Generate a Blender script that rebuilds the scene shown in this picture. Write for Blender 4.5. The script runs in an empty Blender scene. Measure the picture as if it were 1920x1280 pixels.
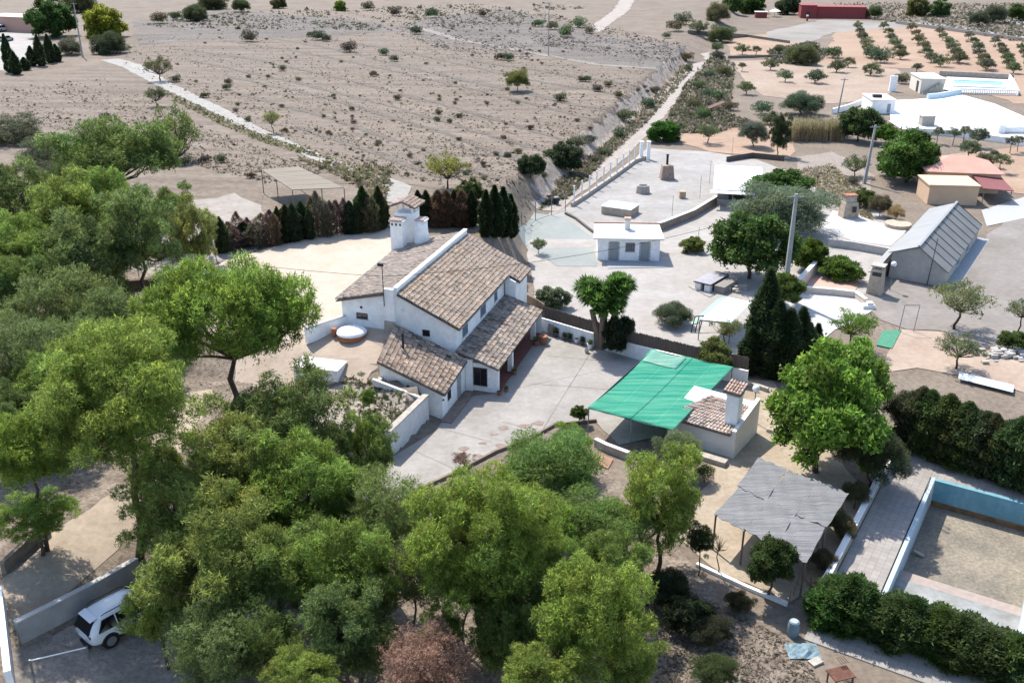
import bpy, bmesh, math, random
import numpy as np
from mathutils import Vector, Matrix
from mathutils.geometry import tessellate_polygon

# ------------------------------------------------------------------ camera, sky, sun, exposure
SC = bpy.context.scene
COL = SC.collection
F_PX, TILT, CAM_H = 1813.0, math.radians(23.5), 33.0
cam_data = bpy.data.cameras.new('camera'); cam = bpy.data.objects.new('camera', cam_data); COL.objects.link(cam)
cam.location = (0, 0, CAM_H); cam.rotation_euler = (math.radians(90) - TILT, 0, 0)
cam_data.sensor_width = 36.0; cam_data.lens = F_PX / 1920 * 36.0; cam_data.clip_end = 6000; cam_data.clip_start = 0.5
SC.camera = cam
SUN_TO = Vector((-0.34, 0.62, 1.0)).normalized()
world = bpy.data.worlds.new('World'); SC.world = world; world.use_nodes = True
wn = world.node_tree; wn.nodes.clear()
sky = wn.nodes.new('ShaderNodeTexSky'); sky.sky_type = 'NISHITA'; sky.sun_disc = False
sky.sun_elevation = math.asin(SUN_TO.z); sky.sun_rotation = math.atan2(SUN_TO.x, SUN_TO.y)
sky.air_density = 1.0; sky.dust_density = 1.0; sky.ozone_density = 1.0
bg = wn.nodes.new('ShaderNodeBackground'); bg.inputs['Strength'].default_value = 0.15
wo = wn.nodes.new('ShaderNodeOutputWorld')
wn.links.new(sky.outputs[0], bg.inputs[0]); wn.links.new(bg.outputs[0], wo.inputs[0])
sd = bpy.data.lights.new('sun', 'SUN'); sd.energy = 3.5; sd.angle = math.radians(0.53); sd.color = (1.0, 0.945, 0.86)
sun = bpy.data.objects.new('sun', sd); COL.objects.link(sun)
sun.rotation_euler = SUN_TO.to_track_quat('Z', 'Y').to_euler(); sun.location = (0, 60, 80)
SC.view_settings.view_transform = 'Standard'; SC.view_settings.look = 'None'
SC.view_settings.exposure = 1.16; SC.view_settings.gamma = 1.0; SC.view_settings.use_curve_mapping = False

RNG = np.random.default_rng(7)
random.seed(7)

# ------------------------------------------------------------------ terrain and image-to-ground helpers
HA = math.radians(73); AX = (math.cos(HA), math.sin(HA)); BX = (AX[1], -AX[0]); HO = (-0.98, 66.01)
def sstep(t): t = np.clip(t, 0, 1); return t * t * (3 - 2 * t)
def to_loc(x, y):
    return (x - HO[0]) * BX[0] + (y - HO[1]) * BX[1], (x - HO[0]) * AX[0] + (y - HO[1]) * AX[1]
def from_loc(x, y): return HO[0] + x * BX[0] + y * AX[0], HO[1] + x * BX[1] + y * AX[1]
LY = [-60, -26, -16, -11, -7.5, -4.0, 0, 2, 42, 72, 5000]
LH = [3.0, 3.0, 2.5, 1.7, 1.75, 3.2, 4.1, 4.2, 4.2, 2.6, 2.6]
LY2 = [-60, -20, -13.5, -11.3, -5.3, -4.9, 15.5, 19, 30, 46, 5000]
XB = [-6, -7.0, -5.6, -4.15, -3.5, -7.3, -7.3, -4.8, -6.5, -10.6, -10.6]
XW = [12, 9.0, 4.5, 0.7, 0.7, 0.7, 0.7, 3.5, 3.5, 4.0, 4.0]
def T(x, y):
    x = np.asarray(x, float); y = np.asarray(y, float)
    lx, ly = to_loc(x, y)
    h = np.interp(ly, LY, LH); xb = np.interp(ly, LY2, XB); w = np.interp(ly, LY2, XW)
    return h * sstep((xb - lx) / w)
def ray(px, py):
    u = (px - 960) / F_PX; v = -(py - 640) / F_PX
    return u, math.cos(TILT) + v * math.sin(TILT), -math.sin(TILT) + v * math.cos(TILT)
_TS = np.concatenate([np.arange(25, 140, 0.06), np.arange(140, 700, 0.3)])
def W(px, py, z=None):
    d = ray(px, py)
    if z is not None:
        t = (z - CAM_H) / d[2]
    else:
        g = CAM_H + d[2] * _TS - T(d[0] * _TS, d[1] * _TS)
        i = int(np.argmax(g < 0)) if (g < 0).any() else len(_TS) - 1
        t = _TS[i]
        if i > 0 and g[i] < 0:
            t = _TS[i - 1] + (_TS[i] - _TS[i - 1]) * g[i - 1] / (g[i - 1] - g[i])
    x, y = d[0] * t, d[1] * t
    return Vector((x, y, float(T(x, y)) if z is None else z))
def PXM(p):   # picture pixels per metre at a point
    return F_PX / (p[1] * math.cos(TILT) - (p[2] - CAM_H) * math.sin(TILT))
def over(px, py, h):   # the point h metres above the ground seen at this pixel, and the ground under it
    z = h
    for _ in range(12):
        p = W(px, py, z); z = float(T(p.x, p.y)) + h
    return W(px, py, z)

# ------------------------------------------------------------------ materials
MATS = {}
def lin(r, g, b):
    f = lambda c: c / 12.92 if c <= 0.04045 else ((c + 0.055) / 1.055) ** 2.4
    return f(r / 255), f(g / 255), f(b / 255)
def mat(name, col, var=0.12, scale=3.0, rough=0.85, bump=0.0, bscale=30.0, spec=0.25, metal=0.0, tint=False, col2=None, fine=None, stretch=None, rot=0.0):
    if name in MATS: return MATS[name]
    m = bpy.data.materials.new(name); m.use_nodes = True; nt = m.node_tree; N = nt.nodes; L = nt.links; N.clear()
    out = N.new('ShaderNodeOutputMaterial'); b = N.new('ShaderNodeBsdfPrincipled')
    b.inputs['Roughness'].default_value = rough; b.inputs['Specular IOR Level'].default_value = spec; b.inputs['Metallic'].default_value = metal
    L.new(b.outputs[0], out.inputs[0])
    geo = N.new('ShaderNodeNewGeometry'); mp = N.new('ShaderNodeMapping'); L.new(geo.outputs['Position'], mp.inputs[0])
    mp.inputs['Rotation'].default_value = (0, 0, rot)
    if stretch: mp.inputs['Scale'].default_value = stretch
    n1 = N.new('ShaderNodeTexNoise'); n1.inputs['Scale'].default_value = scale; n1.inputs['Detail'].default_value = 6; n1.inputs['Roughness'].default_value = 0.65
    L.new(mp.outputs[0], n1.inputs['Vector'])
    rm = N.new('ShaderNodeMapRange'); rm.inputs[1].default_value = 0.32; rm.inputs[2].default_value = 0.68
    L.new(n1.outputs['Fac'], rm.inputs[0])
    mx = N.new('ShaderNodeMix'); mx.data_type = 'RGBA'
    c2 = col2 if col2 else tuple(min(1, c * (1 + var)) for c in col); c1 = col if col2 else tuple(c * (1 - var) for c in col)
    mx.inputs[6].default_value = (*c1, 1); mx.inputs[7].default_value = (*c2, 1); L.new(rm.outputs[0], mx.inputs[0])
    cur = mx.outputs[2]
    if fine:   # (scale, amount): speckle
        n2 = N.new('ShaderNodeTexNoise'); n2.inputs['Scale'].default_value = fine[0]; n2.inputs['Detail'].default_value = 4; n2.inputs['Roughness'].default_value = 0.75
        L.new(geo.outputs['Position'], n2.inputs['Vector'])
        r2 = N.new('ShaderNodeMapRange'); r2.inputs[1].default_value = 0.35; r2.inputs[2].default_value = 0.65
        r2.inputs[3].default_value = 1 - fine[1]; r2.inputs[4].default_value = 1 + fine[1] * 0.7
        L.new(n2.outputs['Fac'], r2.inputs[0])
        mm = N.new('ShaderNodeMix'); mm.data_type = 'RGBA'; mm.blend_type = 'MULTIPLY'; mm.inputs[0].default_value = 1
        L.new(cur, mm.inputs[6]); L.new(r2.outputs[0], mm.inputs[7]); cur = mm.outputs[2]
    if tint:
        at = N.new('ShaderNodeAttribute'); at.attribute_name = 'tint'
        mm = N.new('ShaderNodeMix'); mm.data_type = 'RGBA'; mm.blend_type = 'MULTIPLY'; mm.inputs[0].default_value = 1
        L.new(cur, mm.inputs[6]); L.new(at.outputs['Color'], mm.inputs[7]); cur = mm.outputs[2]
    L.new(cur, b.inputs['Base Color'])
    if bump:
        n3 = N.new('ShaderNodeTexNoise'); n3.inputs['Scale'].default_value = bscale; n3.inputs['Detail'].default_value = 5
        L.new(geo.outputs['Position'], n3.inputs['Vector'])
        bp = N.new('ShaderNodeBump'); bp.inputs['Strength'].default_value = bump; bp.inputs['Distance'].default_value = 0.05
        L.new(n3.outputs['Fac'], bp.inputs['Height']); L.new(bp.outputs[0], b.inputs['Normal'])
    MATS[name] = m; return m
def leaf_mat(name, trans=0.35):
    m = bpy.data.materials.new(name); m.use_nodes = True; nt = m.node_tree; N = nt.nodes; L = nt.links; N.clear()
    out = N.new('ShaderNodeOutputMaterial'); oi = N.new('ShaderNodeObjectInfo'); at = N.new('ShaderNodeAttribute'); at.attribute_name = 'tint'
    mm = N.new('ShaderNodeMix'); mm.data_type = 'RGBA'; mm.blend_type = 'MULTIPLY'; mm.inputs[0].default_value = 1
    L.new(oi.outputs['Color'], mm.inputs[6]); L.new(at.outputs['Color'], mm.inputs[7])
    d = N.new('ShaderNodeBsdfPrincipled'); d.inputs['Roughness'].default_value = 0.6; d.inputs['Specular IOR Level'].default_value = 0.25
    t = N.new('ShaderNodeBsdfTranslucent'); mx = N.new('ShaderNodeMixShader'); mx.inputs[0].default_value = trans
    L.new(mm.outputs[2], d.inputs['Base Color']); L.new(mm.outputs[2], t.inputs['Color'])
    L.new(d.outputs[0], mx.inputs[1]); L.new(t.outputs[0], mx.inputs[2]); L.new(mx.outputs[0], out.inputs[0])
    MATS[name] = m; return m
LEAF = leaf_mat('leaf', 0.55)
def white_wall(): return mat('whitewash', (0.82, 0.815, 0.80), var=0.07, scale=0.7, rough=0.9, bump=0.2, bscale=14, fine=(2.2, 0.09))
BARK = mat('bark', (0.075, 0.055, 0.042), var=0.3, scale=5, bump=0.5, bscale=18)
TILE = mat('clay_tile', (0.30, 0.255, 0.218), var=0.2, scale=1.2, rough=0.9, tint=True, fine=(9, 0.22))
TILED = mat('clay_tile_bed', (0.15, 0.125, 0.105), var=0.2, scale=3)
GLASS = mat('dark_glass', (0.012, 0.014, 0.018), var=0.1, rough=0.12, spec=0.5)
METAL = mat('grey_metal', (0.20, 0.21, 0.22), var=0.15, rough=0.5, metal=0.4)
DARKM = mat('dark_metal', (0.03, 0.03, 0.032), var=0.2, rough=0.55, metal=0.3)
WOOD = mat('weathered_wood', (0.16, 0.12, 0.09), var=0.25, scale=4, rough=0.9)
CONC = mat('concrete', (0.40, 0.385, 0.365), var=0.13, scale=0.55, rough=0.92, fine=(3.5, 0.09), bump=0.2, bscale=9)
STONE = mat('pale_stone', (0.36, 0.325, 0.28), var=0.22, scale=2.2, rough=0.95, bump=0.6, bscale=7, fine=(7, 0.18))
WHITE = white_wall()
CAP = mat('white_cap', (0.70, 0.68, 0.65), var=0.06, scale=2)
TERRA = mat('terracotta', (0.30, 0.13, 0.075), var=0.2, scale=4)
REDFLOOR = mat('red_floor_tile', (0.20, 0.075, 0.06), var=0.2, scale=3)

# ------------------------------------------------------------------ object helpers
class MB:
    def __init__(s): s.v = []; s.f = []
    def add(s, vs, fs):
        o = len(s.v); s.v += [tuple(p) for p in vs]; s.f += [tuple(i + o for i in f) for f in fs]; return s
    def box(s, x0, x1, y0, y1, z0, z1):
        return s.add([(x0, y0, z0), (x1, y0, z0), (x1, y1, z0), (x0, y1, z0), (x0, y0, z1), (x1, y0, z1), (x1, y1, z1), (x0, y1, z1)],
                     [(0, 3, 2, 1), (4, 5, 6, 7), (0, 1, 5, 4), (1, 2, 6, 5), (2, 3, 7, 6), (3, 0, 4, 7)])
    def prism(s, pts, z0, z1):   # vertical extrusion of a plan outline
        n = len(pts); a = sum(pts[i][0] * pts[(i + 1) % n][1] - pts[(i + 1) % n][0] * pts[i][1] for i in range(n))
        if a < 0: pts = pts[::-1]
        zz = z1 if isinstance(z1, (list, tuple)) else [z1] * n
        if a < 0 and isinstance(z1, (list, tuple)): zz = zz[::-1]
        return s.add([(p[0], p[1], z0) for p in pts] + [(p[0], p[1], zz[i]) for i, p in enumerate(pts)],
                     [tuple(range(n))[::-1], tuple(range(n, 2 * n))] + [(i, (i + 1) % n, n + (i + 1) % n, n + i) for i in range(n)])
    def slab(s, c, th):   # c: four top corners in order, thickness downwards
        b = [(p[0], p[1], p[2] - th) for p in c]
        n = (Vector(c[1]) - Vector(c[0])).cross(Vector(c[2]) - Vector(c[0]))
        if n.z < 0: c = c[::-1]; b = b[::-1]
        return s.add(list(c) + b, [(0, 1, 2, 3), (7, 6, 5, 4), (0, 4, 5, 1), (1, 5, 6, 2), (2, 6, 7, 3), (3, 7, 4, 0)])
    def tube(s, p0, p1, r0, r1=None, n=8, caps=True):
        return s.path([p0, p1], [r0, r0 if r1 is None else r1], n, caps)
    def path(s, pts, rs, n=6, caps=True):
        pts = [Vector(p) for p in pts]; vs = []
        for i, p in enumerate(pts):
            d = (pts[min(i + 1, len(pts) - 1)] - pts[max(i - 1, 0)]).normalized()
            u = d.cross(Vector((0.31, 0.95, 0.05))).normalized() if abs(d.z) > 0.3 else d.cross(Vector((0, 0, 1))).normalized()
            w = d.cross(u)
            for k in range(n):
                a = 2 * math.pi * k / n; vs.append(p + (u * math.cos(a) + w * math.sin(a)) * rs[i])
        fs = [(i * n + k, i * n + (k + 1) % n, (i + 1) * n + (k + 1) % n, (i + 1) * n + k) for i in range(len(pts) - 1) for k in range(n)]
        if caps: fs += [tuple(range(n))[::-1], tuple(range((len(pts) - 1) * n, len(pts) * n))]
        return s.add(vs, fs)
    def lathe(s, c, prof, n=16):   # prof: (r, z) from bottom to top
        vs = [(c[0] + r * math.cos(2 * math.pi * k / n), c[1] + r * math.sin(2 * math.pi * k / n), c[2] + z) for r, z in prof for k in range(n)]
        m = len(prof)
        fs = [(i * n + k, i * n + (k + 1) % n, (i + 1) * n + (k + 1) % n, (i + 1) * n + k) for i in range(m - 1) for k in range(n)]
        fs += [tuple(range(n))[::-1], tuple(range((m - 1) * n, m * n))]
        return s.add(vs, fs)
    def build(s, name, m, parent=None, local=True, smooth=False):
        me = bpy.data.meshes.new(name); vs = s.v
        o = bpy.data.objects.new(name, me)
        if not local and parent is not None:
            inv = parent.matrix_basis.inverted(); vs = [inv @ Vector(p) for p in vs]
        if parent is None and local:
            a = np.array(vs); c = Vector(((a[:, 0].min() + a[:, 0].max()) / 2, (a[:, 1].min() + a[:, 1].max()) / 2, a[:, 2].min()))
            vs = [Vector(p) - c for p in vs]; o.location = c
        me.from_pydata([tuple(p) for p in vs], [], s.f); me.materials.append(m); me.update()
        if smooth: me.polygons.foreach_set('use_smooth', [True] * len(me.polygons))
        COL.objects.link(o)
        if parent is not None: o.parent = parent
        return o
def tag(o, label=None, cat=None, group=None, kind=None):
    if label: o['label'] = label
    if cat: o['category'] = cat
    if group: o['group'] = group
    if kind: o['kind'] = kind
    return o
def thing(name, label, cat, loc, rz=0.0, group=None):
    o = bpy.data.objects.new(name, None); COL.objects.link(o); o.location = loc; o.rotation_euler = (0, 0, rz)
    o.empty_display_size = 0.3
    return tag(o, label, cat, group)
def mesh_np(name, verts, faces, m, tint=None, smooth=False):
    me = bpy.data.meshes.new(name); nv = len(verts); nf, k = faces.shape
    me.vertices.add(nv); me.vertices.foreach_set('co', verts.astype(np.float32).ravel())
    me.loops.add(nf * k); me.loops.foreach_set('vertex_index', faces.astype(np.int32).ravel())
    me.polygons.add(nf); me.polygons.foreach_set('loop_start', np.arange(0, nf * k, k, dtype=np.int32))
    me.polygons.foreach_set('loop_total', np.full(nf, k, dtype=np.int32))
    if smooth: me.polygons.foreach_set('use_smooth', np.ones(nf, dtype=bool))
    if tint is not None:
        a = me.attributes.new('tint', 'FLOAT_COLOR', 'POINT'); t = np.ones((nv, 4), np.float32)
        t[:, :3] = tint if tint.shape[1] == 3 else np.repeat(tint, 3, 1)
        a.data.foreach_set('color', t.ravel())
    me.materials.append(m); me.update(); me.validate(); return me
def link(name, me, parent=None, loc=(0, 0, 0)):
    o = bpy.data.objects.new(name, me); COL.objects.link(o); o.location = loc
    if parent is not None: o.parent = parent
    return o

# ------------------------------------------------------------------ barrel roof tiles (real geometry, joined)
def tile_roof(parent, c, pitch=0.205, course=0.37, seed=0, bed=True, name='roof_tiles', base=(1, 1, 1), big=1.0, wear=0.11):
    # c = eave start, eave end, top end, top start (local to parent)
    e0, e1, t1, t0 = [np.array(p, float) for p in c]
    rng = np.random.default_rng(seed)
    lu = (np.linalg.norm(e1 - e0) + np.linalg.norm(t1 - t0)) / 2; lv = (np.linalg.norm(t0 - e0) + np.linalg.norm(t1 - e1)) / 2
    nu = max(2, round(lu / pitch)); nv = max(2, round(lv / course))
    nrm = np.cross(e1 - e0, t0 - e0); nrm /= np.linalg.norm(nrm); nrm *= np.sign(nrm[2])
    V = []; Fc = []; C = []
    arc = [(-0.50, 0.0), (-0.30, 0.07), (0.0, 0.105), (0.30, 0.07), (0.50, 0.0)]
    for i in range(nu):
        for j in range(nv):
            o = len(V); b = 1 + rng.normal() * wear; h = rng.normal() * 0.03
            tcol = np.clip(np.array([b * (1 + h), b, b * (1 - h)]) * np.array(base), 0.25, 1.7)
            if rng.random() < 0.06: tcol = tcol * np.array([0.55, 0.56, 0.55])
            if rng.random() < 0.03: tcol = tcol * np.array([1.15, 1.0, 0.88])
            jit = rng.normal() * 0.012; jv = rng.normal() * 0.035
            for (vv, wdt, lift) in ((j + jv - 0.06, 0.98, 0.045), (j + 1.0 + jv, 0.78, 0.005)):
                fv = vv / nv
                for (a, hh) in arc:
                    fu = (i + 0.5 + a * wdt) / nu
                    p = (e0 * (1 - fu) + e1 * fu) * (1 - fv) + (t0 * (1 - fu) + t1 * fu) * fv
                    V.append(p + nrm * (hh * big + lift + jit)); C.append(tcol)
            for k in range(4): Fc.append((o + k, o + k + 1, o + 6 + k, o + 5 + k))
            Fc.append((o, o + 1, o + 3, o + 4))
    Fc4 = np.array(Fc); me = mesh_np(name, np.array(V), Fc4, TILE, np.array(C))
    ob = link(name, me, parent); ob['kind'] = 'stuff'
    if bed:
        d = nrm * 0.004
        MB().slab([tuple(np.array(p) + d) for p in (e0, e1, t1, t0)], 0.13).build('roof_bed', TILED, parent)
    return ob

# ------------------------------------------------------------------ ground sheets
def axis(segs):
    out = []
    for a, b, s in segs: out += list(np.arange(a, b, s))
    return np.array(out + [segs[-1][1]])
gx = axis([(-1500, -300, 100), (-300, -60, 6), (-60, 45, 0.75), (45, 300, 6), (300, 1500, 100)])
gy = axis([(-120, 20, 7), (20, 105, 0.75), (105, 200, 2.5), (200, 480, 7), (480, 2600, 106)])
GX, GY = np.meshgrid(gx, gy); GZ = T(GX, GY)
# the empty pool is dug out of the sheet
PL0 = Vector((27.10, 53.30)); PDL = Vector((-0.53, -0.848)).normalized(); PDW = Vector((-PDL.y, PDL.x))   # along the near coping, and towards the far right
def pool_uv(x, y):
    return (x - PL0.x) * PDL.x + (y - PL0.y) * PDL.y, (x - PL0.x) * PDW.x + (y - PL0.y) * PDW.y
PU, PV = pool_uv(GX, GY)
GZ = np.where((PU > -0.9) & (PU < 17.2) & (PV > -0.9) & (PV < 7.0), -3.2, GZ)
nx, ny = len(gx), len(gy)
idx = np.arange(nx * ny).reshape(ny, nx)
fc = np.stack([idx[:-1, :-1], idx[:-1, 1:], idx[1:, 1:], idx[1:, :-1]], -1).reshape(-1, 4)
SOIL = mat('dry_soil', (0.14, 0.111, 0.085), col2=(0.20, 0.162, 0.127), scale=0.16, rough=0.97, fine=(2.2, 0.28), bump=0.5, bscale=3.0)
gnd = link('ground', mesh_np('ground', np.stack([GX, GY, GZ], -1).reshape(-1, 3), fc, SOIL, smooth=True)); gnd['kind'] = 'structure'

def chaikin(pts, jit, rng, seg):
    out = []
    n = len(pts)
    for i in range(n):
        a, b = pts[i], pts[(i + 1) % n]; d = (b - a).length; k = max(1, int(d / seg))
        nrm = Vector((-(b - a).y, (b - a).x)).normalized() if d > 0 else Vector((0, 0))
        for j in range(k):
            p = a.lerp(b, j / k)
            if j and jit: p = p + nrm * rng.normal() * jit
            out.append(p)
    return out
GK = 0.84
def tone(m):   # the ground materials share one overall reflectance factor
    if m.get('toned'): return
    m['toned'] = 1
    for n in m.node_tree.nodes:
        if n.type == 'MIX' and n.blend_type == 'MIX':
            for i in (6, 7): n.inputs[i].default_value = tuple(c * GK for c in n.inputs[i].default_value[:3]) + (1,)
def sheet(name, px, m, off, jit=0.0, seg=1.5, step=None, seed=0, kind='structure', world_pts=None, label=None):
    """a thin sheet lying on the terrain, outlined by picture positions traced on the ground"""
    tone(m); rng = np.random.default_rng(seed + len(name))
    pts = world_pts if world_pts else [W(*p) for p in px]
    pts = chaikin([Vector((p[0], p[1])) for p in pts], jit, rng, seg)
    bm = bmesh.new(); vs = [bm.verts.new((p.x, p.y, 0)) for p in pts]
    for tri in tessellate_polygon([[Vector((p.x, p.y, 0)) for p in pts]]):
        try: bm.faces.new([vs[i] for i in tri])
        except ValueError: pass
    zs = T(np.array([p.x for p in pts]), np.array([p.y for p in pts]))
    if step is None: step = 0.75 if (zs.max() - zs.min()) > 0.4 else 0
    if step:
        x0, x1 = min(p.x for p in pts), max(p.x for p in pts); y0, y1 = min(p.y for p in pts), max(p.y for p in pts)
        for ax, lo, hi in ((0, x0, x1), (1, y0, y1)):
            for k in np.arange(math.ceil(lo / step) * step, hi, step):
                co = (k, 0, 0) if ax == 0 else (0, k, 0); no = (1, 0, 0) if ax == 0 else (0, 1, 0)
                bmesh.ops.bisect_plane(bm, geom=bm.verts[:] + bm.edges[:] + bm.faces[:], plane_co=co, plane_no=no)
    xs = np.array([v.co.x for v in bm.verts]); ys = np.array([v.co.y for v in bm.verts]); zz = T(xs, ys) + off
    for v, z in zip(bm.verts, zz): v.co.z = z
    bmesh.ops.recalc_face_normals(bm, faces=bm.faces[:])
    if sum(f.normal.z for f in bm.faces) < 0: bmesh.ops.reverse_faces(bm, faces=bm.faces[:])
    me = bpy.data.meshes.new(name); bm.to_mesh(me); bm.free(); me.materials.append(m)
    return tag(link(name, me), label, kind=kind)
def strip(name, px, w, m, off, **k):   # a band of width w metres along a picture polyline (or w px list of metres)
    pts = [W(*p) for p in px]; n = len(pts); L_, R_ = [], []
    ws = w if isinstance(w, (list, tuple)) else [w] * n
    for i, p in enumerate(pts):
        d = (pts[min(i + 1, n - 1)] - pts[max(i - 1, 0)]); d.z = 0; d.normalize(); nr = Vector((-d.y, d.x, 0)) * ws[i] / 2
        L_.append(p + nr); R_.append(p - nr)
    return sheet(name, None, m, off, world_pts=L_ + R_[::-1], **k)

FIELD = mat('dry_field', (0.142, 0.111, 0.085), col2=(0.235, 0.192, 0.152), scale=0.30, rough=0.98, fine=(1.3, 0.26), stretch=(0.13, 1.25, 1), rot=math.radians(34), bump=0.4, bscale=2.5)
DARKF = mat('burnt_stubble', (0.118, 0.103, 0.090), col2=(0.198, 0.172, 0.148), scale=0.20, rough=0.98, fine=(0.9, 0.25), stretch=(0.25, 1.2, 1), rot=math.radians(10))
SAND = mat('sandy_yard', (0.45, 0.375, 0.295), col2=(0.52, 0.445, 0.365), scale=0.4, rough=0.97, fine=(2.5, 0.07), bump=0.25, bscale=4)
PATHM = mat('pale_path', (0.31, 0.27, 0.235), col2=(0.39, 0.35, 0.31), scale=0.5, rough=0.97, fine=(2, 0.12))
COURT = mat('court_concrete', (0.265, 0.245, 0.220), col2=(0.375, 0.352, 0.322), scale=0.28, rough=0.93, fine=(2.4, 0.10), bump=0.15, bscale=6)
PATIO = mat('patio_concrete', (0.32, 0.29, 0.26), col2=(0.40, 0.376, 0.35), scale=0.22, rough=0.93, fine=(1.2, 0.10))
GREYG = mat('grey_hardstanding', (0.205, 0.182, 0.16), col2=(0.275, 0.25, 0.228), scale=0.18, rough=0.95, fine=(1.5, 0.12))
WGRAV = mat('white_gravel', (0.50, 0.485, 0.465), var=0.12, scale=1.2, rough=0.95, fine=(5, 0.15))
GREENC = mat('pale_green_slab', (0.27, 0.29, 0.275), var=0.09, scale=0.25, rough=0.9, fine=(1.5, 0.05))
ORCH = mat('orchard_soil', (0.305, 0.205, 0.142), col2=(0.39, 0.28, 0.205), scale=0.12, rough=0.97, fine=(1.1, 0.12), stretch=(0.3, 1, 1), rot=math.radians(-35))
BEIGE = mat('beige_soil', (0.295, 0.22, 0.165), col2=(0.38, 0.30, 0.235), scale=0.12, rough=0.97, fine=(1.2, 0.14))
LITTER = mat('pine_litter', (0.12, 0.092, 0.07), col2=(0.30, 0.245, 0.19), scale=0.7, rough=0.98, fine=(5, 0.4), bump=0.6, bscale=9)
ROCK = mat('rocky_bank', (0.27, 0.215, 0.175), col2=(0.42, 0.36, 0.31), scale=0.9, rough=0.97, fine=(3, 0.3), bump=0.8, bscale=3)

sheet('field', [(-80, 230), (0, 150), (190, 128), (250, 60), (420, 30), (760, 45), (1000, 85), (1240, 150), (1225, 200), (1130, 255), (1030, 330), (1000, 372), (900, 372), (760, 345), (640, 345), (480, 330), (500, 430), (380, 470), (200, 400), (-60, 330)], FIELD, 0.03, jit=0.5, seg=4)
sheet('stubble_field', [(740, 52), (830, 30), (960, 20), (1110, 62), (1200, 78), (1290, 95), (1275, 140), (1235, 143), (1100, 118), (960, 96), (830, 82)], DARKF, 0.05, jit=0.8, seg=5)
sheet('scrub_slope', [(250, 40), (420, 20), (700, 40), (760, 60), (560, 70), (380, 75), (260, 85)], DARKF, 0.055, jit=1.0, seg=5)
strip('field_path', [(775, 50), (860, 75), (1000, 100), (1120, 122), (1250, 150)], [3.5, 3.0, 2.0, 2.2, 2.5], mat('faint_path', (.20, .172, .146), col2=(.27, .238, .205), scale=.5, fine=(2, .15)), 0.07, jit=0.35, seg=3)
FURR = mat('furrow_soil', (.085, .070, .055), col2=(.17, .138, .11), scale=.7, fine=(1.5, .25))
for fl in ([(420, 76), (560, 97), (700, 125), (960, 186), (1120, 232)], [(330, 92), (480, 112), (650, 150), (900, 216), (1060, 264)], [(420, 142), (620, 186), (850, 256), (1000, 312)], [(520, 58), (760, 98), (1000, 152), (1180, 192)], [(430, 172), (620, 222), (800, 282), (930, 335)], [(350, 112), (560, 156), (760, 208), (1040, 290)], [(840, 108), (1000, 132), (1200, 172)], [(560, 238), (700, 286), (830, 334)]):
    strip('furrow', fl, [.9, 1.5, 1.1, 1.6, .9][:len(fl)], FURR, 0.066, jit=0.35, seg=1.6)
strip('field_terrace', [(690, 108), (760, 126), (860, 148), (985, 174), (1080, 198), (1150, 216)], [1.5, 2, 2, 2.5, 2, 1.5], mat('terrace_edge_soil', (.13, .11, .09), var=.3, scale=.6), 0.07, jit=0.4, seg=2)
strip('field_terrace', [(300, 60), (420, 62), (560, 80), (690, 105)], [1.5, 2, 1.5, 1.5], MATS['terrace_edge_soil'], 0.07, jit=0.4, seg=3)
strip('dirt_track', [(1020, 395), (1085, 345), (1150, 295), (1205, 240), (1250, 185), (1290, 140), (1330, 98)], [3.6, 3.8, 4.0, 4.2, 4.5, 5, 4], PATHM, 0.06, jit=0.15, seg=2)
strip('dirt_track', [(1110, 60), (1130, 45), (1165, 20), (1180, -5)], [5, 5, 6, 6], PATHM, 0.06, jit=0.3, seg=3)
strip('lane', [(205, 112), (250, 125), (300, 155), (400, 203), (510, 258), (600, 298), (680, 325), (750, 352), (740, 380)], [4.5, 4.5, 3.4, 2.8, 2.6, 2.4, 2.4, 2.8, 2.5], mat('lane_concrete', (0.27, 0.25, 0.225), col2=(0.34, 0.325, 0.295), scale=0.5, fine=(2, 0.1)), 0.075, jit=0.12, seg=2)
sheet('sandy_yard', [(385, 505), (430, 485), (560, 452), (720, 428), (770, 432), (755, 480), (700, 540), (660, 610), (590, 630), (560, 640), (420, 640), (330, 560)], SAND, 0.05, jit=0.2, seg=1.5)
sheet('farm_track', [(405, 372), (440, 362), (490, 385), (505, 420), (480, 470), (420, 490), (330, 520), (200, 500), (220, 440), (330, 380)], mat('track_dust', (.25, .22, .19), col2=(.34, .305, .27), scale=.4, fine=(2, .15)), 0.045, jit=0.3, seg=2)
sheet('terrace', [(560, 636), (648, 600), (735, 612), (760, 632), (712, 690), (706, 722), (640, 716), (560, 735), (440, 720), (440, 660)], mat('tan_terrace', (0.37, 0.29, 0.22), col2=(0.45, 0.37, 0.295), scale=0.6, rough=0.97, fine=(3, 0.08)), 0.055, jit=0.06, seg=1)
sheet('planted_bed', [(640, 722), (705, 730), (785, 762), (737, 800), (640, 840), (560, 800), (560, 745)], mat('bed_soil', (0.27, 0.225, 0.185), col2=(0.40, 0.35, 0.30), scale=1.2, fine=(4, 0.3), bump=0.5, bscale=6), 0.06, jit=0.08, seg=1)
sheet('forest_floor', [(-60, 420), (200, 400), (400, 490), (420, 620), (560, 740), (700, 860), (690, 940), (900, 920), (1120, 870), (1200, 930), (1350, 1120), (1560, 1300), (-60, 1300)], LITTER, 0.035, jit=0.4, seg=2, step=0.75)
sheet('courtyard', [(812, 812), (832, 787), (868, 745), (940, 738), (985, 645), (1010, 600), (1390, 712), (1300, 770), (1280, 810), (1160, 835), (1118, 792), (1040, 800), (985, 830), (930, 850), (850, 890), (760, 930), (690, 960), (600, 990), (560, 960), (640, 915), (732, 858)], COURT, 0.05, jit=0.04, seg=1, step=0.75)
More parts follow.
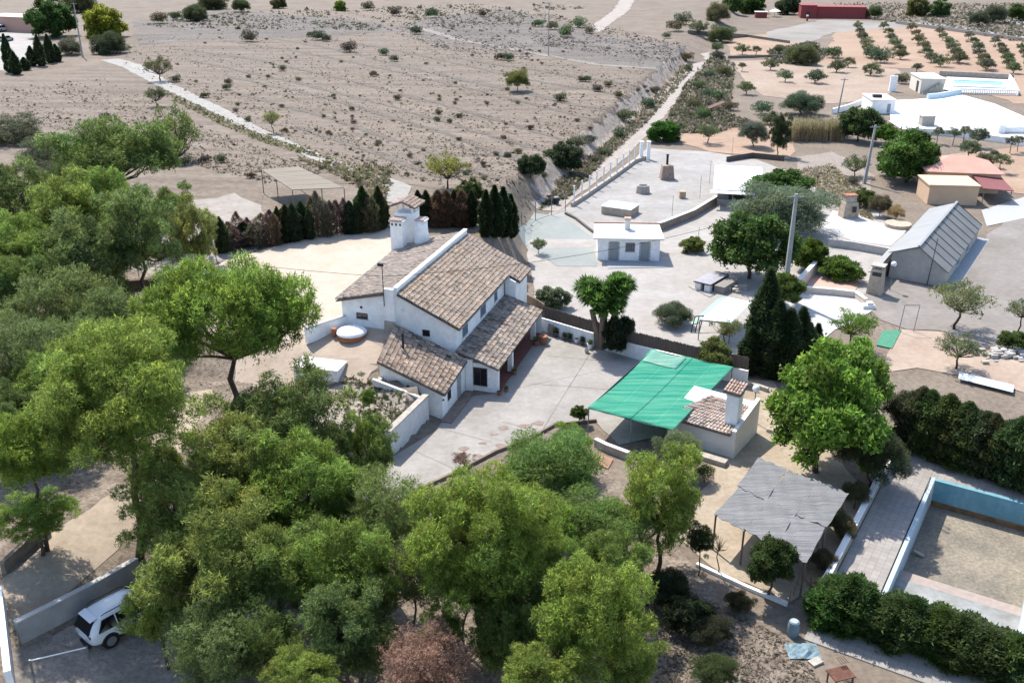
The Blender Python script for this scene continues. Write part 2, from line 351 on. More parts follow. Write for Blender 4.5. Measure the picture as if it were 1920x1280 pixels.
sheet('sandy_yard', [(1280, 812), (1300, 770), (1390, 712), (1450, 715), (1560, 850), (1640, 930), (1560, 1080), (1480, 1130), (1330, 1060), (1250, 985), (1340, 900), (1310, 860)], mat('garden_sand', (0.31, 0.245, 0.175), col2=(0.41, 0.34, 0.255), scale=0.6, fine=(3, 0.15)), 0.045, jit=0.15, seg=1)
# neighbour's side
strip('rocky_bank', [(1010, 372), (1062, 318), (1118, 268), (1160, 243), (1205, 195), (1245, 155), (1285, 112)], [3.0, 4.0, 4.2, 4.2, 4.4, 4.6, 4.6], ROCK, 0.055, jit=0.5, seg=1.5, step=0.9)
sheet('neighbour_yard', [(985, 455), (1030, 400), (1065, 388), (1215, 278), (1330, 285), (1420, 300), (1500, 330), (1560, 330), (1620, 380), (1700, 440), (1640, 560), (1500, 620), (1390, 706), (1250, 665), (1100, 615), (1010, 585)], PATIO, 0.03, jit=0.1, seg=2)
sheet('patio', [(1075, 395), (1215, 283), (1335, 292), (1345, 375), (1240, 432), (1150, 430), (1065, 400)], mat('upper_patio', (0.27, 0.25, 0.228), col2=(0.36, 0.345, 0.325), scale=0.16, fine=(0.8, 0.12)), 0.05, jit=0.05, seg=2)
sheet('games_court', [(968, 430), (1000, 398), (1060, 408), (1110, 445), (1120, 500), (1045, 500), (1000, 470)], GREENC, 0.06, jit=0.03, seg=2)
sheet('gravel_terrace', [(1535, 430), (1560, 395), (1610, 405), (1700, 432), (1670, 462), (1600, 452)], WGRAV, 0.06, jit=0.1, seg=2)
sheet('gravel_terrace', [(1450, 600), (1490, 548), (1610, 556), (1640, 580), (1590, 610), (1520, 640)], WGRAV, 0.06, jit=0.12, seg=1.5)
sheet('hardstanding', [(1610, 560), (1660, 520), (1770, 545), (1850, 440), (1920, 395), (2020, 400), (2020, 640), (1920, 660), (1840, 640), (1760, 620), (1700, 618), (1650, 600)], GREYG, 0.05, jit=0.15, seg=2)
sheet('gravel_terrace', [(1840, 395), (1920, 370), (1990, 380), (1920, 410), (1850, 425)], mat('light_slab', (0.40, 0.40, 0.39), var=0.08), 0.065, seg=3)
sheet('orchard_soil', [(1540, 120), (1570, 55), (1700, 48), (1990, 85), (2050, 200), (1900, 195), (1720, 130), (1680, 128)], ORCH, 0.05, jit=0.5, seg=4)
sheet('orchard_soil', [(1370, 115), (1540, 112), (1680, 130), (1700, 150), (1650, 185), (1560, 195), (1430, 180), (1400, 160)], BEIGE, 0.045, jit=0.5, seg=4)
sheet('orchard_soil', [(1360, 70), (1480, 62), (1540, 95), (1490, 112), (1370, 108)], ORCH, 0.045, jit=0.5, seg=4)
sheet('orchard_soil', [(1290, 240), (1400, 230), (1500, 250), (1480, 300), (1330, 285), (1280, 270)], ORCH, 0.055, jit=0.4, seg=3)
sheet('orchard_soil', [(1780, 290), (1990, 270), (1990, 370), (1880, 360), (1800, 330)], ORCH, 0.055, jit=0.4, seg=3)
sheet('orchard_soil', [(1650, 700), (1690, 618), (1760, 622), (1950, 665), (1990, 760), (1900, 730), (1800, 705), (1720, 690)], mat('pink_soil', (0.33, 0.245, 0.185), col2=(0.42, 0.335, 0.265), scale=0.3, fine=(2, 0.12)), 0.045, jit=0.15, seg=2)
sheet('dry_lot', [(1500, 330), (1490, 295), (1560, 285), (1640, 330), (1620, 385), (1560, 400)], mat('dry_lot', (0.235, 0.195, 0.16), col2=(0.31, 0.265, 0.225), scale=0.25, fine=(2, 0.2)), 0.055, jit=0.3, seg=2)
sheet('gravel_yard', [(1440, 60), (1540, 38), (1760, 45), (1700, 52), (1560, 62), (1520, 80), (1440, 78)], mat('far_gravel', (0.26, 0.235, 0.205), var=0.18, scale=0.08), 0.06, jit=0.6, seg=4)
strip('road', [(1700, 42), (1800, 52), (1920, 72), (2050, 95)], 5, mat('far_road', (0.30, 0.295, 0.285), var=0.1), 0.09, jit=0.1, seg=4)
strip('lane', [(1900, 38), (1960, 60)], 6, MATS['far_road'], 0.085)
sheet('sand_lane', [(20, 1188), (-40, 1120), (30, 1068), (90, 1005), (170, 955), (250, 900), (330, 740), (400, 730), (330, 880), (300, 950), (200, 1050), (130, 1110)], mat('sand_lane', (0.34, 0.27, 0.20), col2=(0.42, 0.345, 0.265), scale=0.7, fine=(3, 0.15)), 0.055, jit=0.12, seg=1, step=0.75)
sheet('driveway', [(20, 1225), (130, 1175), (260, 1120), (420, 1060), (520, 1110), (430, 1200), (340, 1300), (20, 1320)], mat('drive_gravel', (0.20, 0.175, 0.15), col2=(0.33, 0.29, 0.25), scale=0.8, fine=(4, 0.3), bump=0.5, bscale=8), 0.06, jit=0.1, seg=1, step=0.75)
sheet('far_yard', [(-60, 130), (-30, 40), (40, 44), (62, 50), (62, 118), (20, 135)], PATIO, 0.06, jit=0.3, seg=3)

JOINT = mat('joint_line', (.20, .185, .165), var=.2, scale=2)
def loc_quad(x0, y0, x1, y1, w=.05):
    d = Vector((x1 - x0, y1 - y0)).normalized(); n = Vector((-d.y, d.x)) * w / 2
    return [Vector((*from_loc(x0 + s * n.x, y0 + s * n.y), 0)) if e == 0 else Vector((*from_loc(x1 + s * n.x, y1 + s * n.y), 0)) for (e, s) in ((0, 1), (1, 1), (1, -1), (0, -1))]
for q in ((1.6, -4.4, 8.2, -5.2), (1.7, 2.2, 8.0, 3.0), (1.7, 7.6, 6.0, 8.0), (4.6, -10, 5.0, 9.0), (-2.2, -6.6, 1.8, -7.4), (-3.0, -10.0, 0.6, -11.5)): sheet('expansion_joint', None, JOINT, 0.06, jit=0.012, seg=1.2, world_pts=loc_quad(*q), step=0)

# ------------------------------------------------------------------ foliage generators
def leaf_tris(rng, P, Nn, size, elong, spread=0.7):
    n = len(P); r = rng.normal(size=(n, 3))
    a = Nn * (1 - spread) + r * spread; a /= np.linalg.norm(a, axis=1)[:, None] + 1e-9
    b = np.cross(a, rng.normal(size=(n, 3))); b /= np.linalg.norm(b, axis=1)[:, None] + 1e-9
    l = size * (0.6 + 0.8 * rng.random(n))[:, None]; w = l * elong
    v = np.stack([P - b * w * 0.5 - a * l * 0.3, P + b * w * 0.5 - a * l * 0.3, P + a * l * 0.7], 1).reshape(-1, 3)
    return v, np.arange(n * 3).reshape(n, 3)
def puff_cloud(rng, C, R, per, size, elong, spread, up=0.25, shell=0.55, flat=0.75, puffvar=0.16, leafvar=0.2, hue=0.08, low=-0.75, tuft=1, tsize=0.12):
    Ps, Ns, Ts = [], [], []
    for c, r in zip(C, R):
        k = max(2, int(per * (r / np.mean(R)) ** 2 / tuft)); d = rng.normal(size=(k * 2, 3)); d /= np.linalg.norm(d, axis=1)[:, None]
        d = d[d[:, 2] > low + 0.3 * rng.normal(size=len(d)) * 0.3][:k]; k = len(d)
        rad = shell + (1 - shell) * rng.random(k) ** 0.6; rad *= 1 + 0.22 * np.sin(d[:, 0] * 5 + c[0] * 3) * np.sin(d[:, 1] * 5 + c[1] * 3) * np.cos(d[:, 2] * 4)
        pos = c + d * rad[:, None] * r * np.array([1, 1, flat]); tv = np.ones(k)
        if tuft > 1:   # leaves radiate from shared twig ends
            d0 = d + np.array([0, 0, up]); tv = np.repeat(np.exp(rng.normal(size=k) * 0.30), tuft); pos = np.repeat(pos, tuft, 0); q = rng.normal(size=pos.shape); pos = pos + q * tsize * 0.55; d = np.repeat(d0, tuft, 0) * 0.7 + q * 0.6; k = len(pos)
        Ps.append(pos); Ns.append(d + (0 if tuft > 1 else np.array([0, 0, up])))
        pt = 1 + rng.normal() * puffvar; h = rng.normal() * hue
        lv = pt * tv * np.exp(rng.normal(size=k) * leafvar); Ts.append(np.stack([lv * (1 + h), lv, lv * (1 - h)], 1))
    P_ = np.concatenate(Ps); N_ = np.concatenate(Ns); N_ /= np.linalg.norm(N_, axis=1)[:, None] + 1e-9; T_ = np.clip(np.concatenate(Ts), 0.3, 2.0)
    v, f = leaf_tris(rng, P_, N_, size, elong, spread)
    return v, f, np.repeat(T_, 3, 0)
VAR = {}
def make_variant(key, seed, R=3.6, Rz=2.6, puffs=34, pr=(0.24, 0.36), per=800, size=0.3, elong=0.32, spread=0.55, low=-0.3, hollow=0.62, up=0.35, flat=0.75,
                 trunk=0.17, limbs=10, forked=False, shell=0.55, bend=0.12, puffvar=0.13, hue=0.04, leafvar=0.22, bark=None, tuft=1, tsize=0.14):
    """crown mesh and branches mesh centred on the crown, trunk mesh of unit height"""
    rng = np.random.default_rng(seed); C = []; Rr = []
    ga = rng.random() * 6
    for i in range(puffs):
        t = (i + 0.5) / puffs; cz = 1 - (1 - low) * t; th = ga + i * 2.39996 + rng.normal() * 0.3; s = math.sqrt(max(0.02, 1 - cz * cz))
        f = hollow + (0.95 - hollow) * rng.random(); f *= 1 + 0.14 * math.sin(th * 2 + seed) + 0.07 * rng.normal()
        C.append((R * f * s * math.cos(th), R * f * s * math.sin(th), Rz * f * cz)); Rr.append(R * (pr[0] + (pr[1] - pr[0]) * rng.random()))
    C = np.array(C); v, f, t = puff_cloud(rng, C, Rr, per, size, elong, spread, up=up, shell=shell, flat=flat, puffvar=puffvar, hue=hue, leafvar=leafvar, tuft=tuft, tsize=tsize)
    crown = mesh_np('crown', v, f, LEAF, t)
    b = MB(); fork = Vector((bend * R * rng.normal() * 0.6, bend * R * rng.normal() * 0.6, -Rz * 0.55))
    order = rng.permutation(puffs)[:limbs]
    for i in order:
        e = Vector(C[i]); m = fork.lerp(e, 0.5) + Vector((rng.normal() * 0.12 * R, rng.normal() * 0.12 * R, (-0.10 if R < 5 else 0.02) * R + rng.normal() * 0.05 * R))
        b.path([fork, m, e], [trunk * 0.55, trunk * 0.33, trunk * 0.10], 5, False)
        for q in range(2):
            e2 = Vector(C[rng.integers(puffs)]); 
            if R < 5 and (e2 - m).length < R * 1.0: b.path([m, m.lerp(e2, 0.55) + Vector((0, 0, -0.05 * R)), e2], [trunk * 0.22, trunk * 0.14, trunk * 0.05], 4, False)
    bo = b.build('branches', bark or BARK, thing('tmp', None, None, (0, 0, 0)), True); br = bo.data
    par = bo.parent; bpy.data.objects.remove(bo); bpy.data.objects.remove(par)
    VAR[key] = (crown, br, fork, R, trunk, seed, bark or BARK)
def tree(name, label, cat, p, key, rx, hc, col, group=None, rz=None, zs=1.0, gz=None, lean=0.0, bare=False):
    """p: ground point under the crown; rx crown radius; hc crown centre height"""
    crown, br, fork, R, trk, seed, bark = VAR[key]; s = rx / R
    if rz is None: rz = random.random() * 6.28
    t = thing(name, label, cat, p, rz, group)
    if not bare:
        c = link('crown', crown, t, (lean, 0, hc)); c.scale = (s, s, s * zs); c.color = (*col, 1)
    b = link('branches', br, t, (lean, 0, hc)); b.scale = (s, s, s * zs)
    f = Vector((fork.x * s + lean, fork.y * s, fork.z * s * zs + hc)); r0 = trk * s
    key2 = (seed, round(hc, 1), round(s, 2), round(lean, 1), round(zs, 2))
    rg = random.Random(seed); pts = [(0, 0, -0.3)]; rs = [r0 * 1.25]
    for q in (0.25, 0.5, 0.75): pts.append((f.x * q + rg.uniform(-1, 1) * 0.05 * hc * (0.5 if q > 0.6 else 1), f.y * q + rg.uniform(-1, 1) * 0.05 * hc, f.z * q)); rs.append(r0 * (1.1 - 0.35 * q))
    pts.append(tuple(f)); rs.append(r0 * 0.62)
    MB().path(pts, rs, 7).build('trunk', bark, t, smooth=True)
    return t

for i in range(5):
    make_variant(f'pine{i}', 11 + i, R=3.6, Rz=3.5 - 0.2 * (i % 3), puffs=66 + 8 * (i % 3), per=640, size=0.215, elong=0.27, spread=0.5, low=-0.85, hollow=0.45, pr=(0.15, 0.27), trunk=0.17, limbs=16, shell=0.4, puffvar=0.14, tuft=9, tsize=0.17)
make_variant('pinebig', 31, R=5.4, Rz=3.4, puffs=74, per=1500, size=0.22, elong=0.28, spread=0.45, low=-0.22, hollow=0.55, pr=(0.15, 0.25), trunk=0.24, limbs=22, puffvar=0.14, tuft=9, tsize=0.18)
make_variant('pinebig2', 37, R=5.4, Rz=4.6, puffs=120, per=1000, size=0.22, elong=0.27, spread=0.5, low=-0.75, hollow=0.45, pr=(0.14, 0.24), trunk=0.25, limbs=24, puffvar=0.14, tuft=9, tsize=0.18)
for i in range(2):
    make_variant(f'pinethin{i}', 41 + i, R=3.4, Rz=3.0, puffs=60, per=420, size=0.22, elong=0.24, spread=0.7, low=-0.85, hollow=0.35, pr=(0.2, 0.34), trunk=0.13, limbs=16, shell=0.25, tuft=7, tsize=0.16)
make_variant('umbrella', 51, R=6.2, Rz=3.6, puffs=60, per=1000, size=0.27, elong=0.30, low=-0.15, hollow=0.66, pr=(0.17, 0.26), trunk=0.22, limbs=18, tuft=8, tsize=0.2)
for i in range(2):
    make_variant(f'broad{i}', 61 + i, R=3.2, Rz=3.0, puffs=50, per=520, size=0.27, elong=0.6, spread=0.75, low=-0.6, hollow=0.4, pr=(0.2, 0.34), trunk=0.16, limbs=14, shell=0.3, puffvar=0.15, tuft=5, tsize=0.2)
for i in range(2):
    make_variant(f'feather{i}', 71 + i, R=3.6, Rz=2.7, puffs=44, per=620, size=0.34, elong=0.18, spread=0.8, low=-0.5, hollow=0.4, pr=(0.24, 0.38), trunk=0.13, limbs=12, shell=0.25, up=-0.5, puffvar=0.10)
for i in range(3):
    make_variant(f'olive{i}', 81 + i, R=1.6, Rz=1.25, puffs=18, per=95, size=0.28, elong=0.34, spread=0.8, low=-0.4, hollow=0.45, pr=(0.24, 0.40), trunk=0.10, limbs=8, shell=0.3)
for i in range(2):
    make_variant(f'airy{i}', 91 + i, R=2.4, Rz=1.8, puffs=30, per=85, size=0.26, elong=0.34, spread=0.85, low=-0.1, hollow=0.4, pr=(0.20, 0.34), trunk=0.11, limbs=22, shell=0.1)
for i in range(3):
    make_variant(f'bush{i}', 101 + i, R=1.0, Rz=0.75, puffs=12, per=120, size=0.17, elong=0.42, spread=0.75, low=-0.2, hollow=0.3, pr=(0.36, 0.55), trunk=0.05, limbs=4, shell=0.4)
def column_variant(key, seed, R, Hh, n, size, taper=1.0, tufts=0.25, elong=0.35):
    rng = np.random.default_rng(seed); z = rng.random(n) ** 0.9; th = rng.random(n) * 6.283
    prof = np.clip(np.minimum((1 - z) * 2.4 * taper + 0.04, 1), 0, 1) * np.clip(z * 5 + 0.55, 0, 1)
    lump = 1 + tufts * np.sin(th * 3 + z * 9 + seed) * np.cos(th * 2 - z * 14) + 0.10 * rng.normal(size=n)
    r = R * prof * lump * (0.62 + 0.38 * rng.random(n) ** 0.5)
    P_ = np.stack([r * np.cos(th), r * np.sin(th), z * Hh], 1); N_ = np.stack([np.cos(th) * 0.5, np.sin(th) * 0.5, np.full(n, 0.85)], 1)
    N_ /= np.linalg.norm(N_, axis=1)[:, None]
    v, f = leaf_tris(rng, P_, N_, size, elong, 0.35); tt = np.exp(rng.normal(size=(n, 1)) * 0.25); VAR[key] = mesh_np('foliage', v, f, LEAF, np.repeat(tt, 3, 0))
column_variant('cyp0', 3, 0.9, 8.0, 9000, 0.34, 1.0); column_variant('cyp1', 4, 1.1, 4.6, 8000, 0.32, 1.2, 0.3); column_variant('cyp2', 6, 0.8, 3.6, 5000, 0.30, 1.3, 0.3)
column_variant('dead0', 8, 1.0, 3.8, 2600, 0.30, 1.5, 0.4, 0.22); column_variant('dead1', 9, 1.0, 4.4, 3200, 0.28, 1.3, 0.45, 0.22)
column_variant('thuja', 5, 1.0, 3.6, 11000, 0.24, 1.5, 0.35, 0.5)
def column(name, label, cat, p, key, sx, sz, col, group=None):
    t = thing(name, label, cat, p, random.random() * 6.28, group)
    f = link('foliage', VAR[key], t); f.scale = (sx, sx, sz); f.color = (*col, 1)
    MB().tube((0, 0, -0.2), (0, 0, 1.2 * sz), 0.09, 0.07, 6).build('trunk', BARK, t)
    return t
def bush(label, p, r, col, group=None, zs=1.0, name='bush', cat='bush'):
    k = random.randrange(3); crown, br, fork, R, trk, sdd, bk = VAR[f'bush{k}']
    o = link(name, crown, None, (p[0], p[1], p[2] + 0.42 * r * zs)); o.scale = (r, r, r * zs); o.rotation_euler = (0, 0, random.random() * 6.28); o.color = (*col, 1)
    return tag(o, label, cat, group)

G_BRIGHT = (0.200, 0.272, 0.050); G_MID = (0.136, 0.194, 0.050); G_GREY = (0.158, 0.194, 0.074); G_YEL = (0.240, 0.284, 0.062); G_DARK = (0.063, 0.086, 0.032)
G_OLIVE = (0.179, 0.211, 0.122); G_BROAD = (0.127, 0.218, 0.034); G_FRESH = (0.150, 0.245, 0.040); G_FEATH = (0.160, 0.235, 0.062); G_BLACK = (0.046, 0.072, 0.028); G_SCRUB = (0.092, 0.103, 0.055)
COLK = 1.0

# ------------------------------------------------------------------ the main house (local frame: x towards the court, y away from the camera)
house = thing('country_house', 'long whitewashed country house with weathered clay tile roofs, porch and white chimneys', 'house', (HO[0], HO[1], 0), HA - math.pi / 2)
WZ = lambda x, y: 3.36 + (-3.4 - x) * 0.235 if False else 0
ridge_x, ridge_z = -8.0, 7.30
eR_x, eR_z = -3.05, 5.02
eL_x, eL_z = -13.0, 6.22
def roofR(x): return eR_z + (eR_x - x) * (ridge_z - eR_z) / (eR_x - ridge_x)
# walls of the main block as one body with a gabled outline, front face at y = 0
mw = MB()
def gable_body(mb, xs, ztop, y0, y1, z0):
    n = len(xs); vs = []
    for y in (y0, y1):
        vs += [(x, y, z0) for x in xs] + [(x, y, z) for x, z in zip(xs, ztop)]
    fs = []
    for k in range(n - 1):
        a = k; fs.append((a, a + 1, n + a + 1, n + a)); b = 2 * n; fs.append((b + a + 1, b + a, b + n + a, b + n + a + 1))
        fs.append((n + a, n + a + 1, b + n + a + 1, b + n + a)); fs.append((a + 1, a, b + a, b + a + 1))
    fs.append((0, n, 3 * n, 2 * n)); fs.append((n - 1, 2 * n + n - 1, 3 * n + n - 1, 2 * n - 1))
    mb.add(vs, fs)
gable_body(mw, [-12.75, -8.05, -3.35], [6.22 - 0.10, 7.30 - 0.16, roofR(-3.35) - 0.16], 0, 12.1, -0.5)
gable_body(mw, [-12.7, -8.05, -2.35], [6.20 - 0.10, 7.26 - 0.2, roofR(-2.35) - 0.2], 12.105, 15.6, -0.5)
mw.build('wall', WHITE, house)
par = MB(); par.box(-8.28, -8.0, -0.08, 15.7, 6.6, 7.66); par.build('ridge_parapet', WHITE, house)
MB().box(-8.32, -7.96, -0.12, 15.75, 7.662, 7.72).build('parapet_coping', CAP, house)
bt = MB(); bt.box(-9.0, -8.24, -0.28, -0.002, 3.0, 7.58); bt.build('buttress', WHITE, house)
MB().box(-9.08, -8.16, -0.36, -0.285, 3.6, 5.0).build('buttress_plinth', STONE, house)
# main roofs
roof = MB(); roof.slab([(eR_x, -0.25, eR_z - 0.10), (eR_x, 12.3, eR_z - 0.10), (-7.99, 12.3, ridge_z - 0.10), (-7.99, -0.25, ridge_z - 0.10)], 0.08)
rf = roof.build('roof', TILED, house, local=True)
tile_roof(house, [(eR_x, -0.25, eR_z), (eR_x, 12.25, eR_z), (-7.99, 12.25, ridge_z), (-7.99, -0.25, ridge_z)], seed=1, base=(1.06, 1.0, 0.92), bed=False)
rb = MB().slab([(-2.05, 12.32, roofR(-2.05) - 0.16), (-2.05, 15.8, roofR(-2.05) - 0.16), (-7.99, 15.8, ridge_z - 0.16), (-7.99, 12.32, ridge_z - 0.16)], 0.08); rb.build('roof', TILED, house)
tile_roof(house, [(-2.05, 12.35, roofR(-2.05) - 0.06), (-2.05, 15.75, roofR(-2.05) - 0.06), (-7.99, 15.75, ridge_z - 0.06), (-7.99, 12.35, ridge_z - 0.06)], seed=2, base=(1.0, 0.95, 0.9), bed=False)
lf = MB().slab([(eL_x - 0.15, -0.2, eL_z - 0.10), (eL_x - 1.0, 15.7, eL_z - 0.28), (-8.28, 15.7, ridge_z - 0.02), (-8.28, -0.2, ridge_z - 0.02)], 0.08); lf.build('roof', TILED, house)
tile_roof(house, [(eL_x - 1.0, 15.65, eL_z - 0.18), (eL_x - 0.15, -0.2, eL_z), (-8.29, -0.2, ridge_z + 0.08), (-8.29, 15.65, ridge_z + 0.08)], seed=3, base=(1.02, 1.0, 0.98), bed=False)
# gutter along the right eave
MB().path([(eR_x + 0.05, -0.25, eR_z - 0.12), (eR_x + 0.05, 12.3, eR_z - 0.12)], [0.06, 0.06], 6).build('gutter', METAL, house)
MB().path([(-3.28, 11.9, eR_z - 0.2), (-3.28, 11.9, 3.3)], [0.05, 0.05], 6).build('downpipe', METAL, house)
def window(parent, x0, x1, z0, z1, y, axis='y', out=-1, frame=WOOD, bars=0, pane=GLASS, depth=0.12, sill=True):
    """frame proud of the wall by 2 cm, dark pane set back inside it; axis is the wall normal"""
    w = 0.07; fr = MB()
    def bx(mb, a0, a1, b0, b1, d0, d1):
        lo, hi = sorted((y + out * d0, y + out * d1))
        if axis == 'y': mb.box(a0, a1, lo, hi, b0, b1)
        else: mb.box(lo, hi, a0, a1, b0, b1)
    bx(fr, x0, x1, z1 - w, z1, -0.02, 0.03); bx(fr, x0, x1, z0, z0 + w, -0.02, 0.03)
    bx(fr, x0, x0 + w, z0 + w, z1 - w, -0.02, 0.03); bx(fr, x1 - w, x1, z0 + w, z1 - w, -0.02, 0.03)
    for k in range(bars):
        c = x0 + (x1 - x0) * (k + 1) / (bars + 1); bx(fr, c - 0.02, c + 0.02, z0 + w, z1 - w, 0.0, 0.025)
    f = fr.build('window', frame, parent)
    p = MB(); bx(p, x0 + w, x1 - w, z0 + w, z1 - w, 0.003, 0.010); p.build('pane', pane, f)
    if sill:
        s = MB(); bx(s, x0 - 0.06, x1 + 0.06, z0 - 0.07, z0 - 0.003, -0.02, 0.09); s.build('sill', CAP, f)
    return f
window(house, -11.55, -10.6, 4.78, 5.28, 0.0, frame=mat('brown_frame', (0.10, 0.06, 0.04)), bars=1)
window(house, -6.1, -5.5, 4.0, 4.52, 0.0, frame=mat('black_frame', (0.03, 0.03, 0.03)))
MB().tube((-11.1, -0.03, 5.75), (-11.1, 0.02, 5.75), 0.11, 0.11, 10).build('vent', DARKM, house)
MB().box(-7.75, -7.5, -0.03, 0.01, 5.75, 6.05).build('meter_box', CAP, house)
BLUEG = mat('sky_pane', (0.10, 0.16, 0.22), var=0.2, rough=0.15, spec=0.5)
for (a, b) in ((1.3, 2.5), (5.6, 6.9), (9.2, 10.0)):
    window(house, a, b, 3.62, 4.55, -3.35, axis='x', out=1, frame=METAL, bars=1, pane=BLUEG, sill=True)
# lean-to porch roof and wing roof
def pz(x): return 2.10 + (0.03 - x) * 0.335
tile_roof(house, [(0.05, -0.35, 2.12), (0.05, 12.2, 2.12), (-3.34, 12.2, pz(-3.34) + 0.02), (-3.34, -0.35, pz(-3.34) + 0.02)], seed=4, base=(0.94, 0.93, 0.92), wear=0.24)
def wz(x, y): return 2.10 + (-2.47 - x) * 0.375 + (y + 5.2) * 0.115
wc = [(-2.4, -5.35, wz(-2.4, -5.35)), (-2.4, -0.42, wz(-2.4, -0.42)), (-8.3, -0.05, wz(-8.3, -0.05) - 0.2), (-7.5, -5.35, wz(-7.5, -5.35))]
tile_roof(house, wc, seed=5, base=(1.05, 0.97, 0.90), wear=0.26, big=1.25)
ww = MB()   # wing walls
ww.prism([(-7.4, -5.15), (-2.62, -5.15), (-2.62, -0.30), (-7.4, -0.05)], -0.4, [wz(-7.4, -5.15) - 0.16, wz(-2.62, -5.15) - 0.16, wz(-2.62, -0.3) - 0.16, wz(-7.4, -0.05) - 0.22])
ww.build('wing_wall', WHITE, house)
MB().path([(-2.36, -5.3, wz(-2.4, -5.3) - 0.1), (-2.36, -0.5, wz(-2.4, -0.5) - 0.1)], [0.05, 0.05], 6).build('gutter', METAL, house)
window(house, -4.1, -3.45, 0.95, 1.65, -2.62, axis='x', out=1, frame=mat('black_frame', (0.03, 0.03, 0.03)), bars=1)
dr = MB().box(-2.63, -2.585, -2.1, -1.3, 0.02, 1.95).build('door', mat('grey_door', (0.33, 0.33, 0.33)), house)
MB().tube((-2.60, -2.0, 1.0), (-2.50, -2.0, 1.0), 0.025, 0.025, 6).build('handle', METAL, dr)
MB().tube((-2.50, -5.2, 1.6), (-2.50, -5.36, 1.62), 0.07, 0.05, 8).build('wall_lamp', DARKM, house)
MB().box(-5.3, -5.15, -5.24, -5.14, 2.2, 2.36).build('wall_lamp', DARKM, house)
st = MB(); st.tube((-6.6, -2.6, wz(-6.6, -2.6) - 0.1), (-6.6, -2.6, wz(-6.6, -2.6) + 1.15), 0.085, 0.085, 8); st.lathe((-6.6, -2.6, wz(-6.6, -2.6) + 1.15), [(0.13, 0), (0.13, 0.06), (0.02, 0.16)], 10)
st.build('stove_pipe', DARKM, house)
# entrance front and porch
en = MB(); en.prism([(-2.60, -0.28), (-2.06, -0.20), (-2.06, 0.06), (-2.60, -0.0)], 0, [2.62, 2.60, 2.62, 2.66])
en.box(-2.055, -0.92, -0.02, 0.14, 0, 0.42); en.box(-2.055, -0.92, -0.02, 0.14, 1.95, 2.30)
en.prism([(-0.917, -0.05), (-0.06, -0.05), (-0.06, 0.30), (-0.917, 0.30)], 0, [2.30, 2.02, 2.02, 2.30])
en.build('entrance_wall', WHITE, house)
window(house, -2.05, -0.925, 0.43, 1.94, -0.02, frame=mat('brown_frame', (0.10, 0.06, 0.04)), bars=1)
MB().box(-3.34, 0.02, 0.142, 11.9, -0.05, 0.12).build('porch_floor', REDFLOOR, house)
MB().box(-3.345, -3.30, 0.15, 11.9, 0.122, 3.0).build('porch_back_wall', mat('porch_red_render', (0.22, 0.09, 0.075), var=0.15), house)  # one even dark red-brown across the porch back
MB().path([(0.0, 0.1, 2.00), (0.0, 12.0, 2.00)], [0.07, 0.07], 4).build('porch_beam', WOOD, house)
for y in (3.7, 10.3):
    MB().box(-0.48, -0.10, y, y + 0.38, 0.122, 2.06).build('porch_pillar', WHITE, house)
MB().box(-0.5, 0.0, 11.95, 12.15, -0.05, 2.04).build('porch_pillar', WHITE, house)
# chimneys at the rear left
def holes_cap(parent, x, y, z, w, d, name='chimney_cap'):
    c = MB(); c.box(x - w / 2 - 0.09, x + w / 2 + 0.09, y - d / 2 - 0.09, y + d / 2 + 0.09, z - 0.12, z); 
    cap = c.build(name, CAP, parent)
    v = MB()
    for k in range(3): v.box(x - w / 2 + w * (k + 0.3) / 3, x - w / 2 + w * (k + 0.72) / 3, y - d / 2 - 0.012, y - d / 2 + 0.02, z - 0.45, z - 0.24)
    v.build('vent_holes', DARKM, cap)
    t = MB()
    for k in range(5):
        xx = x - w / 2 + w * (k + 0.5) / 5; t.tube((xx, y - d / 2 - 0.16, z + 0.03), (xx, y + d / 2 + 0.16, z + 0.03), w / 10 * 0.95, None, 8)
    t.build('cap_tiles', TILE0, cap)
TILE0 = mat('pale_clay', (0.40, 0.33, 0.285), var=0.2, scale=6)
def chim(x, y, w, d, z0, z1):
    c = MB().box(x - w / 2, x + w / 2, y - d / 2, y + d / 2, z0, z1).build('chimney', WHITE, house); holes_cap(c, x, y, z1 + 0.12, w, d); return c
chim(-13.55, 13.2, 1.15, 0.9, 0.5, 8.7)
rc = MB(); rc.lathe((-11.7, 14.1, 5.9), [(0.72, 0), (0.68, 1.0), (0.56, 2.0), (0.55, 2.75)], 14); rcc = rc.build('chimney', WHITE, house, smooth=True); holes_cap(rcc, -11.7, 14.1, 8.75, 0.85, 0.85)
tw = MB(); tw.box(-14.3, -12.6, 14.3, 15.9, 0.5, 9.1)
for (px_, py_) in ((-14.2, 14.4), (-12.75, 14.4), (-14.2, 15.75), (-12.75, 15.75)): tw.box(px_, px_ + 0.15, py_, py_ + 0.15, 9.1, 9.75)
tower = tw.build('chimney_tower', WHITE, house)
tile_roof(tower, [(-14.65, 13.9, 9.75), (-14.65, 16.3, 9.75), (-13.4, 16.3, 10.25), (-13.4, 13.9, 10.25)], seed=8, base=(1.1, 1.0, 0.95))
tile_roof(tower, [(-12.2, 16.3, 9.75), (-12.2, 13.9, 9.75), (-13.42, 13.9, 10.25), (-13.42, 16.3, 10.25)], seed=9, base=(1.1, 1.0, 0.95))
for o in [c for c in tower.children if c.name.startswith('roof_tiles')]: o.name = 'cap_tiles'
an = MB(); an.tube((-9.0, -0.35, 6.2), (-9.0, -0.35, 9.5), 0.035, 0.03, 6); an.box(-9.35, -8.9, -0.42, -0.28, 9.4, 9.62)
tag(an.build('antenna_mast', DARKM, house), None)
def hw(x, y, z=0): X, Y = from_loc(x, y); return Vector((X, Y, z))

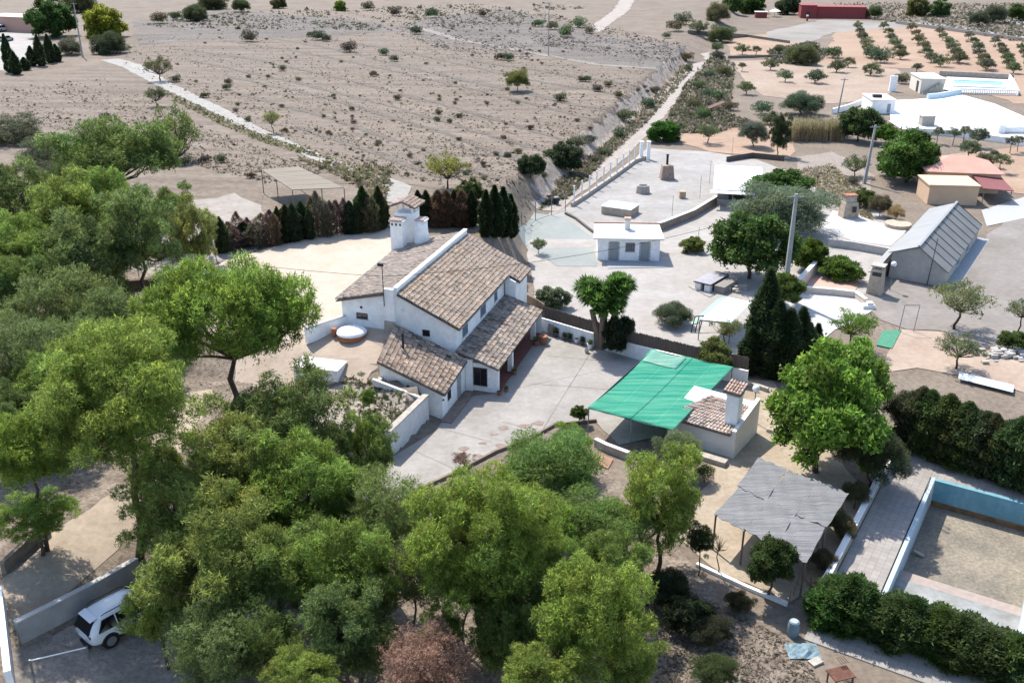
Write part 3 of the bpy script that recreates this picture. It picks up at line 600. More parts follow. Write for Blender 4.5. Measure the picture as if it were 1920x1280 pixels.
# steps and low walls beside the wing
sw = thing('retaining_wall', 'tall whitewashed retaining wall below the planted bed beside the driveway', 'wall', hw(-3.9, -8, 0), HA - math.pi / 2)
b = MB(); b.prism([(0.05, 2.35), (0.42, 2.35), (-0.05, -3.3), (-0.42, -3.3)], -0.3, [2.05, 2.05, 1.95, 1.95]); b.build('wall', mat('stained_whitewash', (0.62, 0.61, 0.60), var=0.10, scale=1.6, fine=(4, 0.08)), sw)
b = MB(); b.prism([(0.0, 2.36), (0.47, 2.36), (0.0, -3.32), (-0.47, -3.32)], 1.97, [2.10, 2.10, 2.02, 2.02]); b.build('coping', STONE, sw)
sr = thing('garden_stair', 'narrow stone stair with pale edge descending along the wing wall', 'stair', hw(-5.6, -5.9, 0), HA - math.pi / 2)
for k in range(9):
    MB().box(-1.9 + k * 0.42, -1.5 + k * 0.42, -0.1, 0.65, -0.2, 2.75 - k * 0.29).build('step', STONE, sr)
e_ = MB(); e_.slab([(-1.9, -0.35, 3.0), (2.0, -0.35, 2.0), (2.0, -0.12, 2.0), (-1.9, -0.12, 3.0)], 0.5); e_.build('edge_wall', CAP, sr)
fw = thing('front_step', 'low brown paved step along the front of the wing', 'step', hw(-2.2, -3.3, 0), HA - math.pi / 2)
MB().box(-0.38, 0.45, -2.4, 2.6, -0.1, 0.13).build('step', mat('brown_paving', (0.20, 0.15, 0.12), var=0.25, scale=2), fw)
lw = thing('low_wall', 'low white wall with grey top between the sandy yard and the terrace', 'wall', W(612, 622))
a0, a1 = W(574, 632, 4.1), W(648, 608, 4.1); d = (a1 - a0).normalized(); n_ = Vector((-d.y, d.x, 0)) * 0.16
MB().prism([tuple(a0 + n_), tuple(a1 + n_), tuple(a1 - n_), tuple(a0 - n_)], 3.6, 4.85).build('wall', WHITE, lw, local=False)
MB().prism([tuple(a0 + n_ * 1.3), tuple(a1 + n_ * 1.3), tuple(a1 - n_ * 1.3), tuple(a0 - n_ * 1.3)], 4.852, 4.92).build('coping', CONC, lw, local=False)
# round cistern lid
p = W(660, 630); ci = thing('cistern', 'round white domed cistern with terracotta rim on the terrace', 'cistern', p)
MB().lathe((0, 0, -0.1), [(1.12, 0), (1.12, 0.34), (1.05, 0.42)], 28).build('rim', TERRA, ci)
MB().lathe((0, 0, 0.30), [(1.16, 0), (1.16, 0.10), (1.0, 0.24), (0.7, 0.36), (0.35, 0.42), (0.05, 0.44)], 28).build('dome', WHITE, ci, smooth=True)
def pot(label, p, r=0.2, h=0.35, plant=0.0, m=TERRA, group=None, name='plant_pot', col=G_MID):
    t = thing(name, label, 'pot', p, 0, group)
    MB().lathe((0, 0, 0), [(r * 0.65, 0), (r * 0.9, h * 0.5), (r, h * 0.92), (r * 1.08, h * 0.93), (r * 1.08, h)], 12).build('pot', m, t)
    MB().lathe((0, 0, h * 0.96), [(r * 0.95, 0), (r * 0.9, 0.02)], 12).build('soil', mat('pot_soil', (0.05, 0.04, 0.03)), t)
    if plant:
        crown = VAR['bush1'][0]; o = link('plant', crown, t, (0, 0, h + plant * 0.35)); o.scale = (plant, plant, plant * 1.2); o.color = (*col, 1)
    return t
pot('tall terracotta urn beside the white domed cistern', W(627, 632), 0.2, 0.75)
p = W(600, 712); sh = thing('white_shed', 'low flat white utility box at the terrace edge by the pines', 'shed', p, math.radians(-14))
MB().box(-2.0, 1.45, -0.1, 1.6, -0.6, 0.85).build('wall', WHITE, sh); MB().box(-2.06, 1.51, -0.16, 1.66, 0.852, 0.95).build('roof', CAP, sh)
# pots round the porch and along the yard wall
pot('squat terracotta pot at the near porch corner', hw(0.12, -0.32), 0.2, 0.32)
pot('terracotta pot beside the near porch pillar on the court', hw(0.45, 0.35), 0.18, 0.3, 0.18)
pot('dark pot by the middle porch pillar', hw(0.15, 3.5), 0.22, 0.4, 0.2)
pot('large leaning terracotta jar by the far porch pillar', hw(0.75, 9.9), 0.36, 0.8)
pot('brown pot with small plant behind the leaning jar', hw(0.25, 9.5), 0.24, 0.45, 0.26)
ba = thing('barrel', 'white topped round tank beside the end of the porch', 'tank', hw(1.0, 12.6, 0))
MB().lathe((0, 0, 0), [(0.5, 0), (0.58, 0.5), (0.5, 1.0)], 18).build('body', mat('tan_tank', (0.36, 0.30, 0.25)), ba); MB().lathe((0, 0, 1.002), [(0.52, 0), (0.4, 0.1), (0.05, 0.16)], 18).build('lid', WHITE, ba)
# yard wall with reed screen
REED = mat('reed_screen', (0.125, 0.098, 0.078), var=0.3, scale=14, stretch=(1, 1, 0.1), rough=0.95)
def wall_run(name, label, pts, h, th, m, capm=None, reed=0, cat='wall', post=None):
    o = thing(name, label, cat, pts[0])
    for i in range(len(pts) - 1):
        a, c = pts[i], pts[i + 1]; d = Vector((c.x - a.x, c.y - a.y, 0)).normalized(); nn = Vector((-d.y, d.x, 0)) * th / 2
        q = [a + nn, c + nn, c - nn, a - nn]; z0 = min(a.z, c.z) - 0.4
        MB().prism([tuple(v) for v in q], z0, [a.z + h, c.z + h, c.z + h, a.z + h]).build('wall', m, o, local=False)
        if capm:
            q2 = [a + nn * 1.25, c + nn * 1.25, c - nn * 1.25, a - nn * 1.25]
            bb = MB(); bb.slab([tuple(q2[k] + Vector((0, 0, h + 0.07))) for k in (3, 2, 1, 0)], 0.066); bb.build('coping', capm, o, local=False)
        if reed:
            bb = MB(); L_ = (c - a).length; k = max(2, int(L_ / 0.07)); rg = random.Random(3)
            for j in range(k):
                p0 = a.lerp(c, (j + 0.5) / k) - nn * 0.6; hh = reed + rg.uniform(-0.06, 0.06); w_ = d * (0.5 * L_ / k)
                q3 = p0 + nn * rg.uniform(-0.1, 0.1); z1 = a.z + (c.z - a.z) * j / k + h + 0.075
                bb.add([tuple(q3 - w_ + Vector((0, 0, z1 - q3.z))), tuple(q3 + w_ + Vector((0, 0, z1 - q3.z))), tuple(q3 + w_ + Vector((0, 0, z1 + hh - q3.z))), tuple(q3 - w_ + Vector((0, 0, z1 + hh - q3.z))),
                        tuple(q3 - w_ - nn * 0.25 + Vector((0, 0, z1 - q3.z))), tuple(q3 + w_ - nn * 0.25 + Vector((0, 0, z1 - q3.z))), tuple(q3 + w_ - nn * 0.25 + Vector((0, 0, z1 + hh - q3.z))), tuple(q3 - w_ - nn * 0.25 + Vector((0, 0, z1 + hh - q3.z)))],
                       [(0, 1, 2, 3), (5, 4, 7, 6), (3, 2, 6, 7), (0, 3, 7, 4), (1, 5, 6, 2)])
            r_ = bb.build('reed_screen', REED, o, local=False); r_['kind'] = 'stuff'
    return o
wall_run('boundary_wall', 'white boundary wall with a brown reed screen on top behind the court', [W(1012, 619), W(1097, 645), W(1190, 672), W(1310, 702), W(1400, 722)], 1.25, 0.25, WHITE, None, 1.05)
for i, (x, y, r, h, pl, lab) in enumerate([(1042, 628, .26, .5, .3, 'dark planted pot nearest the tank along the white boundary wall'), (1058, 634, .22, .4, .24, 'second planted pot in the row along the white boundary wall'), (1068, 636, .2, .35, .3, 'bushy planted pot in the middle of the row by the boundary wall'), (1092, 643, .22, .4, .28, 'planted pot next to the palm trunks by the boundary wall')]):
    pot(lab, W(x, y + 4), r, h, pl, group='pots along the boundary wall', m=mat('grey_pot', (0.10, 0.09, 0.085)), col=G_DARK)
pot('white bucket in the row of pots by the boundary wall', W(1081, 643), 0.2, 0.4, m=WHITE)
pot('small white planter in front of the palm trunks', W(1106, 654), 0.24, 0.5, 0.25, m=WHITE)
pot('grey pot at the kerb in front of the palm trunks', W(1100, 662), 0.2, 0.4, m=CONC)

# ------------------------------------------------------------------ the pines in front and on the left
def pine(label, cx, cy, rx, hc, key, col, zs=1.0, group='pines on the slope', name='pine_tree', cat='pine tree', bare=False, jc=0.05):
    p = over(cx, cy, hc); g = Vector((p.x, p.y, float(T(p.x, p.y)))); r = rx / PXM(p)
    c = tuple(v * (1 + random.uniform(-jc, jc)) for v in col)
    return tree(name, label, cat, g, key, r, hc, c, group, zs=zs, bare=bare)
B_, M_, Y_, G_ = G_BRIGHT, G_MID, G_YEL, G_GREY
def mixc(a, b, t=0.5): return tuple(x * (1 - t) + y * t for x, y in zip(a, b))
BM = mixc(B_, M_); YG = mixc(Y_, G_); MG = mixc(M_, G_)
P_LIST = [
 ('wide dark green umbrella pine with forked bare trunks at the back of the wood', 218, 300, 112, 5.6, 'umbrella', M_, 1.0),
 ('mid green pine at the left picture edge behind the yellowish crown', 25, 372, 72, 5.0, 'pine0', MG, 0.9),
 ('yellowish pine in front of the dark umbrella pine', 128, 405, 82, 5.5, 'pine1', mixc(Y_, M_, .4), 0.95),
 ('small light green pine at the left edge below the yellowish crown', 42, 462, 68, 5.5, 'pine2', BM, 0.9),
 ('grey green pine with a straight dark trunk above the pipe rail', 255, 432, 74, 6.0, 'pine3', MG, 1.05),
 ('yellow brown bushy pine beside the pale farm track', 362, 432, 46, 3.2, 'pine4', mixc(Y_, G_, .45), 1.35),
 ('mid green pine in the middle of the left wood', 165, 482, 82, 5.5, 'pine0', MG, 0.95),
 ('dull green pine at the left edge halfway down the wood', 12, 540, 66, 6.0, 'pine1', M_, 0.95),
 ('loose grey green pine with bare twigs in the left wood', 105, 580, 82, 5.5, 'pinethin0', MG, 0.95),
 ('thin grey green pine left of the big bright umbrella crown', 192, 588, 66, 5.5, 'pinethin1', MG, 0.95),
 ('dark grey pine at the left edge above the tall bright pine', 30, 668, 82, 5.5, 'pinethin1', mixc(G_, M_, .5), 0.95),
 ('big bright green umbrella pine beside the sandy yard', 418, 610, 140, 7.6, 'pinebig', mixc(B_, G_BROAD, .15), 1.3),
 ('tall bright pine with thick dark trunk above the sand lane', 205, 745, 150, 9.5, 'pinebig2', B_, 0.95),
 ('low bright pine boughs at the left edge below the tall pine', 45, 840, 78, 6.0, 'pine2', B_, 0.9),
 ('spreading low bright pine over the bank beside the sand lane', 62, 968, 72, 2.4, 'pine3', B_, 0.55),
 ('mid green pine in front of the white utility box', 540, 796, 104, 6.0, 'pine4', mixc(M_, G_, .2), 1.0),
 ('soft green young pine in front of the retaining wall', 688, 838, 58, 3.6, 'pine0', mixc(M_, B_, .3), 1.25),
 ('yellowish olive pine below the mid green one by the white box', 442, 868, 108, 6.0, 'pine1', YG, 0.9),
 ('bright pine at the lower end of the driveway ramp', 572, 912, 104, 6.0, 'pine2', mixc(B_, M_, .3), 1.0),
 ('yellow green pine right of the thick dark trunk', 318, 962, 88, 5.5, 'pine3', mixc(Y_, G_, .3), 0.9),
 ('large yellow green pine leaning over the parked car', 400, 1055, 128, 5.5, 'pine4', mixc(Y_, G_, .25), 0.95),
 ('yellow green pine branches right over the car roof', 296, 1138, 58, 3.6, 'pine0', mixc(Y_, B_, .3), 0.9),
 ('grey green pine between the car and the middle of the wood', 520, 1060, 86, 5.5, 'pine1', mixc(B_, G_, .4), 1.0),
 ('green pine in the centre of the front wood', 650, 1062, 92, 5.5, 'pine2', mixc(M_, B_, .5), 1.0),
 ('dull pine low in the front wood above the dead brown tree', 648, 1170, 84, 4.5, 'pine3', mixc(M_, G_, .5), 1.0),
 ('loose grey green pine below the driveway ramp', 730, 968, 84, 5.5, 'pinethin0', mixc(G_, B_, .35), 1.0),
 ('large bright dome pine in the middle of the front wood', 905, 1012, 136, 7.0, 'pinebig2', B_, 1.0),
 ('grey twiggy pine left of the large bright dome pine', 775, 1075, 62, 4.6, 'pinethin1', mixc(G_, M_, .3), 1.1),
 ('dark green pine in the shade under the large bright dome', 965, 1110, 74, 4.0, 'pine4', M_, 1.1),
 ('bright rounded pine at the right end of the front wood', 1112, 1152, 104, 6.0, 'pine2', mixc(B_, Y_, .2), 1.05),
 ('yellow green pine in front of the green shade sail', 1240, 938, 84, 4.6, 'pine3', mixc(B_, Y_, .4), 1.15),
 ('bright pine tip at the bottom edge left of the dead tree', 560, 1262, 64, 4.5, 'pine0', mixc(B_, Y_, .4), 0.8),
 ('bright pine crown at the bottom edge right of the dead tree', 1020, 1268, 88, 4.5, 'pine3', mixc(B_, Y_, .3), 0.8),
 ('small bright pine top just above the dead brown tree', 828, 1180, 44, 3.6, 'pine4', mixc(B_, M_, .3), 0.9),
 ('bright low boughs below the rounded pine at the right', 1180, 1242, 58, 3.2, 'pine1', mixc(B_, M_, .3), 0.9),
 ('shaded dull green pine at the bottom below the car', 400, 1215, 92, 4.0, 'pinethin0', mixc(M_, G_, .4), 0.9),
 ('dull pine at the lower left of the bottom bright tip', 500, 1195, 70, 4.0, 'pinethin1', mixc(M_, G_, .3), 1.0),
]
P_LIST += [
 ('mid green pine between the feathery trees and the rounded pine', 1150, 1052, 66, 4.0, 'pine4', BM, 1.0),
 ('green pine filling the gap right of the large bright dome pine', 1030, 985, 56, 4.4, 'pine1', B_, 1.0),
 ('small green pine between the two feathery trees and the court', 962, 905, 44, 3.4, 'pine0', BM, 1.0),
 ('mid green pine crown below the yellowish pine near the left edge', 78, 512, 64, 5.0, 'pine3', BM, 1.0),
 ('bushy green pine just under the dark umbrella pine', 190, 372, 58, 4.2, 'pine2', BM, 1.0),
 ('green pine behind the grey pine by the rail', 322, 395, 44, 3.6, 'pine1', M_, 1.1),
 ('low green pine left of the tall bright pine', 92, 735, 66, 4.2, 'pine0', BM, 1.0),
 ('dull pine at the left edge beside the low bright boughs', 2, 770, 60, 4.0, 'pine4', MG, 1.0),
 ('grey pine in the dark middle of the left wood', 150, 655, 62, 4.4, 'pinethin0', MG, 1.1),
 ('dark young pine in the shade behind the tall bright pine', 275, 640, 50, 3.5, 'pine1', M_, 1.1),
 ('green pine at the lower right of the thick dark trunk', 300, 885, 58, 4.0, 'pine2', M_, 1.0),
 ('yellow green young pine between the ramp pine and the olive one', 478, 968, 76, 4.6, 'pine0', mixc(B_, G_, .4), 1.0),
 ('grey green pine right below the lower end of the ramp', 668, 968, 58, 4.4, 'pine3', mixc(M_, G_, .4), 1.1),
 ('dark pine just left of the bare trunk in the front wood', 872, 1090, 56, 4.0, 'pinethin1', mixc(M_, G_, .4), 1.1),
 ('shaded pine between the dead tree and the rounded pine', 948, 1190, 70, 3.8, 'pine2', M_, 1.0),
 ('dull pine behind the rounded pine at the right end', 1040, 1062, 54, 4.4, 'pine0', BM, 1.0),
 ('brownish grey young pine left of the dead tree', 690, 1215, 54, 3.4, 'pinethin0', mixc(G_, M_, .2), 1.0),
]
for (lab, cx, cy, rx, hc, key, col, zs) in P_LIST: pine(lab, cx, cy + (4 if zs > .8 else 0), rx * 1.06, hc, key, col, zs * (1.16 if key not in ('pinebig', 'umbrella') and zs > .8 else 1.0))
pine('dead pinkish brown pine at the bottom of the front wood', 795, 1252, 92, 4.6, 'pinethin0', (0.30, 0.185, 0.125), 1.0)
pine('soft feathery green pepper tree beside the court edge', 1032, 886, 100, 4.2, 'feather0', G_FEATH, 0.95, group=None, name='pepper_tree', cat='tree')
pine('pale feathery green tree lower in front of the pepper tree', 1118, 985, 84, 3.6, 'feather1', G_FEATH, 0.9, group=None, name='feathery_tree', cat='tree')
pine('greyish sparse feathery shrub in front of the barbecue house', 1276, 842, 44, 1.9, 'feather0', mixc(G_OLIVE, G_FEATH, .3), 0.9, group=None, name='sparse_shrub', cat='shrub')
pine('small green tree in front of the shade sail corner', 1072, 826, 40, 2.4, 'pine2', mixc(B_, G_BROAD, .4), 0.9, group=None, name='small_tree', cat='tree')
pine('loose tree with many pale upright shoots beside the umbrella pine', 330, 262, 46, 2.6, 'airy0', (0.13, 0.17, 0.05), 1.7, group=None, name='almond_tree', cat='tree')
pine('grey shrub by the rail above the dark gap in the left wood', 200, 520, 38, 1.8, 'pinethin0', G_GREY, 0.9, group=None, name='grey_shrub', cat='shrub')
pine('dull green scrub mass at the far left field edge', 22, 248, 62, 1.6, 'pinethin1', G_SCRUB, 0.6, group='scrub at the far left field edge', name='scrub', cat='shrub')
pine('dark scrub between the left field edge and the umbrella pine', 80, 290, 50, 1.6, 'pinethin0', G_SCRUB, 0.7, group='scrub at the far left field edge', name='scrub', cat='shrub')
pine('lower scrub below the left field edge by the wood', 105, 335, 46, 1.8, 'pinethin1', G_SCRUB, 0.8, group='scrub at the far left field edge', name='scrub', cat='shrub')
pine('small sapling in front of the planted bed by the wing', 690, 745, 16, 1.7, 'pine2', mixc(B_, M_), 1.3, group=None, name='sapling', cat='tree')
pine('little palm like plant at the edge of the terrace', 678, 704, 9, 1.0, 'airy1', G_OLIVE, 0.7, group=None, name='small_palm', cat='palm')
# right side trees
pine('big fresh green mulberry beside the barbecue house', 1545, 778, 112, 4.2, 'broad0', G_FRESH, 1.15, group=None, name='mulberry_tree', cat='tree')
pine('upper fresh green tree behind the big mulberry', 1600, 715, 72, 4.0, 'broad1', G_FRESH, 1.15, group=None, name='mulberry_tree', cat='tree')
pine('grey green olive tree at the corner of the empty pool paving', 1640, 850, 64, 2.4, 'feather1', (0.075, 0.09, 0.038), 1.0, group=None, name='olive_tree', cat='tree')
pine('dark dry bush behind the olive at the hedge corner', 1700, 768, 44, 2.2, 'feather0', (0.06, 0.07, 0.03), 0.9, group=None, name='dry_bush', cat='bush')
pine('small light green tree above the mulberry by the trellis', 1600, 612, 44, 2.2, 'airy1', G_BROAD, 1.0, group=None, name='fig_tree', cat='tree')
pine('deep green broadleaf tree on the neighbouring yard', 1410, 462, 72, 3.4, 'broad1', (0.065, 0.115, 0.026), 0.95, group=None, name='broadleaf_tree', cat='tree')
pine('large grey olive tree behind the concrete pole', 1462, 398, 88, 2.6, 'feather1', (0.15, 0.185, 0.11), 0.75, group=None, name='olive_tree', cat='tree')
pine('dense bright citrus tree behind the grey olive', 1468, 352, 56, 2.6, 'broad0', (0.06, 0.12, 0.02), 0.6, group=None, name='citrus_tree', cat='tree')
pine('yellow green shrub at the foot of the concrete pole', 1470, 545, 38, 1.8, 'broad0', (0.11, 0.15, 0.03), 0.9, group=None, name='vine_shrub', cat='shrub')
pine('leafy vine hedge behind the pink terrace', 1575, 505, 40, 0.9, 'broad1', (0.09, 0.15, 0.02), 0.6, group='vines round the pink terrace', name='vine_shrub', cat='shrub')
pine('tall leafy vine left of the pink terrace', 1520, 480, 34, 1.4, 'broad0', (0.09, 0.14, 0.02), 1.0, group='vines round the pink terrace', name='vine_shrub', cat='shrub')
pine('pale leaved almond tree on the grey hardstanding', 1800, 566, 58, 2.6, 'airy0', (0.17, 0.19, 0.075), 0.85, group=None, name='almond_tree', cat='tree')
pine('small grey green tree below the almond on the pink soil', 1800, 655, 46, 1.7, 'airy1', (0.12, 0.145, 0.06), 0.7, group=None, name='small_tree', cat='tree')
pine('pale leaved tree cut by the right picture edge', 1918, 585, 32, 2.0, 'airy0', (0.15, 0.17, 0.07), 0.9, group=None, name='almond_tree', cat='tree')
pine('green shrub at the right picture edge above the rubble', 1900, 638, 26, 0.9, 'broad1', (0.08, 0.12, 0.03), 0.7, group=None, name='shrub', cat='shrub')
pine('big bright green tree left of the orange roofed house', 1705, 300, 62, 3.0, 'broad0', (0.075, 0.14, 0.028), 0.9, group=None, name='broadleaf_tree', cat='tree')
pine('deep green tree beyond the second utility pole', 1612, 235, 36, 2.6, 'broad1', (0.065, 0.10, 0.035), 1.0, group=None, name='broadleaf_tree', cat='tree')
pine('bright small tree right of the second utility pole', 1662, 252, 24, 1.9, 'broad0', (0.08, 0.15, 0.02), 0.8, group=None, name='orange_tree', cat='tree')
pine('grey bushy olive beyond the reed bed', 1505, 196, 40, 1.8, 'feather0', (0.075, 0.105, 0.06), 0.7, group=None, name='olive_tree', cat='tree')
pine('leaning dark cypress like tree beside the white canopy shed', 1462, 248, 22, 3.6, 'pine1', (0.05, 0.065, 0.03), 1.9, group=None, name='leaning_tree', cat='tree')
pine('silvery olive on the pink soil behind the white canopy shed', 1415, 250, 28, 2.2, 'feather1', (0.11, 0.13, 0.085), 1.0, group=None, name='olive_tree', cat='tree')
pine('small olive with short trunk on the pink soil by the patio', 1328, 248, 24, 1.8, 'airy1', (0.11, 0.13, 0.06), 0.9, group=None, name='olive_tree', cat='tree')
pine('dense bright round citrus at the patio gate', 1245, 250, 29, 1.3, 'broad1', (0.055, 0.13, 0.02), 0.85, group=None, name='citrus_tree', cat='tree')
pine('young leafy plant with pale stems on the games court edge', 1010, 460, 16, 1.0, 'airy1', (0.10, 0.14, 0.05), 1.3, group=None, name='young_fig', cat='tree')
pine('yellow green bush at the small pole on the yard', 1300, 461, 22, 0.7, 'broad0', (0.17, 0.20, 0.05), 0.8, group=None, name='yellow_bush', cat='bush')
pine('spiky grey green shrub in front of the corrugated shelter', 1262, 590, 38, 0.9, 'feather0', (0.09, 0.12, 0.06), 0.7, group=None, name='grey_shrub', cat='shrub')
pine('light green prickly pear clump by the reed screen', 1035, 560, 30, 0.9, 'broad1', (0.13, 0.165, 0.085), 0.8, group=None, name='prickly_pear', cat='cactus')
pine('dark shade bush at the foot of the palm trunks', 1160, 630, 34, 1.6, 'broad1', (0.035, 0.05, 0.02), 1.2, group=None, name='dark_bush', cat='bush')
pine('yellowish leafy shrub over the reed screen by the shade sail', 1340, 662, 38, 2.0, 'broad0', (0.13, 0.16, 0.04), 0.7, group=None, name='leafy_shrub', cat='shrub')
pine('light shrub between the corrugated shelter and the cypresses', 1362, 618, 30, 1.4, 'airy1', (0.14, 0.16, 0.05), 0.9, group=None, name='light_shrub', cat='shrub')
pine('dry golden grass clump in the round stone planter', 1680, 398, 18, 1.0, 'feather1', (0.33, 0.25, 0.12), 0.9, group=None, name='dry_grass_clump', cat='plant')
pine('dull brown shrub behind the round stone planter', 1652, 385, 20, 1.4, 'feather0', (0.13, 0.11, 0.06), 1.2, group=None, name='brown_shrub', cat='shrub')
pine('small green shrub right of the stone oven', 1622, 372, 22, 1.2, 'broad0', (0.11, 0.14, 0.04), 0.8, group=None, name='green_shrub', cat='shrub')
pine('ragged green tree in front of the second utility pole', 1605, 312, 26, 1.5, 'airy0', (0.10, 0.13, 0.05), 1.0, group=None, name='ragged_tree', cat='tree')
pine('added dark bush deepening the shade just right of the rounded pine', 1252, 1100, 46, 0.9, 'feather0', (0.04, 0.052, 0.022), 0.8, group=None, name='dark_bush', cat='bush')  # this and the next two bushes are added to darken the shaded slope
pine('added dark bush deepening the shade in the middle of the slope below the kerb', 1335, 1180, 40, 0.8, 'feather1', (0.05, 0.05, 0.025), 0.7, group=None, name='dark_bush', cat='bush')
pine('added low dark bush deepening the shade below the leafless saplings at the kerb', 1385, 1128, 28, 0.6, 'feather0', (0.045, 0.05, 0.024), 0.8, group=None, name='dark_bush', cat='bush')
# trees in front of the reed pergola
pine('small dark green tree with slim trunk left of the reed pergola', 1314, 1012, 28, 2.3, 'pine4', (0.05, 0.07, 0.022), 1.3, group=None, name='small_tree', cat='tree')
pine('dense dark green tree in front of the reed pergola', 1448, 1055, 50, 2.2, 'broad0', (0.05, 0.08, 0.022), 1.0, group=None, name='broadleaf_tree', cat='tree')
pine('bare leafless sapling in front of the reed pergola', 1350, 1020, 26, 2.0, 'airy0', (0.1, 0.1, 0.1), 1.3, group='leafless saplings', name='bare_sapling', cat='sapling', bare=True)
pine('second bare leafless sapling right of the dark tree by the kerb', 1520, 1085, 28, 1.8, 'airy1', (0.1, 0.1, 0.1), 1.2, group='leafless saplings', name='bare_sapling', cat='sapling', bare=True)
pine('dry brown bush between the pergola and the pool paving wall', 1580, 985, 30, 0.9, 'feather1', (0.13, 0.115, 0.055), 0.9, group='dry bushes along the pool wall', name='dry_bush', cat='bush')
pine('dry brown bush lower along the pool paving wall', 1545, 1050, 26, 0.7, 'feather0', (0.12, 0.10, 0.05), 0.9, group='dry bushes along the pool wall', name='dry_bush', cat='bush')
pine('green brown bush at the top of the pool paving wall', 1605, 925, 28, 1.1, 'feather0', (0.09, 0.095, 0.04), 0.9, group='dry bushes along the pool wall', name='dry_bush', cat='bush')
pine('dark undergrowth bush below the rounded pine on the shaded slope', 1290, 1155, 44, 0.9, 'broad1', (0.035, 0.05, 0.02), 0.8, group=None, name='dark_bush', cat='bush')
pine('green bush at the bottom edge of the shaded slope', 1340, 1255, 42, 1.0, 'feather1', (0.075, 0.11, 0.035), 0.8, group=None, name='green_bush', cat='bush')
pine('pale twiggy bush at the bottom edge beside the pines', 1262, 1278, 44, 0.8, 'airy0', (0.25, 0.23, 0.20), 0.7, group=None, name='twiggy_bush', cat='bush', bare=True)
pine('low green shrub beside the sandy path by the barbecue house', 1322, 886, 20, 0.7, 'bush0', (0.075, 0.105, 0.035), 0.9, group=None, name='low_shrub', cat='shrub')
pine('small leafy plant at the near corner post of the shade sail', 1086, 775, 16, 0.9, 'broad0', (0.09, 0.13, 0.03), 1.0, group=None, name='leafy_plant', cat='plant')
pine('reddish twiggy plant at the court edge above the pines', 868, 862, 22, 0.7, 'airy1', (0.20, 0.11, 0.08), 0.9, group=None, name='twiggy_plant', cat='plant')

# the yucca palm with two heads
def strappy(key, seed, R, n):
    rng = np.random.default_rng(seed); V = []; Fc = []; C = []
    for i in range(n):
        d = rng.normal(size=3); d[2] = abs(d[2]) * 1.0 - 0.28; d /= np.linalg.norm(d); s = np.cross(d, [0, 0, 1]); s /= np.linalg.norm(s) + 1e-6
        l = R * (0.75 + 0.4 * rng.random()); o = len(V); w = 0.055; b = d * R * 0.28
        for q, dr in ((0.0, 0), (0.55, -0.04), (1.0, -0.22)):
            p = b + d * (l - R * 0.28) * q + np.array([0, 0, dr * R * (1 - abs(d[2]))]); ww = w * (1, 1.1, 0.12)[[0.0, 0.55, 1.0].index(q)]
            V += [p - s * ww, p + s * ww]; c = 0.8 + 0.45 * rng.random(); C += [[c, c, c]] * 2
        Fc += [(o, o + 1, o + 3, o + 2), (o + 2, o + 3, o + 5, o + 4)]
    VAR[key] = mesh_np('leaf_rosette', np.array(V), np.array(Fc), LEAF, np.array(C))
for k in range(2): strappy(f'strap{k}', 5 + k, 0.85, 130)
yb = W(1130, 652); yu = thing('yucca_palm', 'tall yucca palm with two leafy heads and thick shaggy trunks by the boundary wall', 'palm', yb)
rg = random.Random(4); tr = MB(); heads = []
for k, (dx, dy) in enumerate(((-0.55, 0.0), (0.05, 0.2), (0.55, 0.1), (-0.1, -0.3))):
    top = Vector((dx * 1.9, dy * 1.8, 3.6 + rg.uniform(-.3, .3))); tr = MB(); tr.path([(dx * 0.7, dy, -0.2), (dx * 1.0, dy * 1.1, 1.6), tuple(top)], [0.34, 0.30, 0.2], 9)
    tr.build('trunk', mat('shaggy_trunk', (0.19, 0.14, 0.10), var=0.35, scale=9, bump=0.7, bscale=12, stretch=(1, 1, 0.3)), yu)
for k in range(60):
    lobe = -1 if k % 2 else 1; a = rg.uniform(0, 6.28); r_ = rg.uniform(0.1, 1.5)
    hp = Vector((lobe * 0.95 + r_ * math.cos(a) * 0.85, r_ * math.sin(a) * 1.25, 5.0 + rg.uniform(-1.0, 1.1) - 0.3 * r_))
    MB().path([(lobe * 0.6, 0, 3.3), tuple(hp * 0.55 + Vector((lobe * 0.3, 0, 1.7))), tuple(hp)], [0.12, 0.1, 0.08], 6, False).build('branch', MATS['shaggy_trunk'], yu)
    o = link('leaf_rosette', VAR[f'strap{k % 2}'], yu, hp); s_ = rg.uniform(0.85, 1.15); o.scale = (s_, s_, s_); o.rotation_euler = (0, 0, a); q = rg.uniform(0.8, 1.25); o.color = (0.095 * q, 0.18 * q, 0.035 * q, 1)

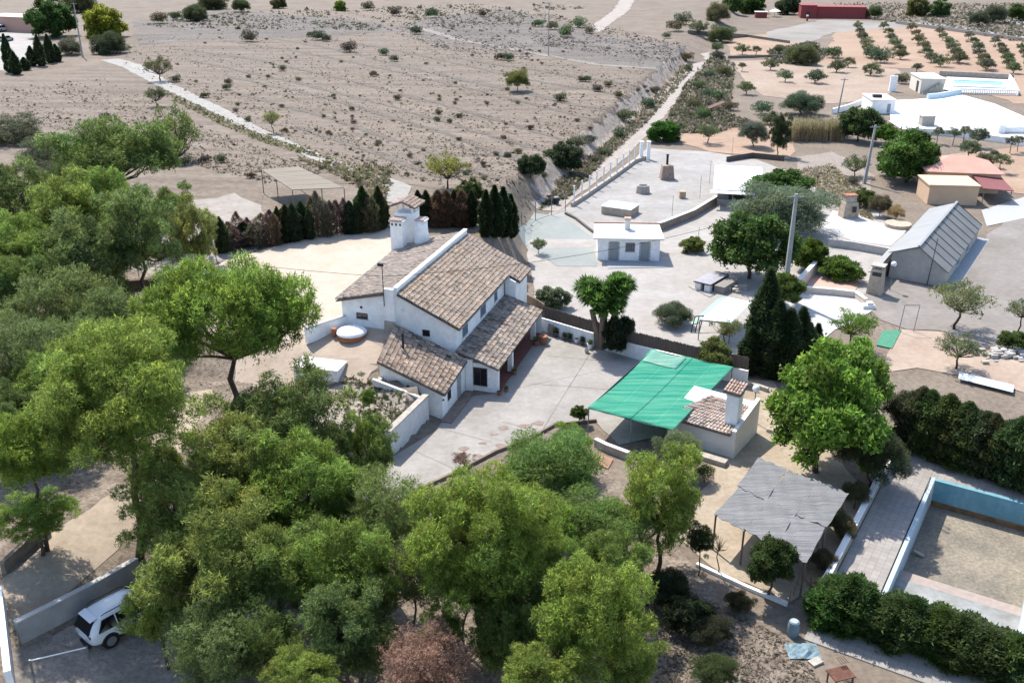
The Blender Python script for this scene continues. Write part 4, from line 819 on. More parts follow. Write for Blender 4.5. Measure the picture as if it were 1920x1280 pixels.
# cypresses and hedges
ORDS = ['first', 'second', 'third', 'fourth', 'fifth', 'sixth', 'seventh', 'eighth', 'ninth', 'tenth', 'eleventh', 'twelfth', 'thirteenth', 'fourteenth', 'fifteenth', 'sixteenth', 'seventeenth', 'eighteenth', 'nineteenth', 'twentieth', 'twenty-first', 'twenty-second', 'twenty-third', 'twenty-fourth', 'twenty-fifth', 'twenty-sixth', 'twenty-seventh', 'twenty-eighth', 'twenty-ninth', 'thirtieth', 'thirty-first', 'thirty-second', 'thirty-third', 'thirty-fourth']
column('cypress_tree', 'tallest dark cypress in the group beside the corrugated shelter', 'cypress', W(1426, 690), 'cyp0', 1.35, 1.05, G_BLACK, 'cypresses beside the shelter')
for i, (x, y, s, z, lab) in enumerate([(1448, 705, 1.2, .80, 'broad cypress just right of the tallest one'), (1470, 708, 1.2, .72, 'middle cypress of the group below the concrete pole'), (1492, 700, 1.1, .70, 'pointed cypress right of the middle of the dark group'), (1508, 696, 0.9, .52, 'small cypress towards the mulberry in the dark group'), (1402, 700, 0.9, .5, 'short cypress at the left foot of the tallest one'), (1524, 690, .75, .48, 'last low cypress of the dark group by the mulberry')]):
    column('cypress_tree', lab, 'cypress', W(x, y), 'cyp0', s, z, G_BLACK, 'cypresses beside the shelter')
n = 16
for i in range(n):
    t_ = i / (n - 1); x = 1712 + t_ * 250; y = 838 + t_ * 92
    column('hedge_conifer', f'{ORDS[i]} conifer from the mulberry end of the tall dark hedge behind the empty pool', 'hedge', W(x + random.uniform(-3, 3), y), 'thuja', random.uniform(0.9, 1.4), random.uniform(1.0, 1.35), tuple(v * random.uniform(.85, 1.2) for v in (0.075, 0.10, 0.036)), 'tall hedge behind the empty pool')
n = 15
for i in range(n):
    t_ = i / (n - 1); x = 1560 + t_ * 400; y = 1165 + t_ * 120
    column('hedge_conifer', f'{ORDS[i]} bushy conifer from the pergola end of the hedge in front of the empty pool', 'hedge', W(x + random.uniform(-4, 4), y + random.uniform(-4, 4)), 'thuja', random.uniform(0.8, 1.3), random.uniform(0.52, 0.86) * (1 - .28 * t_), tuple(v * random.uniform(.85, 1.25) for v in (0.07, 0.105, 0.03)), 'hedge in front of the empty pool')
n = 34
for i in range(n):   # the half-dead conifer row behind the sandy yard
    t_ = i / (n - 1); x = 425 + t_ * 300 + random.uniform(-4, 4); y = 468 - t_ * 40 + random.uniform(-5, 5)
    dead = (i < 9 and i != 4) or (17 < i < 25) or random.random() < 0.3
    c = (0.135, 0.10, 0.07) if dead else (0.034, 0.05, 0.022)
    column('dried_conifer' if dead else 'hedge_conifer', (f'dried brown conifer, {ORDS[i]} from the farm track in the row behind the sandy yard' if dead else f'dark green conifer, {ORDS[i]} from the farm track in the row behind the sandy yard'), 'conifer', W(x, y), (('dead0', 'dead1') if dead else ('cyp1', 'cyp2'))[i % 2], random.uniform(0.5, 0.9), random.uniform(0.65, 1.05) * (0.75 if i < 8 else 1), tuple(v * random.uniform(.8, 1.25) for v in c), 'dried row behind the sandy yard' if dead else 'green row behind the sandy yard')
for i, x in enumerate((785, 800, 822, 838, 852, 866, 884)):
    dead = i in (2, 3, 5); c = (0.13, 0.08, 0.05) if dead else (0.03, 0.042, 0.018)
    column('dried_conifer' if dead else 'hedge_conifer', (f'brown conifer, {ORDS[i]} from the chimneys in the short row behind the house' if dead else f'narrow green conifer, {ORDS[i]} from the chimneys in the short row behind the house'), 'conifer', W(x, 424), 'cyp1', 0.6 if not dead else 0.9, 0.8, c, 'brown conifers behind the chimneys' if dead else 'green conifers behind the chimneys')
column('cypress_tree', 'small round topped cypress at the end of the farm track', 'cypress', W(418, 474), 'cyp2', 0.7, 0.95, G_BLACK)
for i, (x, s) in enumerate(((912, .95), (928, 1.1), (944, 1.1), (958, .95))):
    column('cypress_tree', f'dark cypress, {ORDS[i]} from the left in the clump at the right end of the house', 'cypress', W(x, 442 + i), 'cyp0', s * .82, .58 + .07 * (i in (1, 2)), (0.022, 0.04, 0.014), 'cypress clump at the house end')
for i, (x, yb_, h) in enumerate(((20, 136, 1.0), (62, 124, .55), (78, 124, .85), (96, 118, .80), (32, 140, .6), (108, 116, .5), (48, 132, .35))):
    column('cypress_tree', ['tall slim cypress nearest the left picture edge by the far parking yard', 'short slim cypress left of the tall pair at the far parking yard', 'tall cypress in the middle of the row by the far parking yard', 'tall cypress under the large deep green tree at the far parking yard', 'low cypress right beside the leftmost tall one at the parking yard', 'last low cypress of the row towards the slim white pole', 'lowest little cypress in the gap of the row by the far parking yard'][i], 'cypress', W(x, yb_), 'cyp0', 1.1, h, G_BLACK, 'cypress row by the far parking yard')

# ------------------------------------------------------------------ the parked car
def car(name, label, p, rz, paint, group=None, s=1.0):
    t = thing(name, label, 'car', p, rz, group); t.scale = (s, s, s)
    # stations along x (rear -2.4 .. front 2.4): half width, sill z, belt z, roof z, roof half width
    S = [(-2.38, .70, .55, .80, .86, .60), (-2.30, .86, .40, .98, 1.12, .74), (-2.05, .93, .30, 1.04, 1.50, .70), (-1.70, .95, .28, 1.05, 1.70, .66), (-1.0, .96, .27, 1.04, 1.755, .66), (-0.2, .96, .27, 1.02, 1.75, .66), (0.35, .96, .27, 1.01, 1.68, .65), (0.75, .96, .27, 1.0, 1.42, .68), (1.12, .96, .28, 1.0, 1.10, .76), (1.7, .95, .30, .97, 1.02, .74), (2.15, .90, .34, .86, .92, .68), (2.38, .74, .42, .72, .76, .55)]
    vs = []; 
    for (x, w, z0, zb, zr, wr) in S:
        half = [(0, z0), (w * .8, z0), (w, z0 + .16), (w * 1.0, zb * .75 + .05), (w * .97, zb), (wr + .03, zr - .06), (wr * .8, zr), (0, zr + .015)]
        vs += [(x, -a, z) for a, z in half] + [(x, a, z) for a, z in half[::-1][1:-1]]
    m = 14; k = len(S)
    fs = [(i * m + j, (i + 1) * m + j, (i + 1) * m + (j + 1) % m, i * m + (j + 1) % m) for i in range(k - 1) for j in range(m)]
    fs += [tuple(range(m)), tuple(range((k - 1) * m, k * m))[::-1]]
    b = MB().add(vs, fs).build('body', paint, t, smooth=True)
    md = b.modifiers.new('smooth', 'SUBSURF'); md.levels = 2; md.render_levels = 2
    g = mat('car_glass', (0.006, 0.007, 0.009), var=0.05, rough=0.08, spec=0.5)
    MB().add([(-2.375, -.68, 1.06), (-2.375, .68, 1.06), (-2.03, .58, 1.60), (-2.03, -.58, 1.60), (-2.22, -.66, 1.04), (-2.22, .66, 1.04), (-1.88, .56, 1.56), (-1.88, -.56, 1.56)], [(1, 0, 3, 2), (4, 5, 6, 7), (0, 1, 5, 4), (1, 2, 6, 5), (2, 3, 7, 6), (3, 0, 4, 7)]).build('rear_window', g, t)
    MB().add([(1.20, -.70, 1.08), (1.20, .70, 1.08), (0.55, .58, 1.62), (0.55, -.58, 1.62), (1.12, -.68, 1.04), (1.12, .68, 1.04), (0.47, .56, 1.58), (0.47, -.56, 1.58)], [(0, 1, 2, 3), (5, 4, 7, 6), (0, 4, 5, 1), (1, 5, 6, 2), (2, 6, 7, 3), (3, 7, 4, 0)]).build('windscreen', g, t)
    for sd_ in (-1, 1):
        for (xa, xb, xc, xd) in ((-1.95, -1.0, -1.02, -1.62), (-.94, .02, -.02, -.94), (.08, 1.0, .38, .06)):
            pts = [(xa, 0.958, 1.07), (xb, 0.955, 1.05), (xc, 0.745, 1.58), (xd, 0.75, 1.57)]
            out_ = [(x, sd_ * y, z) for x, y, z in pts]; inn = [(x, sd_ * (y - .06), z) for x, y, z in pts]
            f_ = [(0, 1, 2, 3), (7, 6, 5, 4), (0, 4, 5, 1), (1, 5, 6, 2), (2, 6, 7, 3), (3, 7, 4, 0)]
            MB().add(out_ + inn, f_ if sd_ < 0 else [q[::-1] for q in f_]).build('side_window', g, t)
        MB().path([(-1.6, sd_ * .66, 1.77), (-1.4, sd_ * .67, 1.82), (0.1, sd_ * .66, 1.82), (0.3, sd_ * .65, 1.74)], [.022] * 4, 5).build('roof_rail', DARKM, t)
        MB().box(-2.345, -2.24, sd_ * .62 - .16, sd_ * .62 + .16, .86, .98).build('tail_light', mat('tail_light', (0.16, 0.01, 0.012), rough=.3), t)
        MB().box(2.10, 2.30, sd_ * .62 - .14, sd_ * .62 + .14, .70, .82).build('headlight', mat('headlight', (.5, .5, .5), rough=.15), t)
        MB().box(.72, .92, sd_ * 1.0 - .1, sd_ * 1.0 + .1, 1.02, 1.16).build('wing_mirror', paint, t)
        for x in (-1.45, 1.5):
            tube = MB().path([(x, sd_ * .99, .36), (x, sd_ * .74, .36)], [.37, .37], 20); wh = tube.build('wheel', mat('tyre', (.012, .012, .012)), t)
            MB().path([(x, sd_ * 1.0, .36), (x, sd_ * .97, .36)], [.25, .25], 16).build('rim', METAL, wh)
            ar = MB().path([(x, sd_ * .965, .38), (x, sd_ * .70, .38)], [.44, .44], 20); ar.build('wheel_arch', DARKM, t)
    for sd_ in (-1, 1):
        MB().box(-1.0, 1.05, sd_ * .955 - .02, sd_ * .955 + .02, .27, .40).build('sill_trim', DARKM, t)
        for x in (-.75, .25): MB().box(x, x + .2, sd_ * .965 - .025, sd_ * .965 + .025, .90, .94).build('door_handle', METAL, t)
    MB().box(-2.47, -2.32, -.7, .7, .34, .46).build('rear_bumper_trim', DARKM, t)
    MB().box(-2.405, -2.36, -.26, .26, .68, .79).build('number_plate', mat('plate', (.7, .7, .68)), t)
    MB().slab([(-2.12, -.57, 1.64), (-2.12, .57, 1.64), (-1.74, .58, 1.715), (-1.74, -.58, 1.715)], .035).build('spoiler', paint, t)
    return t
PAINT = mat('white_car_paint', (0.62, 0.64, 0.66), var=0.02, rough=0.22, spec=0.5)
ca, cb = W(132, 1222), W(330, 1136); dv = (cb - ca); yaw = math.atan2(dv.y, dv.x) - 0.02
cc = ca.lerp(cb, 0.5) + Vector((0.1, 0.35, 0)); cc.z = float(T(cc.x, cc.y)) + 0.07
car('parked_car', 'white estate car with dark windows half hidden under the pine branches', cc, yaw, PAINT)
car('parked_car', 'white car parked against the pink house far away', W(41, 50), 1.2, PAINT, s=0.95)
car('parked_car', 'silver car nearest the cypress row on the far parking yard', W(13, 78), 1.5, mat('silver_paint', (.35, .37, .39), var=.02, rough=.25, spec=.5), s=.95)
car('parked_van', 'white van at the left picture edge on the far parking yard', W(4, 60), 1.4, PAINT, s=1.25)['category'] = 'van'

# ------------------------------------------------------------------ green shade sail
def cloth_mat(name, col, tr):
    m = bpy.data.materials.new(name); m.use_nodes = True; nt = m.node_tree; N = nt.nodes; L = nt.links; N.clear()
    o = N.new('ShaderNodeOutputMaterial'); d = N.new('ShaderNodeBsdfDiffuse'); t = N.new('ShaderNodeBsdfTranslucent'); mx = N.new('ShaderNodeMixShader'); mx.inputs[0].default_value = tr
    g = N.new('ShaderNodeNewGeometry'); mp = N.new('ShaderNodeMapping'); mp.inputs['Rotation'].default_value = (0, 0, math.radians(-60)); mp.inputs['Scale'].default_value = (0.25, 3.0, 1)
    L.new(g.outputs['Position'], mp.inputs[0]); n = N.new('ShaderNodeTexNoise'); n.inputs['Scale'].default_value = 1.1; n.inputs['Detail'].default_value = 5; L.new(mp.outputs[0], n.inputs['Vector'])
    n2 = N.new('ShaderNodeTexNoise'); n2.inputs['Scale'].default_value = 7; L.new(g.outputs['Position'], n2.inputs['Vector'])
    ad = N.new('ShaderNodeMath'); ad.operation = 'ADD'; L.new(n.outputs[0], ad.inputs[0]); ml = N.new('ShaderNodeMath'); ml.operation = 'MULTIPLY'; ml.inputs[1].default_value = .25; L.new(n2.outputs[0], ml.inputs[0]); L.new(ml.outputs[0], ad.inputs[1])
    r = N.new('ShaderNodeValToRGB'); r.color_ramp.elements[0].position = .45; r.color_ramp.elements[1].position = .82
    r.color_ramp.elements[0].color = (*[c * .78 for c in col], 1); r.color_ramp.elements[1].color = (min(1, col[0] * 2.6 + .04), col[1] * 1.18, col[2] * 1.22, 1)
    L.new(ad.outputs[0], r.inputs[0]); L.new(r.outputs[0], d.inputs[0]); L.new(r.outputs[0], t.inputs[0]); L.new(d.outputs[0], mx.inputs[1]); L.new(t.outputs[0], mx.inputs[2]); L.new(mx.outputs[0], o.inputs[0])
    return m
GREEN = cloth_mat('green_net', (0.030, 0.295, 0.198), 0.22); GREENL = cloth_mat('pale_green_net', (0.13, 0.42, 0.33), 0.3)
SZ = 2.2
c00, c01, c11, c10 = W(1104, 765, SZ), W(1222, 657, SZ), W(1373, 690, SZ), W(1262, 806, SZ)   # near left, far left, far right, near right
sail = thing('shade_sail', 'large bright green shade net on a steel frame beside the court', 'shade sail', (c00.x, c00.y, 0))
def sailp(u, v, dz=0.0):
    p = c00.lerp(c10, u).lerp(c01.lerp(c11, u), v)
    sag = -0.05 * math.sin(math.pi * ((u * 2) % 1)) * 0.6 - 0.10 * math.sin(math.pi * v) - 0.05 * math.sin(7 * u + 3 * v) ** 2
    return (p.x, p.y, p.z + 0.08 + sag + dz)
def cloth(name, u0, u1, v0, v1, m, dz, nu=10, nv=22):
    b = MB(); vs = [sailp(u0 + (u1 - u0) * i / nu, v0 + (v1 - v0) * j / nv, dz) for j in range(nv + 1) for i in range(nu + 1)]
    b.add(vs, [(j * (nu + 1) + i, j * (nu + 1) + i + 1, (j + 1) * (nu + 1) + i + 1, (j + 1) * (nu + 1) + i) for j in range(nv) for i in range(nu)])
    o = b.build(name, m, sail, local=False, smooth=True); s = o.modifiers.new('thickness', 'SOLIDIFY'); s.thickness = 0.012; return o
for k, (a, b_) in enumerate(((-.01, .27), (.255, .52), (.505, .77), (.755, 1.01))): cloth('net_strip', a, b_, -.01, 1.01, GREEN, 0.006 * (k % 2))
tag(cloth('net_patch', .02, .45, .80, .985, GREENL, 0.05), 'paler green patch at the far left corner of the net')
fr = MB(); cs = [c00, c10, c11, c01]
for i in range(4): fr.path([tuple(cs[i]), tuple(cs[(i + 1) % 4])], [.045, .045], 6)
fr.build('frame', DARKM, sail, local=False)
for c in (c00, c10, c11, c01, c00.lerp(c01, .5), c10.lerp(c11, .5), c00.lerp(c10, .52)):
    MB().tube((c.x, c.y, 0), (c.x, c.y, SZ + .02), .045, None, 8).build('post', METAL, sail, local=False)
# raised kerb and small wall in front of the sail
wall_run('low_wall', 'low pale wall with brown earth in front of the shade sail', [W(1116, 836), W(1136, 846), W(1178, 862)], 0.55, 0.25, STONE, CAP)
sheet('flower_bed', [(1118, 848), (1150, 862), (1140, 880), (1110, 868)], mat('red_earth', (0.33, 0.19, 0.13), var=.2, scale=2), 0.07)
wall_run('court_kerb', 'thin brown kerb along the lower edge of the driveway ramp', [W(1118, 790), W(1040, 798), W(985, 828), W(930, 848), W(850, 890), W(762, 930)], 0.22, 0.18, mat('brown_kerb', (0.19, 0.145, 0.115), var=.25, scale=2), None, cat='kerb')

# ------------------------------------------------------------------ barbecue house
bo_ = W(1375, 860); bq = thing('barbecue_house', 'small white barbecue house with pinkish tiled roof and white chimney', 'outbuilding', bo_, math.radians(-34))
CREAM = mat('cream_render', (0.66, 0.63, 0.58), var=.06, scale=1.2, bump=.1, bscale=12, fine=(6, .05))
b = MB(); b.prism([(-4.9, 0), (-0.28, 0), (-0.28, 4.2), (-4.9, 4.2)], -.2, [1.75, 1.75, 2.4, 2.4]); b.build('wall', CREAM, bq)
b = MB(); b.prism([(-0.277, -.03), (0, -.03), (0, 4.25), (-0.277, 4.25)], -.2, [2.05, 2.05, 2.75, 2.75]); b.build('parapet_wall', CREAM, bq)
tile_roof(bq, [(-5.1, -.28, 1.84), (-.29, -.28, 1.84), (-.29, 3.3, 2.40), (-3.25, 3.3, 2.40)], seed=12, base=(1.5, 1.44, 1.44), wear=.10)
ch = MB().box(-1.15, -.30, 0.75, 1.55, 1.9, 4.15).build('chimney', WHITE, bq)
MB().box(-1.22, -.24, .68, 1.62, 4.15, 4.22).build('chimney_cap', CAP, ch)
v = MB(); 
for (x, y) in ((-1.15, .75), (-.42, .75), (-1.15, 1.43), (-.42, 1.43)): v.box(x, x + .12, y, y + .12, 4.222, 4.45)
v.build('cap_posts', CAP, ch)
tile_roof(ch, [(-1.35, .5, 4.5), (-.1, .5, 4.5), (-.1, 1.8, 4.78), (-1.35, 1.8, 4.78)], seed=13, base=(1.4, 1.2, 1.12))
for o in ch.children:
    if o.name.startswith('roof_tiles'): o.name = 'cap_tiles'
wb = thing('work_top', 'white masonry work top behind the barbecue house', 'counter', W(1330, 752), math.radians(-34))
MB().box(-1.6, 1.5, -.5, .5, -.1, .85).build('counter', WHITE, wb); MB().box(-1.65, 1.55, -.55, .55, .852, .92).build('top', CAP, wb)
bn = thing('stone_bench', 'low pale stone ledge at the front corner of the barbecue house', 'bench', W(1345, 862), math.radians(-34))
MB().box(-1.7, .8, -.75, -.15, -.1, .38).build('ledge', STONE, bn)
def lamp(label, p, h, globe=True, col=None, name='lamp_post'):
    t = thing(name, label, 'lamp post', p)
    MB().tube((0, 0, 0), (0, 0, h), .05, .035, 8).build('pole', METAL, t)
    if globe:
        MB().lathe((0, 0, h - .02), [(.07, 0), (.2, .06), (.26, .2), (.26, .3), (.2, .44), (.06, .52)], 14).build('globe', mat('opal_globe', (.72, .73, .74), var=.02, rough=.3), t, smooth=True)
        MB().tube((0, 0, h - .06), (0, 0, h), .12, .12, 10).build('collar', DARKM, t)
    return t
lamp('lamp post with pale globe standing out of the big mulberry', W(1578, 850), 3.0)
lamp('thin garden lamp mast behind the barbecue chimney', W(1411, 790), 2.4)
wall_run('rubble_kerb', 'low dark kerb of stones at the shaded foot of the cypresses', [W(1385, 722), W(1420, 728), W(1440, 735)], .35, .3, STONE, cat='kerb')

# ------------------------------------------------------------------ reed pergola, six mats
pc = [W(1425, 862, 2.45), W(1588, 926, 2.3), W(1512, 1058, 2.2), W(1338, 966, 2.3)]   # far left, far right, near right, near left
pg = thing('reed_pergola', 'silver grey reed mat pergola roof between the barbecue house and the empty pool', 'pergola', (pc[3].x, pc[3].y, 0))
SILV = mat('silver_reed', (0.092, 0.092, 0.093), col2=(0.215, 0.214, 0.212), var=.2, scale=1.6, stretch=(0.25, 7.0, 1), rot=math.radians(-30), rough=.8, fine=(14, .15))
def pgp(u, v): return pc[3].lerp(pc[2], u).lerp(pc[0].lerp(pc[1], u), v)
for i, (u0, u1) in enumerate(((0, .345), (.33, .68), (.665, 1.0))):
    for j, (v0, v1) in enumerate(((0, .49), (.47, 1.0))):
        nu, nv = 10, 16; vs = []; sk = random.uniform(-.025, .025); dz = .03 * ((i + j) % 2) + .02 * j
        for b_ in range(nv + 1):
            for a in range(nu + 1):
                u = u0 + (u1 - u0) * a / nu + sk * b_ / nv; v = v0 + (v1 - v0) * b_ / nv + (.012 * math.sin(a * 1.7 + i) if b_ in (0, nv) else 0)
                p = pgp(u, v); z = p.z + .07 + dz + .055 * math.sin(b_ * .9 + i * 2 + j) * math.sin(a * .45 + .4) + .012 * math.sin(a * 1.3 + b_ * .9) + (.05 if (b_ == nv and j == 0) else 0) * math.sin(a * .6)
                vs.append((p.x, p.y, z))
        o = MB().add(vs, [(q * (nu + 1) + a, q * (nu + 1) + a + 1, (q + 1) * (nu + 1) + a + 1, (q + 1) * (nu + 1) + a) for q in range(nv) for a in range(nu)]).build('reed_mat', SILV, pg, local=False)
        s = o.modifiers.new('thickness', 'SOLIDIFY'); s.thickness = .03
for u in (0.02, .34, .67, .98):
    a, c = pgp(u, 0.01), pgp(u, .99); MB().path([tuple(a - Vector((0, 0, .05))), tuple(c - Vector((0, 0, .05)))], [.06, .06], 6).build('beam', WOOD, pg, local=False)
    for q in (a, pgp(u, .5), c): MB().tube((q.x, q.y, 0), (q.x, q.y, q.z - .02), .06, .055, 6).build('post', WOOD, pg, local=False)
wall_run('kerb', 'pale kerb at the edge of the sandy garden in front of the pergola', [W(1306, 1060), W(1345, 1078), W(1400, 1103), W(1476, 1135)], .2, .22, CAP, cat='kerb')

# ------------------------------------------------------------------ the empty pool
def pw(u, v, z): 
    p = PL0 + PDL * u + PDW * v; return (p.x, p.y, z)
pool = thing('empty_pool', 'drained old swimming pool with faded blue wall and dirt covered floor', 'pool', (PL0.x, PL0.y, 0))
PBLUE = mat('faded_blue_paint', (0.105, 0.245, 0.30), col2=(0.17, 0.32, 0.37), scale=1.1, rough=.8, fine=(3, .10), stretch=(1, 1, .35))
PW_ = mat('white_pool_render', (0.30, 0.305, 0.295), col2=(0.165, 0.168, 0.155), scale=.55, rough=.85, fine=(3, .1))
PDIRT = mat('pool_dirt', (0.155, 0.14, 0.115), col2=(0.25, 0.215, 0.165), scale=.5, rough=.98, fine=(5, .3), bump=.6, bscale=7)
BR = mat('rust_stain', (0.16, 0.095, 0.05), var=.35, scale=2.5)
PWID, PLEN, SH = 6.3, 16.2, 9.3; ZD, ZS = -1.75, -0.95
def pquad(mb, pts): mb.add(pts, [tuple(range(len(pts)))])
m_ = MB(); m_.slab([pw(-.35, 0.0, .12), pw(-.35, PWID, .12), pw(0, PWID, .12), pw(0, 0.0, .12)], 3.0); wl = m_.build('far_wall', PBLUE, pool, local=False)
m_ = MB(); m_.slab([pw(.004, 0.01, ZD + .40), pw(.004, PWID, ZD + .40), pw(.03, PWID, ZD + .34), pw(.03, .01, ZD + .34)], .5); m_.build('stain_band', BR, pool, local=False)
m_ = MB(); m_.slab([pw(-.36, -.24, .13), pw(-.36, 0, .13), pw(PLEN, 0, .13), pw(PLEN, -.24, .13)], 3.0); m_.build('side_wall', mat('pale_blue_render', (0.36, 0.43, 0.47), var=.10, scale=1.2), pool, local=False)
m_ = MB(); m_.slab([pw(0.03, .0, ZD), pw(.03, PWID, ZD), pw(SH, PWID, ZD), pw(SH, 0.0, ZD)], .5); m_.build('floor', PDIRT, pool, local=False)
m_ = MB(); m_.slab([pw(SH, 0, ZS), pw(SH, PWID, ZS), pw(SH + .85, PWID, ZS + .01), pw(SH + .85, 0, ZS + .01)], 1.6); m_.build('step_edge', mat('pink_pool_edge', (0.30, 0.245, 0.215), var=.12), pool, local=False)
m_ = MB(); m_.slab([pw(SH + .85, 0, ZS + .05), pw(SH + .85, PWID, ZS + .05), pw(PLEN, PWID, ZS + .35), pw(PLEN, 0, ZS + .35)], 1.2); m_.build('shallow_floor', PW_, pool, local=False)
m_ = MB(); m_.slab([pw(PLEN, -.32, .13), pw(PLEN, PWID, .13), pw(PLEN + .4, PWID, .13), pw(PLEN + .4, -.32, .13)], 3.0); m_.build('near_wall', PW_, pool, local=False)
m_ = MB(); m_.slab([pw(-.36, PWID, .13), pw(-.36, PWID + .35, .13), pw(PLEN + .4, PWID + .35, .13), pw(PLEN + .4, PWID, .13)], 3.0); m_.build('side_wall', MATS['pale_blue_render'], pool, local=False)
lad = MB()
for dx in (1.35, 1.85):
    lad.path([pw(dx, -.2, .1), pw(dx, -.15, .8), pw(dx, .12, .75), pw(dx, .12, -.9)], [.03] * 4, 6)
for z in (-.2, -.5, -.8): lad.tube(pw(1.35, .12, z), pw(1.85, .12, z), .025)
tag(lad.build('pool_ladder', mat('pale_steel', (.5, .5, .5), metal=.6, rough=.35), None), 'pale steel ladder at the far left corner of the empty pool', 'ladder')
sl = MB(); sl.slab([pw(6.0, .15, ZD + .3), pw(6.0, .75, ZD + .15), pw(6.25, .8, ZD + .15), pw(6.2, .2, ZD + .3)], .12)
tag(sl.build('broken_slab', STONE), 'small broken slab lying on the dirt of the empty pool near its left wall', 'slab')
PAVE = bpy.data.materials.new('pool_paving'); PAVE.use_nodes = True
nt = PAVE.node_tree; N = nt.nodes; L = nt.links; bs = N['Principled BSDF']; bs.inputs['Roughness'].default_value = .9
g = N.new('ShaderNodeNewGeometry'); mp = N.new('ShaderNodeMapping'); mp.inputs['Rotation'].default_value = (0, 0, -math.atan2(PDL.y, PDL.x)); L.new(g.outputs['Position'], mp.inputs[0])
bk = N.new('ShaderNodeTexBrick'); bk.offset = 0; bk.inputs['Scale'].default_value = 1; bk.inputs['Brick Width'].default_value = .4; bk.inputs['Row Height'].default_value = .4; bk.inputs['Mortar Size'].default_value = .012
bk.inputs['Color1'].default_value = (.34, .31, .28, 1); bk.inputs['Color2'].default_value = (.29, .265, .24, 1); bk.inputs['Mortar'].default_value = (.2, .185, .17, 1); L.new(mp.outputs[0], bk.inputs['Vector'])
ns = N.new('ShaderNodeTexNoise'); ns.inputs['Scale'].default_value = 1.5; L.new(g.outputs['Position'], ns.inputs['Vector']); mm = N.new('ShaderNodeMix'); mm.data_type = 'RGBA'; mm.blend_type = 'MULTIPLY'; mm.inputs[0].default_value = .35
L.new(bk.outputs[0], mm.inputs[6]); L.new(ns.outputs[0], mm.inputs[7]); L.new(mm.outputs[2], bs.inputs['Base Color'])
MATS['pool_paving'] = PAVE
o = MB(); 
for (u0, u1, v0, v1) in ((-3.6, PLEN + 3, -2.75, -.325), (-3.6, -.365, -.32, PWID + 9), (PLEN + .405, PLEN + 3, -.32, PWID + 9), (-.36, PLEN + .4, PWID + .355, PWID + 9)): o.slab([pw(u0, v0, .06), pw(u0, v1, .06), pw(u1, v1, .06), pw(u1, v0, .06)], 3.3)
tag(o.build('pool_terrace', PAVE), None, None, kind='structure')
wall_run('garden_wall', 'low pale wall along the left edge of the pool paving', [Vector(pw(u, -2.95, 0)) for u in (-3.4, 1.5, 6, 11, 15.5)], .75, .28, STONE, CAP)
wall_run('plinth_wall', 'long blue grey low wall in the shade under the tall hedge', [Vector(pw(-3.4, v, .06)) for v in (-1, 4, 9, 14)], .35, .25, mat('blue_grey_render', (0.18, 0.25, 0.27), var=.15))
tag(sheet('corrugated_sheets', [(1798, 703), (1900, 728), (1898, 742), (1795, 716)], mat('pale_blue_sheet', (.55, .60, .62), var=.05), .3), 'long pale sheets lying behind the tall hedge', 'sheeting', kind='thing')
# odds and ends under the hedge
d_ = thing('blue_barrel', 'pale blue plastic barrel on the shaded slope below the kerb', 'barrel', W(1486, 1190))
MB().lathe((0, 0, 0), [(.27, 0), (.30, .3), (.30, .6), (.26, .85)], 14).build('body', mat('blue_plastic', (.13, .185, .215), var=.15, rough=.5), d_); MB().lathe((0, 0, .852), [(.22, 0), (.2, .05)], 14).build('lid', mat('pale_plastic', (.30, .34, .36)), d_)
cp = MB(); rg = random.Random(8); c0 = W(1505, 1222)
gpts = [(c0.x + (i - 4) * .2, c0.y + (j - 3) * .18, c0.z + .06 + .22 * rg.random() * math.exp(-((i - 4) ** 2 + (j - 3) ** 2) / 9)) for j in range(7) for i in range(9)]
cp.add(gpts, [(j * 9 + i, j * 9 + i + 1, (j + 1) * 9 + i + 1, (j + 1) * 9 + i) for j in range(6) for i in range(8)])
tag(cp.build('blue_tarpaulin', mat('blue_tarp', (.15, .215, .245), var=.25, scale=4, rough=.5)), 'crumpled pale blue tarpaulin on the ground near the hedge', 'tarpaulin')
tb = thing('rusty_table', 'rusty brown table with slatted seat at the bottom of the hedge', 'table', W(1575, 1282), .3)
MB().box(-.6, .5, -.4, .4, .62, .68).build('top', mat('rust', (.11, .05, .035), var=.3, scale=5), tb)
for x in (-.5, .4):
    for y in (-.32, .32): MB().box(x - .03, x + .03, y - .03, y + .03, 0, .62).build('leg', MATS['rust'], tb)
for k in range(4): MB().box(.15 + k * .12, .21 + k * .12, .3, .75, .9, .94).build('slat', WOOD, tb)
st_ = thing('stone_slab', 'broken flat stone near the blue tarpaulin', 'stone', W(1530, 1242), .5); MB().box(-.35, .3, -.2, .22, -.05, .12).build('stone', STONE, st_)
bf = thing('stick_fence', 'leaning fence of thin sticks at the right end of the kerb', 'fence', W(1490, 1130))
for k in range(7):
    p = W(1478 + k * 9, 1135 - k * 18 + random.uniform(-4, 4)); MB().tube((p.x, p.y, -.1), (p.x + random.uniform(-.1, .1), p.y, 1.1 + random.uniform(-.2, .2)), .025, .018, 5).build('stick', WOOD, bf, local=False)

